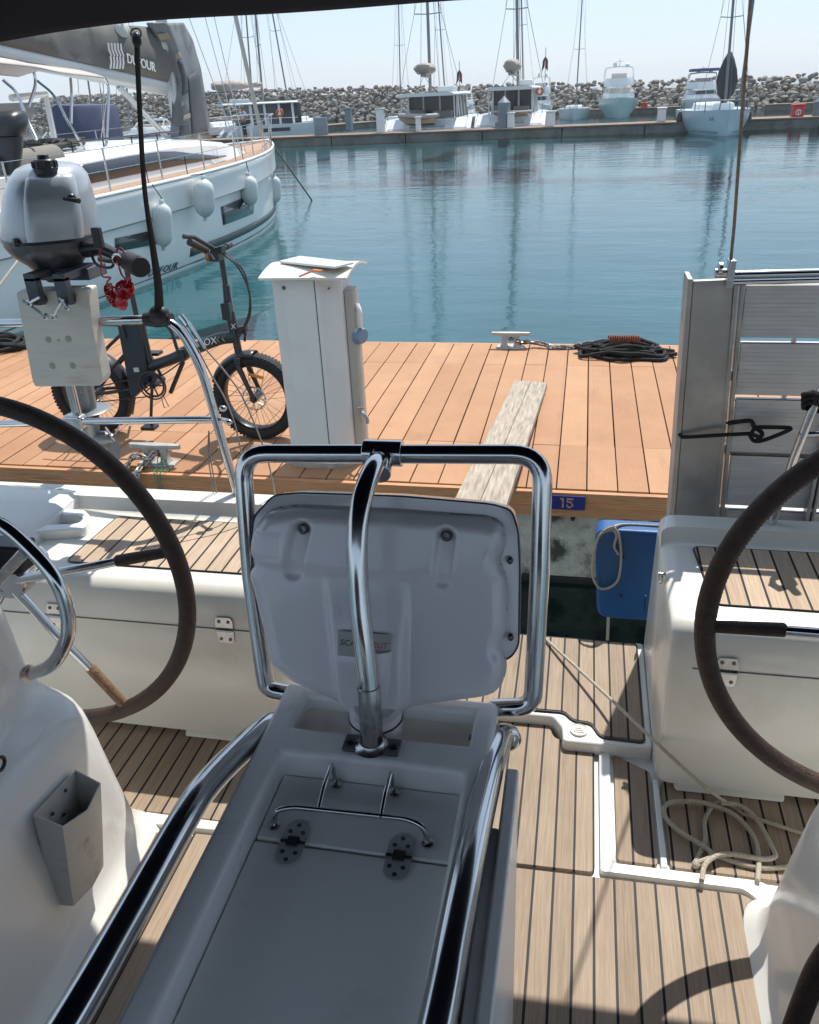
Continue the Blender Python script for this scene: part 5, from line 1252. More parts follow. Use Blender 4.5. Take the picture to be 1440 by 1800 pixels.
letters('lettering','OX',.058,b(373,597,-.040)+Vector((0,0,-.002)),Vector((1,0,.20)),Vector((-.2,0,1)),WHITE,bike,shear=.25)
letters('lettering','X',.045,b(413,572,-.030),Vector((1,0,.1)),Vector((0,0,1)),WHITE,bike,shear=.2)
q=MB()
for k in range(2):
    c=b(388+9*k,594-2*k,-.0405)
    for s_ in (-1,1): q.tube([c+Vector((-.010,0,0)),c+Vector((.010,0,s_*.017))],.003,5)
q.build('chevrons',mat('olive_print',(.16,.15,.08),.5),bike)
# ---------------------------------------------------------------- white sloop moored at the left
ny_=thing('moored_sloop','large white sloop with dark hull windows, grey boom cover and fenders moored at the left','sailing yacht',(-9.0,7.4,0),local=True,rotz=-R_(5.5))
LN=13.6
bpy.context.view_layer.update()
MW=Matrix.Translation((-9.0,7.4,0))@Matrix.Rotation(-R_(5.5),4,'Z'); MI=MW.inverted()
def hb(t):   # half beam at deck
    return 2.12*(1-max(0,(t-.38)/.62)**2.6)*(1-.10*max(0,(.3-t)/.3)**2)
def sh(t): return 1.36+.26*t**1.5
HULL=mat('topside_gelcoat',(.88,.865,.83),.18,var=.02,vs=1,coat=.4)
ANTI=mat('boot_stripe',(.05,.075,.085),.4)
def hsec(t):
    w_=hb(t); h=sh(t); y=LN*t; rk=0
    ww=w_*(.97-.12*t**3)
    return [(w_,h),(w_+.012,h-.05),(w_*1.0,h-.10),(w_*.985+.004,h-.42),(ww*.985,h-.46),(ww*.97,.55),(ww*.95,.30),(ww*.93,.17),(ww*.88,-.05),(ww*.6,-.3),(0.0,-.42)]
ts=[0,.01,.03,.08,.15,.25,.35,.45,.55,.62,.69,.75,.8,.85,.89,.93,.96,.985,1.0]
q=MB()
rings=[]
for t in ts:
    s_=hsec(t); yb=lambda z: LN*t - (.10*(1-z/1.5) if t>.9 else 0)*(t-.9)/.1
    r=[Vector((x,yb(z),z)) for x,z in s_]+[Vector((-x,yb(z),z)) for x,z in reversed(s_[:-1])]
    rings.append(r)
q.loft(rings,closed=True); 
me_i=q
hull=q.build('hull',[HULL],ny_,sharp=28)
# decorative boot stripe set just proud
def side(t,z,o=0.0):
    s_=hsec(t); 
    for (x0,z0),(x1,z1) in zip(s_,s_[1:]):
        if z0>=z>=z1: k=(z0-z)/(z0-z1+1e-9); x=x0+(x1-x0)*k; return Vector((x+o,LN*t-((.10*(1-z/1.5))*(t-.9)/.1 if t>.9 else 0),z))
    return Vector((s_[0][0]+o,LN*t,z))
def strip(name,t0,t1,zf0,zf1,m,o=.006,n=40,th=.0):
    q=MB(); vs=[];fs=[]
    for k in range(n+1):
        t=t0+(t1-t0)*k/n; vs+= [side(t,zf0(t),o),side(t,zf1(t),o)]
    for k in range(n): fs.append((2*k,2*k+1,2*k+3,2*k+2))
    q.add(vs,fs); return q.build(name,m,ny_,solid=.004)
strip('boot_stripe',.45,.985,lambda t:.34,lambda t:.20,ANTI)
strip('waterline_band',0.0,.995,lambda t:.085,lambda t:-.10,ANTI)
strip('strake_shade_strip',0.0,.99,lambda t:sh(t)-.425,lambda t:sh(t)-.445,mat('strake_shadow',(.40,.42,.42),.4),o=.004)  # grey strip under the hull step, shade put into its colour
def hwin(px,label):
    """window on the hull side, corners given in the photograph"""
    out=[]
    for a,b in px:
        best=None
        for k in range(0,400):
            t=.05+.93*k/400
            for j in range(60):
                z=.3+1.0*j/60; w=MW@side(t,z)
                d=RW.transposed()@(w-C0); x=720+F*d.x/-d.z; y=900-F*d.y/-d.z
                e=(x-a)**2+(y-b)**2
                if best is None or e<best[0]: best=(e,t,z)
        out.append(best)
    (t0,z0),(t1,z1),(t2,z2),(t3,z3)=[(q_[1],q_[2]) for q_ in out]
    n=14; vs=[];fs=[]
    for k in range(n+1):
        u=k/n; ta=t0+(t1-t0)*u; za=z0+(z1-z0)*u; tb=t3+(t2-t3)*u; zb=z3+(z2-z3)*u
        vs+=[side(ta,za,.008),side(tb,zb,.008)]
    for k in range(n): fs.append((2*k,2*k+1,2*k+3,2*k+2))
    q=MB(); q.add(vs,fs); return q.build('hull_window',DGLASS,ny_,solid=.006)
hwin([(201,418),(298,398),(292,425),(202,443)],'')
hwin([(389,364),(446,338),(446,375),(392,396)],'')
# lettering on the hull, following the side
def hull_letters(txt,pxa,pxb,size):
    me=text_mesh(txt,1.0,.004,.25,1.15); xs=[v.co.x for v in me.vertices]; x0,x1=min(xs),max(xs)
    def solve(a,b):
        best=None
        for k in range(0,500):
            t=.05+.9*k/500
            for j in range(50):
                z=.1+.6*j/50; w=MW@side(t,z); d=RW.transposed()@(w-C0); x=720+F*d.x/-d.z; y=900-F*d.y/-d.z
                e=(x-a)**2+(y-b)**2
                if best is None or e<best[0]: best=(e,t,z)
        return best
    a=solve(*pxa); b=solve(*pxb)
    for v in me.vertices:
        u=(v.co.x-x0)/(x1-x0); t=a[1]+(b[1]-a[1])*u; z=a[2]+(b[2]-a[2])*u+v.co.y*size
        p=side(t,z,.010+v.co.z); v.co=p
    me.materials.clear(); me.materials.append(ANTI); o=bpy.data.objects.new('lettering',me); COL.objects.link(o); hang(o,ny_)
hull_letters('DUFOUR',(261,481),(311,467),.15)
# deck, side decks in teak, cabin trunk
TKD=teak_mat('teak_deck_far',0,pitch=.05,base=(.42,.29,.20),gap=.06)
q=MB(); vs=[];fs=[]
for k in range(41):
    t=k/40*.995; w_=max(.01,hb(t)-.05); vs+=[Vector((w_,LN*t,sh(t)+.004)),Vector((-w_,LN*t,sh(t)+.004))]
for k in range(40): fs.append((2*k,2*k+1,2*k+3,2*k+2))
q.add(vs,fs); q.build('teak_deck',TKD,ny_,solid=.01)
q=MB()
for s_ in (1,-1): q.tube([Vector((s_*(hb(k/40)-.02),LN*k/40,sh(k/40)+.03)) for k in range(41)],.028,8)
q.build('toe_rail',HULL,ny_)
def trunk(t,k):
    w_=min(hb(t)-.62,1.35)*k; return w_
sec=[(.02,.10,.0),(.06,.22,.9),(.20,.36,.95),(.30,.50,1),(.42,.52,1),(.52,.50,1),(.60,.44,.98),(.68,.32,.95),(.74,.16,.9),(.78,.02,.8)]
q=MB(); rings=[]
for t,h,k in sec:
    w_=max(.05,min(hb(t)-.55,1.38)*(1 if t>.1 else .98)); z=sh(t); y=LN*t
    rings.append([Vector((w_,y,z)),Vector((w_*.96,y,z+h*.78)),Vector((w_*.86,y,z+h*.98)),Vector((w_*.5,y,z+h*1.06)),Vector((0,y,z+h*1.1)),Vector((-w_*.5,y,z+h*1.06)),Vector((-w_*.86,y,z+h*.98)),Vector((-w_*.96,y,z+h*.78)),Vector((-w_,y,z))])
q.loft(rings,closed=True); cab=q.build('coachroof',HULL,ny_,sharp=35)
def tw(t,f,o=.01):
    for a,b in zip(sec,sec[1:]):
        if a[0]<=t<=b[0]:
            k=(t-a[0])/(b[0]-a[0]); h=a[1]+(b[1]-a[1])*k; break
    w_=max(.05,min(hb(t)-.55,1.38)); return Vector((w_*(1-.04*f/.78)+o,LN*t,sh(t)+h*f))
def cwin(t0,t1,f0,f1,name='cabin_window'):
    q=MB(); vs=[];fs=[];n=10
    for k in range(n+1):
        t=t0+(t1-t0)*k/n; tp=min(1,k/n*6); te=min(1,(1-k/n)*2.2); fa=f0+(f1-f0)*.5; top=f0+(f1-f0)*max(.15,te)
        vs+=[tw(t,f0),tw(t,top)]
    for k in range(n): fs.append((2*k,2*k+1,2*k+3,2*k+2))
    q.add(vs,fs); q.build(name,DGLASS,ny_,solid=.01)
cwin(.31,.66,.22,.74); cwin(.17,.235,.22,.68)
# cockpit coamings, wheel, table bits
q=MB(); q.box((-1.5,.4,sh(.05)),(1.5,2.6,sh(.05)+.04)); q.box((1.15,.6,1.40),(1.45,3.3,1.78)); q.box((-1.45,.6,1.40),(-1.15,3.3,1.78)); q.build('cockpit_coaming',HULL,ny_,bevel=.06,bseg=3)
q=MB(); q.torus((.85,1.1,1.95),(0,1,.2),.45,.02,40,8)
for k in range(3): a=k*2.09; q.tube([Vector((.85,1.1,1.95)),Vector((.85+.45*math.cos(a),1.1,1.95+.45*math.sin(a)))],.012,6)
q.build('steering_wheel',CHROME,ny_)
q=MB(); q.tube([Vector((1.0,2.7,1.83)),Vector((1.0,4.4,1.90))],[.20,.18],16); q.build('rolled_cushion',mat('taupe_canvas',(.22,.205,.18),.85,bump=.3,bs=60),ny_)
# stanchions, lifelines
q=MB(); wires=[[],[]]
for t in (.16,.30,.40,.50,.60,.68,.76,.83,.89):
    p=Vector((hb(t)-.06,LN*t,sh(t))); q=MB(); q.tube([p,p+Vector((0,0,.62))],.0135,8); q.build('stanchion',STEEL,ny_); q=MB(); q.tube([Vector((-p.x,p.y,p.z)),Vector((-p.x,p.y,p.z+.62))],.0135,8); q.build('stanchion',STEEL,ny_)
    wires[0].append(p+Vector((0,0,.61))); wires[1].append(p+Vector((0,0,.33)))
q=MB()
for wv in wires:
    ww=[Vector((hb(.02)-.1,.4,sh(0)+ (wv[0].z-sh(.16))))]+wv+[Vector((.25,LN*.97,sh(.97)+.6 if wv is wires[0] else sh(.97)+.33))]
    q.tube(ww,.005,6); q.tube([Vector((-p.x,p.y,p.z)) for p in ww],.005,6)
q.build('lifeline',STEEL,ny_)
q=MB(); q.tube(rnd([Vector((hb(.89)-.06,LN*.89,sh(.89)+.62)),Vector((.30,LN*.985,sh(1)+.60)),Vector((-.30,LN*.985,sh(1)+.60)),Vector((-hb(.89)+.06,LN*.89,sh(.89)+.62))],.15,5),.014,8)
for x_ in (.25,-.25): q.tube([Vector((x_,LN*.97,sh(1))),Vector((x_,LN*.985,sh(1)+.6))],.013,8)
q.build('pulpit',STEEL,ny_)
q=MB(); q.tube([Vector((.95,LN*.36,sh(.36)+.66)),Vector((.85,LN*.60,sh(.6)+.60))],.014,8); 
for k in range(5): t=.36+.06*k; q.tube([Vector((.95-.1*k/4,LN*t,sh(t)+.50)),Vector((.95-.1*k/4,LN*t,sh(t)+.655-.012*k))],.012,6)
q.build('roof_hand_rail',BLKP,ny_)
q=MB()
for k in range(26): 
    q.tube(cat([Vector((.5+random.uniform(-.25,.3),4.9+random.uniform(-.5,.6),sh(.3)+.60+random.uniform(0,.12))) for _ in range(5)],4),.02,6)
q.build('piled_sheets',mat('grey_rope',(.10,.10,.09),.9),ny_)
# spars: mast, boom, cover, spreaders and shrouds
MAST=mat('painted_mast',(.52,.54,.54),.35,.3,var=.04,vs=1)
bpt=[MI@P(-60,90,X=-8.95),MI@P(285,152,X=-8.15)]
my=bpt[1].y+.22
bpt[0].x=0;bpt[1].x=0
q=MB(); q.tube([Vector((0,my+.1,1.75)),Vector((0,my-.15,16.5))],[.12,.09],14,flat=.72); ms=q.build('mast',MAST,ny_)
q=MB()
for zz,wd in ((6.2,.95),(9.8,.8),(13.2,.6)): q.tube([Vector((-wd,my-.2,zz+.1)),Vector((0,my,zz)),Vector((wd,my-.2,zz+.1))],.03,6)
q.build('spreaders',MAST,ms)
q=MB()
for s_ in (-1,1):
    q.tube([Vector((s_*1.6,my-.25,1.6)),Vector((s_*.95,my-.2,6.3)),Vector((s_*.8,my-.2,9.9)),Vector((0,my,16.3))],.008,5)
    q.tube([Vector((s_*1.55,my-.35,1.6)),Vector((0,my,9.7))],.008,5); q.tube([Vector((s_*1.6,my-.5,1.6)),Vector((0,my,6.1))],.008,5)
q.tube([Vector((0,.2,1.5)),Vector((0,my-.1,16.3))],.008,5); q.build('shrouds',STEEL,ms)
q=MB(); q.tube([Vector((0,LN*.975,1.75)),Vector((0,my+.2,15.8))],.05,8); q.build('furled_jib',mat('sail_cloth',(.50,.50,.47),.8),ny_)
bdir=(bpt[1]-bpt[0]).normalized()
q=MB(); q.loft([[c+Vector((wx*math.cos(t),0,wz*math.sin(t))) for t in [2*math.pi*k/16 for k in range(16)]] for c,wx,wz in ((bpt[0]-bdir*1.0,.11,.15),(bpt[0],.12,.16),(bpt[1],.12,.16))]); bm__=q.build('boom',MAST,ny_)
CVR=mat('taupe_sail_cover',(.125,.122,.112),.85,var=.12,vs=2,bump=.7,bs=5,stretch=(1,1,1))
L_=(bpt[1]-bpt[0]).length
q=MB(); rings=[]
for k in range(31):
    t=k/30; c=bpt[0]-bdir*1.0+bdir*(L_+1.0)*t; hh=.26+.62*t**1.1; wd=.17+.05*math.sin(t*9); wob=.02*math.sin(k*1.7)
    rings.append([c+Vector((x+wob*(z/hh if z>0 else 0),0,z+.11)) for x,z in ((.13,-.03),(wd,.15*hh),(wd*1.05+wob,.4*hh),(wd*.8,.7*hh),(.06,hh*.97),(0,hh),(-.06,hh*.97),(-wd*.8,.7*hh),(-wd,.3*hh),(-.13,-.03))])
q.loft(rings); cv=q.build('boom_cover',CVR,ny_,sharp=80)
q=MB(); c0_=bpt[0]+bdir*(L_*.72)+Vector((0,0,.62))
for k in range(9):
    q.ell(c0_+bdir*(k*.16)+Vector((random.uniform(-.08,.08),0,.10+.05*math.sin(k*1.3))),(.13,.17,.13+.05*random.random()),10,8)
q.build('sail_head',MATS['sail_cloth'],cv)
q=MB(); q.tube([bpt[1]-bdir*1.5+Vector((0,0,-.15)),Vector((0,my-.1,1.75))],.05,8); q.build('vang_strut',MAST,ms)
# lettering on the cover (starboard side)
def cov_pt(px,py):
    # plane of the cover's starboard face
    p=P(px,py,X=-8.0); 
    n=MW.to_3x3()@Vector((1,0,0)); o=MW@(bpt[1]+Vector((.245,0,.3)))
    d=RW@Vector((px-720,-(py-900),-F)); t=(o-C0).dot(n)/d.dot(n); return C0+d*t
a_=MI@cov_pt(220,102); b_=MI@cov_pt(274,120)
r_v=(b_-a_); c_=(a_+b_)/2; c_.x=.258
letters('lettering','DUFOUR',.215,c_,r_v,Vector((0,0,1)),WHITE,cv,extr=.006)
e0=MI@cov_pt(205,97); e0.x=.245
q=MB()
for k in range(5):
    y0=e0.y-.20+.09*k
    for z0,z1,s_ in ((-.20,-.02,-.05),(-.01,.18,.05)): q.tube([Vector((.245,y0+s_,e0.z+z0)),Vector((.25,y0,e0.z+(z0+z1)/2)),Vector((.245,y0+s_*.1+.02,e0.z+z1))],.016,5)
q.build('emblem',WHITE,cv)
# grey storm cover draped down the forward side of the mast
GC=mat('grey_tarp',(.17,.185,.20),.7,var=.10,vs=1.5,bump=.6,bs=3,dirt=(.11,.115,.12),ds=1.4,dlo=.5,dhi=.56)
q=MB(); 
LFT=[(258,40),(284,92),(303,150),(302,205),(300,244)]; RGT=[(322,40),(338,70),(352,120),(362,180),(372,244)]
def tp(u,v):
    n=len(LFT)-1; k=min(n-1,int(v*n)); f=v*n-k
    l=(LFT[k][0]+(LFT[k+1][0]-LFT[k][0])*f,LFT[k][1]+(LFT[k+1][1]-LFT[k][1])*f); r=(RGT[k][0]+(RGT[k+1][0]-RGT[k][0])*f,RGT[k][1]+(RGT[k+1][1]-RGT[k][1])*f)
    w=P(l[0]+(r[0]-l[0])*u,l[1]+(r[1]-l[1])*u,X=-8.0+.0*u); p=MI@w
    bow=.28*math.sin(math.pi*u)+.03*math.sin(14*u+5*v)
    w2=P(l[0]+(r[0]-l[0])*u,l[1]+(r[1]-l[1])*u,X=-8.1+bow); return MI@w2
q.grid(tp,26,26); sc_=q.build('storm_cover',GC,ny_,solid=.03)
def patch(name,u0,u1,v0,v1,m,n=8):
    q=MB(); nn=(MI.to_3x3()@Vector((1,-.6,0))).normalized()*.035
    q.grid(lambda u,v: tp(u0+(u1-u0)*u,v0+(v1-v0)*v)+nn,n,n); q.build(name,m,sc_,solid=.004)
DP=mat('dark_panel',(.045,.055,.065),.6,var=.2,vs=3); BP=mat('tan_patch',(.30,.26,.19),.8)
patch('dark_panel',.52,.93,.50,.97,DP); patch('dark_panel',.25,.50,.36,.62,DP); patch('dark_panel',.10,.45,.86,.97,DP)
patch('tan_patch',.08,.42,.10,.16,BP); patch('tan_patch',.30,.50,.30,.34,BP); patch('tan_patch',.06,.34,.66,.70,BP); patch('tan_patch',.30,.50,.78,.82,BP)
# bimini with frame at the stern
bc=mat('cream_canvas',(.50,.45,.42),.8,var=.06,vs=2,bump=.3,bs=8)
def nb(px,py,X=-8.2): return MI@P(px,py,X=X)
q=MB()
A_=[nb(-30,108,-7.7),nb(60,118,-7.7),nb(110,128,-7.7),nb(187,137,-7.7)]
e1=cat(A_,8)
rings=[[p+Vector((-1.7*k/8,0,.13*math.sin(math.pi*k/8)+.10*(k/8))) for k in range(9)] for p in e1]
q.loft(rings,closed=False,caps=False); q.build('bimini',bc,ny_,solid=.02)
q=MB()
q.tube(cat([nb(183,135,-7.7),nb(191,155,-7.7),nb(190,200,-7.65),nb(187,250,-7.6),nb(178,315,-7.4)],5),.022,8)
q.tube(cat([nb(66,142,-7.8),nb(95,168,-7.75),nb(120,215,-7.7),nb(150,265,-7.6),nb(182,322,-7.4)],5),.020,8)
q.tube(cat([nb(5,140,-7.9),nb(30,165,-7.8),nb(48,210,-7.7),nb(64,245,-7.5)],5),.022,8)
q.tube(cat([nb(124,138,-7.9),nb(126,170,-7.8),nb(125,218,-7.7)],5),.022,8)
q.tube(cat([nb(60,127,-7.8),nb(62,150,-7.8),nb(50,188,-7.8)],5),.022,8)
q.build('bimini_frame',CHROME,ny_)
q=MB(); q.tube([nb(20,172,-8.6),nb(80,165,-8.6),nb(96,246,-8.6)],.05,8); q.build('gantry',HULL,ny_)
# black outboard on its rail
bo=thing('black_outboard','black outboard motor on the stern rail of the white sloop, far left','outboard motor',P(18,285,X=-7.4))
o_=P(22,205,X=-7.6); s_=1.0
def bsec(py,x0,x1,dp):
    a=P(x0,py,X=-7.6); b=P(x1,py,Y=a.y); c=(a+b)/2; hw=abs(b.x-a.x)/2; return [Vector((c.x+hw*math.copysign(abs(math.cos(t))**.7,math.cos(t)),c.y+dp*math.copysign(abs(math.sin(t))**.7,math.sin(t)),c.z)) for t in [2*math.pi*k/20 for k in range(20)]]
q=MB(); q.loft([bsec(194,-2,30,.12),bsec(197,-6,38,.18),bsec(206,-8,41,.22),bsec(222,-8,41,.22),bsec(238,-6,38,.2),bsec(240,0,32,.14)]); q.build('cowling',BLKP,bo,sharp=60)
q=MB(); q.loft([bsec(240.5,-2,36,.15),bsec(262,0,36,.13),bsec(290,4,34,.11),bsec(330,8,30,.09)]); q.build('leg',BLKP,bo,sharp=60)
yk=P(10,213,X=-7.6).y
letters('lettering','25 XS',.085,P(14,213,Y=yk-.235),Vector((1,0,0)),Vector((0,0,1)),WHITE,bo)
# fenders along the side
FEN=mat('white_fender',(.62,.66,.64),.35,var=.05,vs=5,coat=.15,dirt=(.45,.45,.40),ds=4,dlo=.6,dhi=.85)
def fender(px,ptop,pbot,wpx,label,X):
    best=None
    for k in range(300):
        t_=.2+.78*k/300
        for j in range(40):
            z_=.3+1.0*j/40; w_=MW@side(t_,z_); d_=RW.transposed()@(w_-C0); e_=(720+F*d_.x/-d_.z-px)**2+(900-F*d_.y/-d_.z-(ptop+pbot)/2)**2
            if best is None or e_<best[0]: best=(e_,w_)
    w_=best[1]; rr_=wpx/F*((w_-C0).dot(RW@Vector((0,0,-1))))/2
    out_=MW.to_3x3()@Vector((1,0,0)); c_=w_+out_*rr_*.95; Yc=c_.y; Yc=P(px,(ptop+pbot)/2,X=c_.x).y
    a=P(px,ptop,Y=Yc); b=P(px+ (wpx*.10),pbot,Y=Yc); t=thing('fender',label,'fender',(a.x,a.y,b.z),'fenders hung along the white sloop')
    L=(a.z-b.z); d=(a-RW@Vector((0,0,0))); r=wpx/F*((a-C0).dot(RW@Vector((0,0,-1))))/2; ax=(a-b)
    ax=ax.normalized(); L=(a-b).length
    q=MB(); q.lathe([(0.0,0),(.028,.005),(.035,.07),(r*.45,.085),(r*.80,.085+r*.35),(r*.97,.085+r*.8),(r,.085+r*1.2),(r,L-.07-r*1.1),(r*.96,L-.07-r*.7),(r*.80,L-.07-r*.3),(r*.45,L-.07),(.04,L-.055),(.035,L-.01),(.0,L)],b,ax,22); q.build('body',FEN,t,sharp=60)
    p=MI@a; tt=p.y/LN; top=MW@Vector((hb(tt)-.05,p.y,sh(tt)+.06)); q=MB(); q.tube([a-ax*.01,Vector((a.x,a.y,a.z+.02)),Vector((top.x+.05,top.y,top.z-.02)),top,MW@Vector((hb(tt)-.06,p.y,sh(tt)+.33))],.007,6); q.build('lanyard',ROPEB,t)
    return t
fender(284,350,441,34,'white fender nearest the camera, partly behind the black strap',-6.42)
fender(357,308,389,37,'plump white fender on the sloop just above the bicycle handlebar',-6.36)
fender(437,303,368,30,'white fender beside the forward hull window of the sloop',-6.42)
fender(482,305,362,22,'slim white fender hung at the bow of the sloop',-6.95)
bl=thing('bow_line','taut mooring line running from the sloop bow down into the water','rope',P(500,260,X=-7.4))
q=MB(); bw=MW@Vector((.15,LN*.985,1.62)); q.tube([bw,P(550,354,z=-.05)],.022,8); q.build('line',mat('dull_rope',(.22,.19,.15),.85),bl)
sl=thing('stern_line','white mooring line slanting from the left edge to the sloop stern','rope',P(10,500,Y=6.6))
q=MB(); q.tube([P(60,420,Y=7.6),P(0,500,Y=6.75),P(-60,610,z=D+.05)],.011,8); q.build('line',ROPEW,sl)
# short round fender board at the bow
# ---------------------------------------------------------------- boats beyond the basin
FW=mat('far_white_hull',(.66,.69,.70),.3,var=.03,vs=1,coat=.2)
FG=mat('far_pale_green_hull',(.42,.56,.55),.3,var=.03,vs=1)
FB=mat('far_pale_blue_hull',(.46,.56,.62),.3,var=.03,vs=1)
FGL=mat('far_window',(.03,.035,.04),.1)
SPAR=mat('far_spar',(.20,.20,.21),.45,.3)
SAILB=mat('beige_sail_bag',(.36,.31,.27),.85,var=.25,vs=2,bump=.5,bs=4)
RUB=mat('grey_dinghy_tube',(.36,.36,.34),.6)
CANB=mat('slate_blue_canvas',(.075,.085,.15),.85,var=.12,vs=1.5,bump=.5,bs=3)
WIRE=mat('rigging_wire',(.16,.17,.18),.4,.5)
def L_(o,p): # world -> local of an unrotated, unscaled root
    return p-Vector(o.location)
def rig(t,foot,lean,h,w,hw,stays=True,spr=(.35,.62),boom=None):
    """mast and rigging in the boat's own axes"""
    foot=V(foot); top=foot+Vector((lean,0,h)); q=MB(); q.tube([foot,top],[w,w*.75],10); m=q.build('mast',SPAR,t)
    q=MB()
    for s_ in spr:
        c=foot.lerp(top,s_); q.tube([c+Vector((-hw*.45*(1.2-s_),0,.05)),c,c+Vector((hw*.45*(1.2-s_),0,.05))],w*.32,6)
    q.build('spreaders',SPAR,m)
    if stays:
        q=MB()
        for s_ in (-1,1):
            c=foot.lerp(top,spr[0])+Vector((s_*hw*.45*(1.2-spr[0]),0,.05)); base_=foot+Vector((s_*hw,0,-.6))
            q.tube([base_,c,top],w*.12,5); q.tube([base_,foot.lerp(top,.6)],w*.12,5)
        q.tube([foot+Vector((lean*.1,-hw*1.6,-.6)),top],w*.14,5); q.tube([foot+Vector((0,hw*1.8,-.6)),top],w*.14,5)
        q.build('shrouds',WIRE,m)
    return m
def hull_bow_on(t,L,W,H,m,name='hull',xo=0,keel=-.3,flare=.8,dirn=-1):
    """hull with bow toward the viewer (dirn -1) or away (+1)"""
    q=MB(); rings=[]
    for k in range(15):
        u=k/14; wd=W/2*(1-max(0,(u-.35)/.65)**2.2)+.03; h=H*(1+.12*u*u); y=dirn*L*u
        rings.append([Vector((xo+wd*a,y+dirn*(-.35*(1-b))*(u>.9)*(u-.9)*10,-.15+(h+.15)*b)) for a,b in ((-1,1),(-1.0,.9),(-.96,.6),(-flare*.97,.25),(-flare*.8,0.0),(-.3,-.12),(.3,-.12),(flare*.8,0.0),(flare*.97,.25),(.96,.6),(1.0,.9),(1,1))])
    q.loft(rings); return q.build(name,m,t,sharp=35)
def catamaran(label,pxl,pxr,ywl,Y,mast_px,mast_top,bag,dinghy,roofy,hullr=1.0,seed=0):
    a=P(pxl,ywl,Y=Y); b=P(pxr,ywl,Y=Y); W=b.x-a.x; cx_=(a.x+b.x)/2
    t=thing('catamaran',label,'catamaran',(cx_,Y,0),local=True)
    top=P((pxl+pxr)/2,roofy,Y=Y).z
    hH=.62*top*.72; hw=W*.15
    for s_ in (-1,1):
        q=MB(); rings=[]
        for k in range(11):
            u=k/10; y=-.2+9*u; wd=hw*(1 if u<.5 else 1-((u-.5)/.5)**2*.9); z=hH*(.45 if u<.04 else (.62 if u<.09 else 1))
            rings.append([Vector((s_*(W/2-hw)+x,y,zz)) for x,zz in ((-wd,z),(-wd,z*.5),(-wd*.7,.0),(-wd*.2,-.2),(wd*.2,-.2),(wd*.7,0),(wd,z*.5),(wd,z))])
        q.loft(rings); h=q.build('hull',FW,t,sharp=40)
        q=MB()
        for j in range(3): q.box((s_*(W/2-hw)-hw*.75,-.75+.28*j,hH*(.15+.17*j)),(s_*(W/2-hw)+hw*.75,-.15,hH*(.20+.17*j)))
        q.build('transom_steps',FW,h,bevel=.03)
        q=MB(); q.box((s_*(W/2-.01),3.0,hH*.6),(s_*(W/2+.02),5.6,hH*.8)); q.build('hull_window',FGL,h)
    q=MB(); q.box((-W/2+hw*1.4,.2,hH*.55),(W/2-hw*1.4,7,hH*.98)); q.build('bridge_deck',FW,t,bevel=.06)
    cw=W*.31
    q=MB(); q.loft([[Vector((x*cw*k,y,z)) for x,y in ((-1,2.2),(1,2.2),(1,6.4),(.8,7.2),(-.8,7.2),(-1,6.4))] for z,k in ((hH*.98,1),(top-.10,.92))]); q.build('saloon',FGL,t)
    for s_ in (-1,1):
        for y_ in (2.2,3.5,4.9,6.2): q=MB(); q.prism([(s_*cw*1.0,y_,hH*.98),(s_*cw*1.02,y_,hH*.98),(s_*cw*.95,y_,top-.1),(s_*cw*.92,y_,top-.1)],(0,.22,0)); q.build('window_post',FW,t)
    for x_ in (-.93,-.35,.28,.93): q=MB(); q.box((x_*cw-.05,2.16,hH*.98),(x_*cw+.05,2.22,top-.1)); q.build('window_post',FW,t)
    for s_ in (-1,1): q=MB(); q.tube([Vector((s_*cw*.98,.5,hH*.98)),Vector((s_*cw*.98,.3,top-.08))],.045,8); q.build('roof_post',FW,t)
    q=MB(); q.box((-cw*.8,1.3,hH*.98),(-cw*.2,2.0,hH+.5)); q.build('cockpit_seat',MATS['taupe_canvas'],t,bevel=.05)
    q=MB(); q.box((.1*cw,1.2,hH*.98),(cw*.8,1.9,hH+.42)); q.build('cockpit_seat',MATS['taupe_canvas'],t,bevel=.05)
    q=MB(); q.loft([[Vector((x*cw*1.13*k,y,z)) for x,y in ((-1,.0),(-.9,-.25),(.9,-.25),(1,0),(1,6.8),(-1,6.8))] for z,k in ((top-.10,1),(top-.02,1.01),(top+.06,.95),(top+.10,.8))]); q.build('hard_top',FW,t,sharp=50)
    q=MB(); q.box((cw*.35,.6,top+.08),(cw*.95,2.3,top+.42)); q.build('helm_seat',FW,t,bevel=.08)
    q=MB(); q.tube([Vector((-W/2+.2,.1,hH)),Vector((-W/2+.2,.1,hH+.55)),Vector((-W/2+.2,6.5,hH+.5))],.018,5); q.tube([Vector((W/2-.2,.1,hH)),Vector((W/2-.2,.1,hH+.55)),Vector((W/2-.2,6.5,hH+.5))],.018,5); q.build('guard_rail',SPAR,t)
    # mast
    f=P(mast_px,roofy+2,Y=Y+4.5); tt=P(mast_px-9,-60,Y=Y+4.5)
    lf=f-Vector((cx_,Y,0)); lt=tt-Vector((cx_,Y,0)); 
    rig(t,lf,lt.x-lf.x,lt.z-lf.z+6,.105,W*.42,boom=None)
    c0=P(bag[0],bag[1],Y=Y+1.0)-Vector((cx_,Y,0)); hz=(P(bag[0],bag[1]-bag[3]/2,Y=Y+1).z-P(bag[0],bag[1]+bag[3]/2,Y=Y+1).z); hx=bag[2]/F*(Y+1)/.87/2
    q=MB(); rings=[]
    for k in range(13):
        u=k/12; y=-.8+5.2*u; sc=.45+.55*math.sin(math.pi*min(1,u*1.25+.12))
        rings.append([Vector((c0.x+(lf.x-c0.x)*u*.8+hx*sc*math.cos(s_)+.05*math.sin(5*s_+k),y,c0.z+(.5*hz)*sc*math.sin(s_)*(1.0)+.04*math.sin(3*s_+k*2))) for s_ in [2*math.pi*i/14 for i in range(14)]])
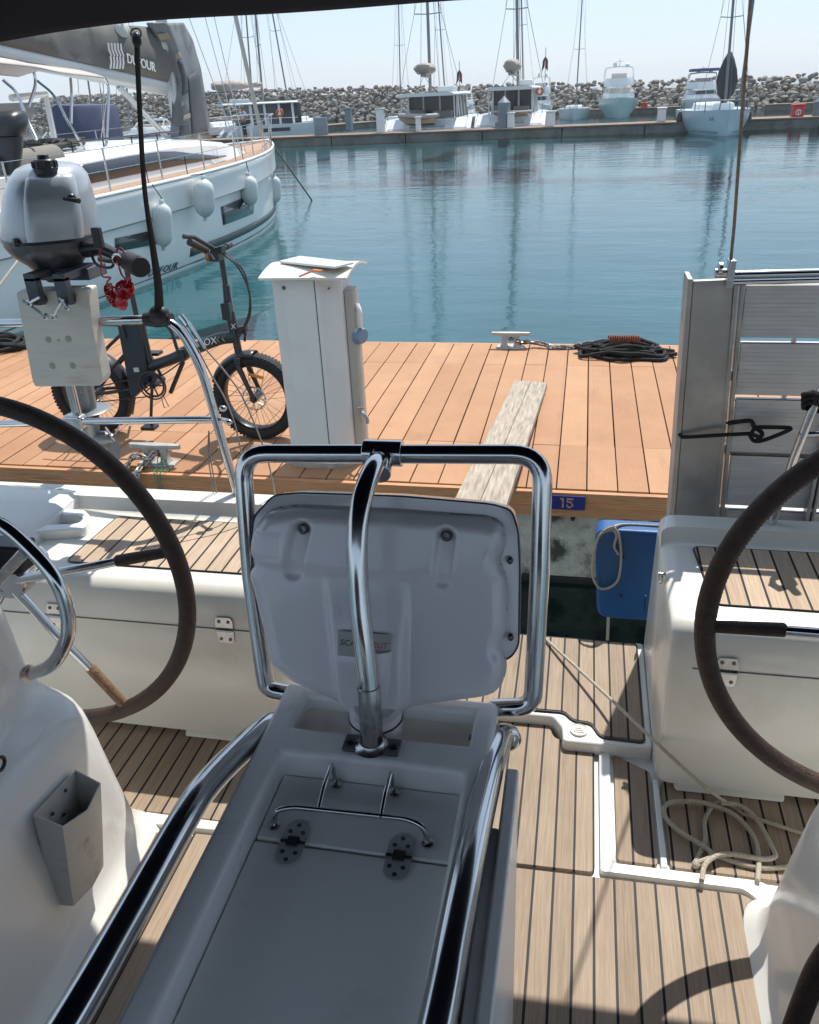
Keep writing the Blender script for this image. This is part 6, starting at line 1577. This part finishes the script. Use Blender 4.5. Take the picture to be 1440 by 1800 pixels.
    q.loft(rings); q.build('boom_bag',SAILB,t,sharp=80)
    q=MB(); bz=c0.z-.5*hz-.05; q.tube([Vector((c0.x,-1.2,bz)),Vector((lf.x,4.4,bz))],.07,8)
    q.tube([Vector((c0.x-.6,.2,top+.1)),Vector((c0.x,-.4,bz)),Vector((c0.x+.6,.2,top+.1))],.02,5); q.build('boom',SPAR,t)
    if dinghy:
        x0,x1,y0,y1=dinghy; A=P(x0,y1,Y=Y-.9);B=P(x1,y0,Y=Y-.9); d=thing('dinghy','grey inflatable dinghy slung across the stern of the '+('left' if seed==0 else 'right')+' catamaran','dinghy',((A.x+B.x)/2,Y-.9,A.z))
        r_=(B.z-A.z)*.20; zc=B.z-r_*1.6
        q=MB(); q.tube(cat([Vector((A.x+.1,Y-.9,B.z-r_)),Vector(((A.x*2+B.x)/3,Y-1.35,zc+.05)),Vector(((A.x+B.x*2)/3,Y-1.35,zc)),Vector((B.x-.15,Y-1.1,zc)),Vector((B.x,Y-.7,zc+.03)),Vector((B.x-.15,Y-.3,zc)),Vector(((A.x+B.x)/2,Y-.25,zc)),Vector((A.x+.1,Y-.45,B.z-r_))],5),r_,12); q.build('tube',RUB,d)
        q=MB(); q.loft([[Vector((x,y,z)) for y,z in ((Y-1.3,zc-.03),(Y-1.2,zc-hh),(Y-.8,zc-hh*1.35),(Y-.4,zc-hh),(Y-.3,zc-.03))] for x,hh in ((A.x+.15,.12),(A.x+.6,(zc-A.z)*.7),((A.x+B.x)/2,(zc-A.z)*.8),(B.x-.1,(zc-A.z)*.75))]); q.build('keel_shell',mat('dinghy_shell',(.42,.35,.27),.5) if 'dinghy_shell' not in MATS else MATS['dinghy_shell'],d)
    return t
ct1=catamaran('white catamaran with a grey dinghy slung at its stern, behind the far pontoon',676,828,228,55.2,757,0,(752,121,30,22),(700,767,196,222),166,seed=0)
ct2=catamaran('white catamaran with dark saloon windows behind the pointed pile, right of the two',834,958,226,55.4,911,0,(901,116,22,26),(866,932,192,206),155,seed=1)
# the left catamaran seen side on
ct3=catamaran('white catamaran lying broadside behind the sloop bow, mast leaning left',0,150,228,55.2,70,0,(85,125,44,28),None,172,seed=2)
ct3.rotation_euler=(0,0,R_(-58)); 
p=P(486,236,Y=56); ct3.location=(p.x-4.6,p.y+2.6,0); ct3.scale=(.72,.72,.72)
def motor_yacht(label,px,pwl,wpx,hpx,hm,canopy=None,name='motor_yacht',fly=True,Yf=None):
    b=P(px,pwl,z=0) if Yf is None else P(px,pwl,Y=Yf); Y=b.y; k=(b-C0).dot(RW@Vector((0,0,-1)))/F; W=wpx*k; H=hpx*k
    t=thing(name,label,'motor yacht',(b.x,Y+W*1.3,0),local=True)
    hH=H*.30
    hull_bow_on(t,W*2.3,W,hH,hm,flare=.72)
    ms=[Vector((0,0,0))]
    q=MB(); q.loft([[Vector((x*W*.5*kx,y*W*ky-W*.9,z)) for x,y in ((-.9,1.6),(-.92,.3),(-.6,-.35),(0,-.5),(.6,-.35),(.92,.3),(.9,1.6))] for z,kx,ky in ((hH*1.0,.92,.95),(hH*1.35,.86,.9),(H*.52,.70,.75))]); q.build('superstructure',FW,t,sharp=35)
    q=MB(); q.loft([[Vector((x*W*.5*kx,y*W*ky-W*.9-.02*W,z)) for x,y in ((-.93,1.2),(-.95,.3),(-.62,-.36),(0,-.515),(.62,-.36),(.95,.3),(.93,1.2))] for z,kx,ky in ((hH*1.38,.86,.9),(H*.485,.735,.78))]); q.build('windscreen',FGL if not canopy else canopy,t,sharp=35)
    if fly:
        q=MB(); q.loft([[Vector((x*W*.5*kx,y*W*.8-W*.75,z)) for x,y in ((-.9,1.5),(-.9,.2),(-.5,-.25),(.5,-.25),(.9,.2),(.9,1.5))] for z,kx in ((H*.52,.86),(H*.60,.84),(H*.66,.76))]); q.build('flybridge',FW,t,sharp=35)
        q=MB(); q.box((-W*.2,-W*.35,H*.6),(W*.2,-W*.15,H*.74)); q.build('helm_seat',MATS['cream_canvas'],t,bevel=.03)
    q=MB()
    for s_ in (-1,1):
        q.tube(rnd([Vector((s_*W*.40,W*.05,H*.58)),Vector((s_*W*.36,-W*.08,H*.84)),Vector((0,-W*.08,H*.86))],W*.05,4),W*.018,6)
        q.tube([Vector((s_*W*.40,-W*.5,H*.60)),Vector((s_*W*.34,-W*.2,H*.84))],W*.012,6)
        q.tube([Vector((s_*W*.44,-W*.2,hH*1.05)),Vector((s_*W*.42,-W*.2,hH*1.6)),Vector((s_*W*.1,-W*2.15,hH*1.7)),Vector((s_*W*.12,-W*2.05,hH*1.1))],W*.008,5)
    q.build('radar_arch',FW,t)
    q=MB(); q.lathe([(W*.05,0),(W*.055,H*.03),(W*.04,H*.07),(0,H*.075)],(-W*.12,-W*.08,H*.86),seg=12); q.lathe([(W*.05,0),(W*.055,H*.03),(W*.03,H*.05),(0,H*.055)],(W*.2,-W*.08,H*.86),seg=12); q.tube([Vector((0,-W*.08,H*.86)),Vector((0,-W*.08,H*.99))],W*.01,5); q.tube([Vector((-W*.1,-W*.08,H*.95)),Vector((W*.1,-W*.08,H*.95))],W*.008,5); q.build('radar_dome',FW,t)
    return t
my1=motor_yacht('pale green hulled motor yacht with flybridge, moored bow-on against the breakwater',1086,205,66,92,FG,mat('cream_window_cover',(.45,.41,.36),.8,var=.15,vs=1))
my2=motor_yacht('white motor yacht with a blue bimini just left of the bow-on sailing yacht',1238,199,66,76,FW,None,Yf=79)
b=Vector(my2.location); q=MB(); k=(P(1238,199,Y=79)-C0).dot(RW@Vector((0,0,-1)))/F; W=66*k;H=76*k
q.box((-W*.36,-W*.6,H*.88),(W*.36,W*.1,H*.94)); q.build('bimini',mat('blue_bimini',(.06,.09,.20),.8),my2,bevel=.05,bseg=3)
def sail_yacht(label,px,pwl,wpx,hm,mast,hfrac=.45,name='sailing_yacht',Yf=None,cabin=True,windows=False,lean=0,mh=14,dirn=-1,spr=(.35,.62)):
    b=P(px,pwl,z=0) if Yf is None else P(px,pwl,Y=Yf); Y=b.y; k=(b-C0).dot(RW@Vector((0,0,-1)))/F; W=wpx*k
    t=thing(name,label,'sailing yacht',(b.x,Y+(W*2.4 if dirn<0 else 0),0),local=True)
    hH=W*hfrac; hull_bow_on(t,W*2.6,W,hH,hm,flare=.86,dirn=dirn)
    q=MB(); q.loft([[Vector((x*W*.5*kx,dirn*(W*y),z)) for x,y in ((-.55,.2),(-.62,1.0),(-.3,1.8),(.3,1.8),(.62,1.0),(.55,.2))] for z,kx in ((hH*1.0,1),(hH*1.25,.92),(hH*1.32,.8))]); q.build('coachroof',FW,t,sharp=35)
    m_=P(mast[0],mast[1],Y=b.y+W*.5)-Vector(t.location); tp_=P(mast[2],mast[3],Y=b.y+W*.5)-Vector(t.location); m_.x=m_.x; 
    m_.y=dirn*W*1.4; 
    d=(tp_-m_); hh=d.z; rig(t,Vector((m_.x,m_.y,hH)),d.x*1.0*(mh/max(hh,1)),mh,W*.022,W*.42,spr=spr)
    q=MB()
    for s_ in (-1,1):
        q.tube([Vector((s_*W*.12,dirn*W*2.45,hH*1.1)),Vector((s_*W*.12,dirn*W*2.5,hH*1.5)),Vector((s_*W*.38,dirn*W*1.7,hH*1.45)),Vector((s_*W*.48,dirn*W*.5,hH*1.4))],W*.008,5)
        for u in (.5,1.1,1.7,2.1): q.tube([Vector((s_*W*(.48 if u<1.2 else .38-.1*(u>2)),dirn*W*u,hH)),Vector((s_*W*(.48 if u<1.2 else .38-.1*(u>2)),dirn*W*u,hH*1.43))],W*.008,5)
    q.tube([Vector((-W*.12,dirn*W*2.5,hH*1.5)),Vector((W*.12,dirn*W*2.5,hH*1.5))],W*.008,5); q.build('pulpit',SPAR,t)
    return t,W,hH
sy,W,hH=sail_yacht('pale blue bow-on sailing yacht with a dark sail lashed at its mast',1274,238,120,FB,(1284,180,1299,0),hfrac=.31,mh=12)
q=MB(); q.tube([Vector((W*.18,-W*2.2,hH*1.2)),Vector((W*.33,-W*1.4,12))],W*.02,8); q.build('furled_jib',mat('blue_sail_edge',(.16,.20,.28),.8),sy)
q=MB(); bz=P(1290,138,Y=sy.location.y).z; q.loft([[Vector((W*.10+wx*math.cos(a)+.04*math.sin(4*a+z),-W*1.2+wx*math.sin(a),z)) for a in [2*math.pi*k/14 for k in range(14)]] for z,wx in ((hH*1.3,.10),(bz-.9,.22),(bz-.7,.42),(bz-.1,.55),(bz+.4,.45),(bz+.9,.25),(bz+1.25,.06))]); q.build('lashed_sail',mat('dark_sail',(.045,.045,.055),.9,bump=.8,bs=3),sy,sharp=80)
q=MB()
for k,z in enumerate((.10,.16)): 
    for s_ in (-1,1):
        q.tube([Vector((s_*W*(.5-.5*max(0,(u-.35)/.65)**2.2)*.93,-W*2.6*u-.02,hH*z)) for u in [j/14 for j in range(14)]],.012,5)
q.build('cove_lines',mat('dark_line',(.08,.10,.12),.6),sy)
def far_letters(t,txt,size,c,m): letters('lettering',txt,size,c,Vector((1,.35,0)),Vector((0,0,1)),m,t,extr=.01)
far_letters(sy,'6188',.26,Vector((-W*.16,-W*2.30,hH*.72)),MATS['dark_line'])
for s_,px in ((-1,1213),(1,1328)):
    t=thing('fender','round dark fender hung at the '+('left' if s_<0 else 'right')+' side of the pale blue bow-on yacht','fender',Vector(sy.location)+Vector((s_*W*.52,-W*1.0,hH*.5)))
    q=MB(); q.ell(Vector(t.location)+Vector((0,0,.1)),(.20,.2,.42),12,8); q.tube([Vector(t.location)+Vector((0,0,.5)),Vector(t.location)+Vector((-s_*.1,0,hH*.62))],.02,5); q.build('body',BLKP,t)
sy2,W2,h2=sail_yacht('small far yacht with a tall bare mast just left of the green motor yacht',1008,192,56,FW,(1012,185,1023,0),Yf=78,hfrac=.28,mh=15,spr=(.30,.55))
sy3,W3,h3=sail_yacht('yacht hidden behind the left catamaran, only its slim mast standing clear',688,203,50,FW,(694,165,690,0),Yf=68,hfrac=.35,mh=17,dirn=1,spr=(.30,.58))
sy4,W4,h4=sail_yacht('white yacht behind the left catamaran whose dark mast leans right',772,203,60,FW,(776,160,764,0),Yf=70,hfrac=.35,mh=17,dirn=1)
sy5,W5,h5=sail_yacht('white yacht behind the right catamaran with its mast beside the catamaran mast',925,198,60,FW,(918,160,914,0),Yf=70,hfrac=.35,mh=17,dirn=1)
sy6,W6,h6=sail_yacht('white yacht moored behind the sloop bow with its dark mast leaning left',500,212,64,FW,(492,185,458,0),Yf=66,hfrac=.35,mh=18,dirn=1)
my3=motor_yacht('small white motor boat between the two catamarans close to the rocks',808,207,44,56,FW,None,Yf=78)
my4=motor_yacht('white motor cruiser at the far left beyond the black outboard',60,238,70,56,FW,None,fly=False,Yf=44)
my5=motor_yacht('white motor boat with a flybridge behind the right catamaran',948,204,40,82,FW,None,Yf=76)
sail_yacht('white yacht with a bare mast far left, seen through the sloop bimini frame',128,235,80,FW,(112,150,92,20),hfrac=.28,Yf=48,mh=16,dirn=1)
sail_yacht('white yacht whose rigging fans out just left of the sloop boom end',205,232,80,FW,(186,200,176,60),hfrac=.28,Yf=54,mh=16,dirn=1)
sail_yacht('white yacht whose mast stands close right of the storm cover',352,228,70,FW,(420,180,405,0),hfrac=.3,Yf=64,mh=17,dirn=1)
motor_yacht('small white cruiser at the extreme left just right of the black outboard',84,232,60,48,FW,None,fly=False,Yf=40)
# covered boat with slate blue canvas at the left
cb=thing('covered_boat','motor boat under a slate blue canvas cover seen behind the sloop boom','motor boat',(P(178,238,Y=36).x,36,0),local=True)
k=(P(178,238,Y=36)-C0).dot(RW@Vector((0,0,-1)))/F
hull_bow_on(cb,5.5,64*k,1.0,mat('navy_hull',(.02,.035,.06),.3),flare=.8)
zt=P(178,184,Y=36).z
q=MB(); q.loft([[Vector((x*24*k*kx,y,z+.05*math.sin(x*9+y))) for x,y in ((-1,-2.5),(-.4,-2.9),(.4,-2.9),(1,-2.5),(1.02,.8),(-1.02,.8))] for z,kx in ((1.0,1.06),(1.5,1.0),(zt-.15,.98),(zt,.86),(zt+.05,.5))]); q.build('canvas_cover',CANB,cb,sharp=50)
my6=motor_yacht('white cruiser partly hidden by the slanted struts of the sloop bimini',112,236,70,50,FW,CANB,fly=False,Yf=46)
my7=motor_yacht('white motor yacht right of the blue canvas cover, behind the sloop mast',232,236,74,60,FW,None,fly=True,Yf=50)
# pennants
def pennant(px,py,Y,label,m1,m2):
    p=P(px,py,Y=Y); t=thing('pennant',label,'flag',p,local=True)
    q=MB(); q.tube([Vector((0,0,-.9)),Vector((0,0,.9))],.02,5); q.build('staff',SPAR,t)
    q=MB(); q.grid(lambda u,v:Vector((-.01-.16*u-.05*v,.06*math.sin(7*u+3*v),.45-.6*v-.25*u)),6,5); q.build('cloth',m1,t,solid=.01)
    q=MB(); q.grid(lambda u,v:Vector((.01+.14*u,.06*math.sin(7*u+3*v)+.02,.42-.6*v-.2*u)),6,5); q.build('cloth_edge',m2,t,solid=.01)
pennant(808,136,58,'small dark green and red flag right of the left catamaran mast',mat('flag_green',(.02,.07,.04),.8),mat('flag_red',(.30,.04,.04),.8))
pennant(959,113,58,'small dark red flag above the right catamaran roof',MATS['flag_green'],MATS['flag_red'])
# lifebuoy-orange bundle on the right catamaran's quarter
ob=thing('orange_lifebuoy','orange horseshoe lifebuoy on the rail right of the right catamaran','lifebuoy',P(949,160,Y=55.5))
q=MB(); q.torus(P(949,160,Y=55.3),(0,1,0),.17,.075,20,8,R_(-250),R_(70)); q.build('buoy',mat('orange_buoy',(.50,.15,.06),.6),ob)
ob=thing('orange_lifebuoy','orange horseshoe lifebuoy near the broadside catamaran at the left','lifebuoy',P(492,198,Y=53.2))
q=MB(); q.torus(P(492,198,Y=53.2),(0,1,0),.17,.075,20,8,R_(-250),R_(70)); q.build('buoy',MATS['orange_buoy'],ob)
# person on the far pontoon behind the sloop's bow
def person(label,loc,h=1.72,rz=0):
    t=thing('person',label,'person',loc,local=True,rotz=rz); k=h/1.72
    def skin(name,pts,edges,m,sub=2,parent=t):
        me=bpy.data.meshes.new(name); me.from_pydata([tuple(Vector(p[:3])*k) for p in pts],edges,[]); o=bpy.data.objects.new(name,me); COL.objects.link(o); o.parent=parent
        sk=o.modifiers.new('skin','SKIN'); 
        for v,p in zip(me.skin_vertices[0].data,pts): v.radius=(p[3]*k,p[4]*k)
        me.skin_vertices[0].data[0].use_root=True
        ss=o.modifiers.new('s','SUBSURF'); ss.levels=sub; ss.render_levels=sub; me.materials.append(m); return o
    SK=mat('skin_tone',(.30,.17,.11),.5); SHR=mat('lilac_shirt',(.55,.53,.60),.8); TR=mat('dark_trousers',(.03,.03,.045),.8)
    body=[(0,0,.93,.15,.11),(0,0,1.12,.13,.10),(0,.0,1.32,.17,.11),(0,0,1.46,.06,.06),(0,.02,1.53,.055,.06),(0,.03,1.62,.085,.10),(0,.02,1.70,.06,.075),
          (.19,0,1.40,.055,.055),(.24,.0,1.13,.042,.042),(.22,.08,.90,.032,.032),(.21,.11,.80,.025,.04),(-.19,0,1.40,.055,.055),(-.25,.02,1.14,.042,.042),(-.20,.12,.92,.032,.032),(-.18,.15,.83,.025,.04),
          (.09,0,.86,.085,.09),(.11,.02,.48,.06,.065),(.12,-.03,.09,.042,.045),(.13,.08,.03,.04,.03),(-.09,0,.86,.085,.09),(-.10,.05,.48,.06,.065),(-.12,.0,.09,.042,.045),(-.13,.11,.03,.04,.03)]
    ed=[(0,1),(1,2),(2,3),(3,4),(4,5),(5,6),(2,7),(7,8),(8,9),(9,10),(2,11),(11,12),(12,13),(13,14),(0,15),(15,16),(16,17),(17,18),(0,19),(19,20),(20,21),(21,22)]
    skin('body',body,ed,SK)
    skin('shirt',[(0,0,.95,.165,.125),(0,0,1.12,.145,.115),(0,0,1.34,.185,.125),(0,0,1.43,.08,.075),(.20,0,1.40,.070,.070),(.235,0,1.22,.062,.062),(-.20,0,1.40,.070,.070),(-.235,.01,1.22,.062,.062)],[(0,1),(1,2),(2,3),(2,4),(4,5),(2,6),(6,7)],SHR)
    skin('trousers',[(0,0,.93,.16,.125),(.09,0,.85,.10,.105),(.11,.02,.48,.078,.082),(.12,-.02,.12,.06,.065),(-.09,0,.85,.10,.105),(-.10,.05,.48,.078,.082),(-.12,.0,.12,.06,.065)],[(0,1),(1,2),(2,3),(0,4),(4,5),(5,6)],TR)
    q=MB(); q.ell(Vector((0,.005,1.665))*k,(.088*k,.10*k,.085*k),12,8); q.build('hair',BLKP,t)
pp=P(432,240,Y=52.6)
person('distant person in a pale lilac shirt and dark trousers behind the sloop bow rail',(pp.x,52.6,.52),rz=2.6)
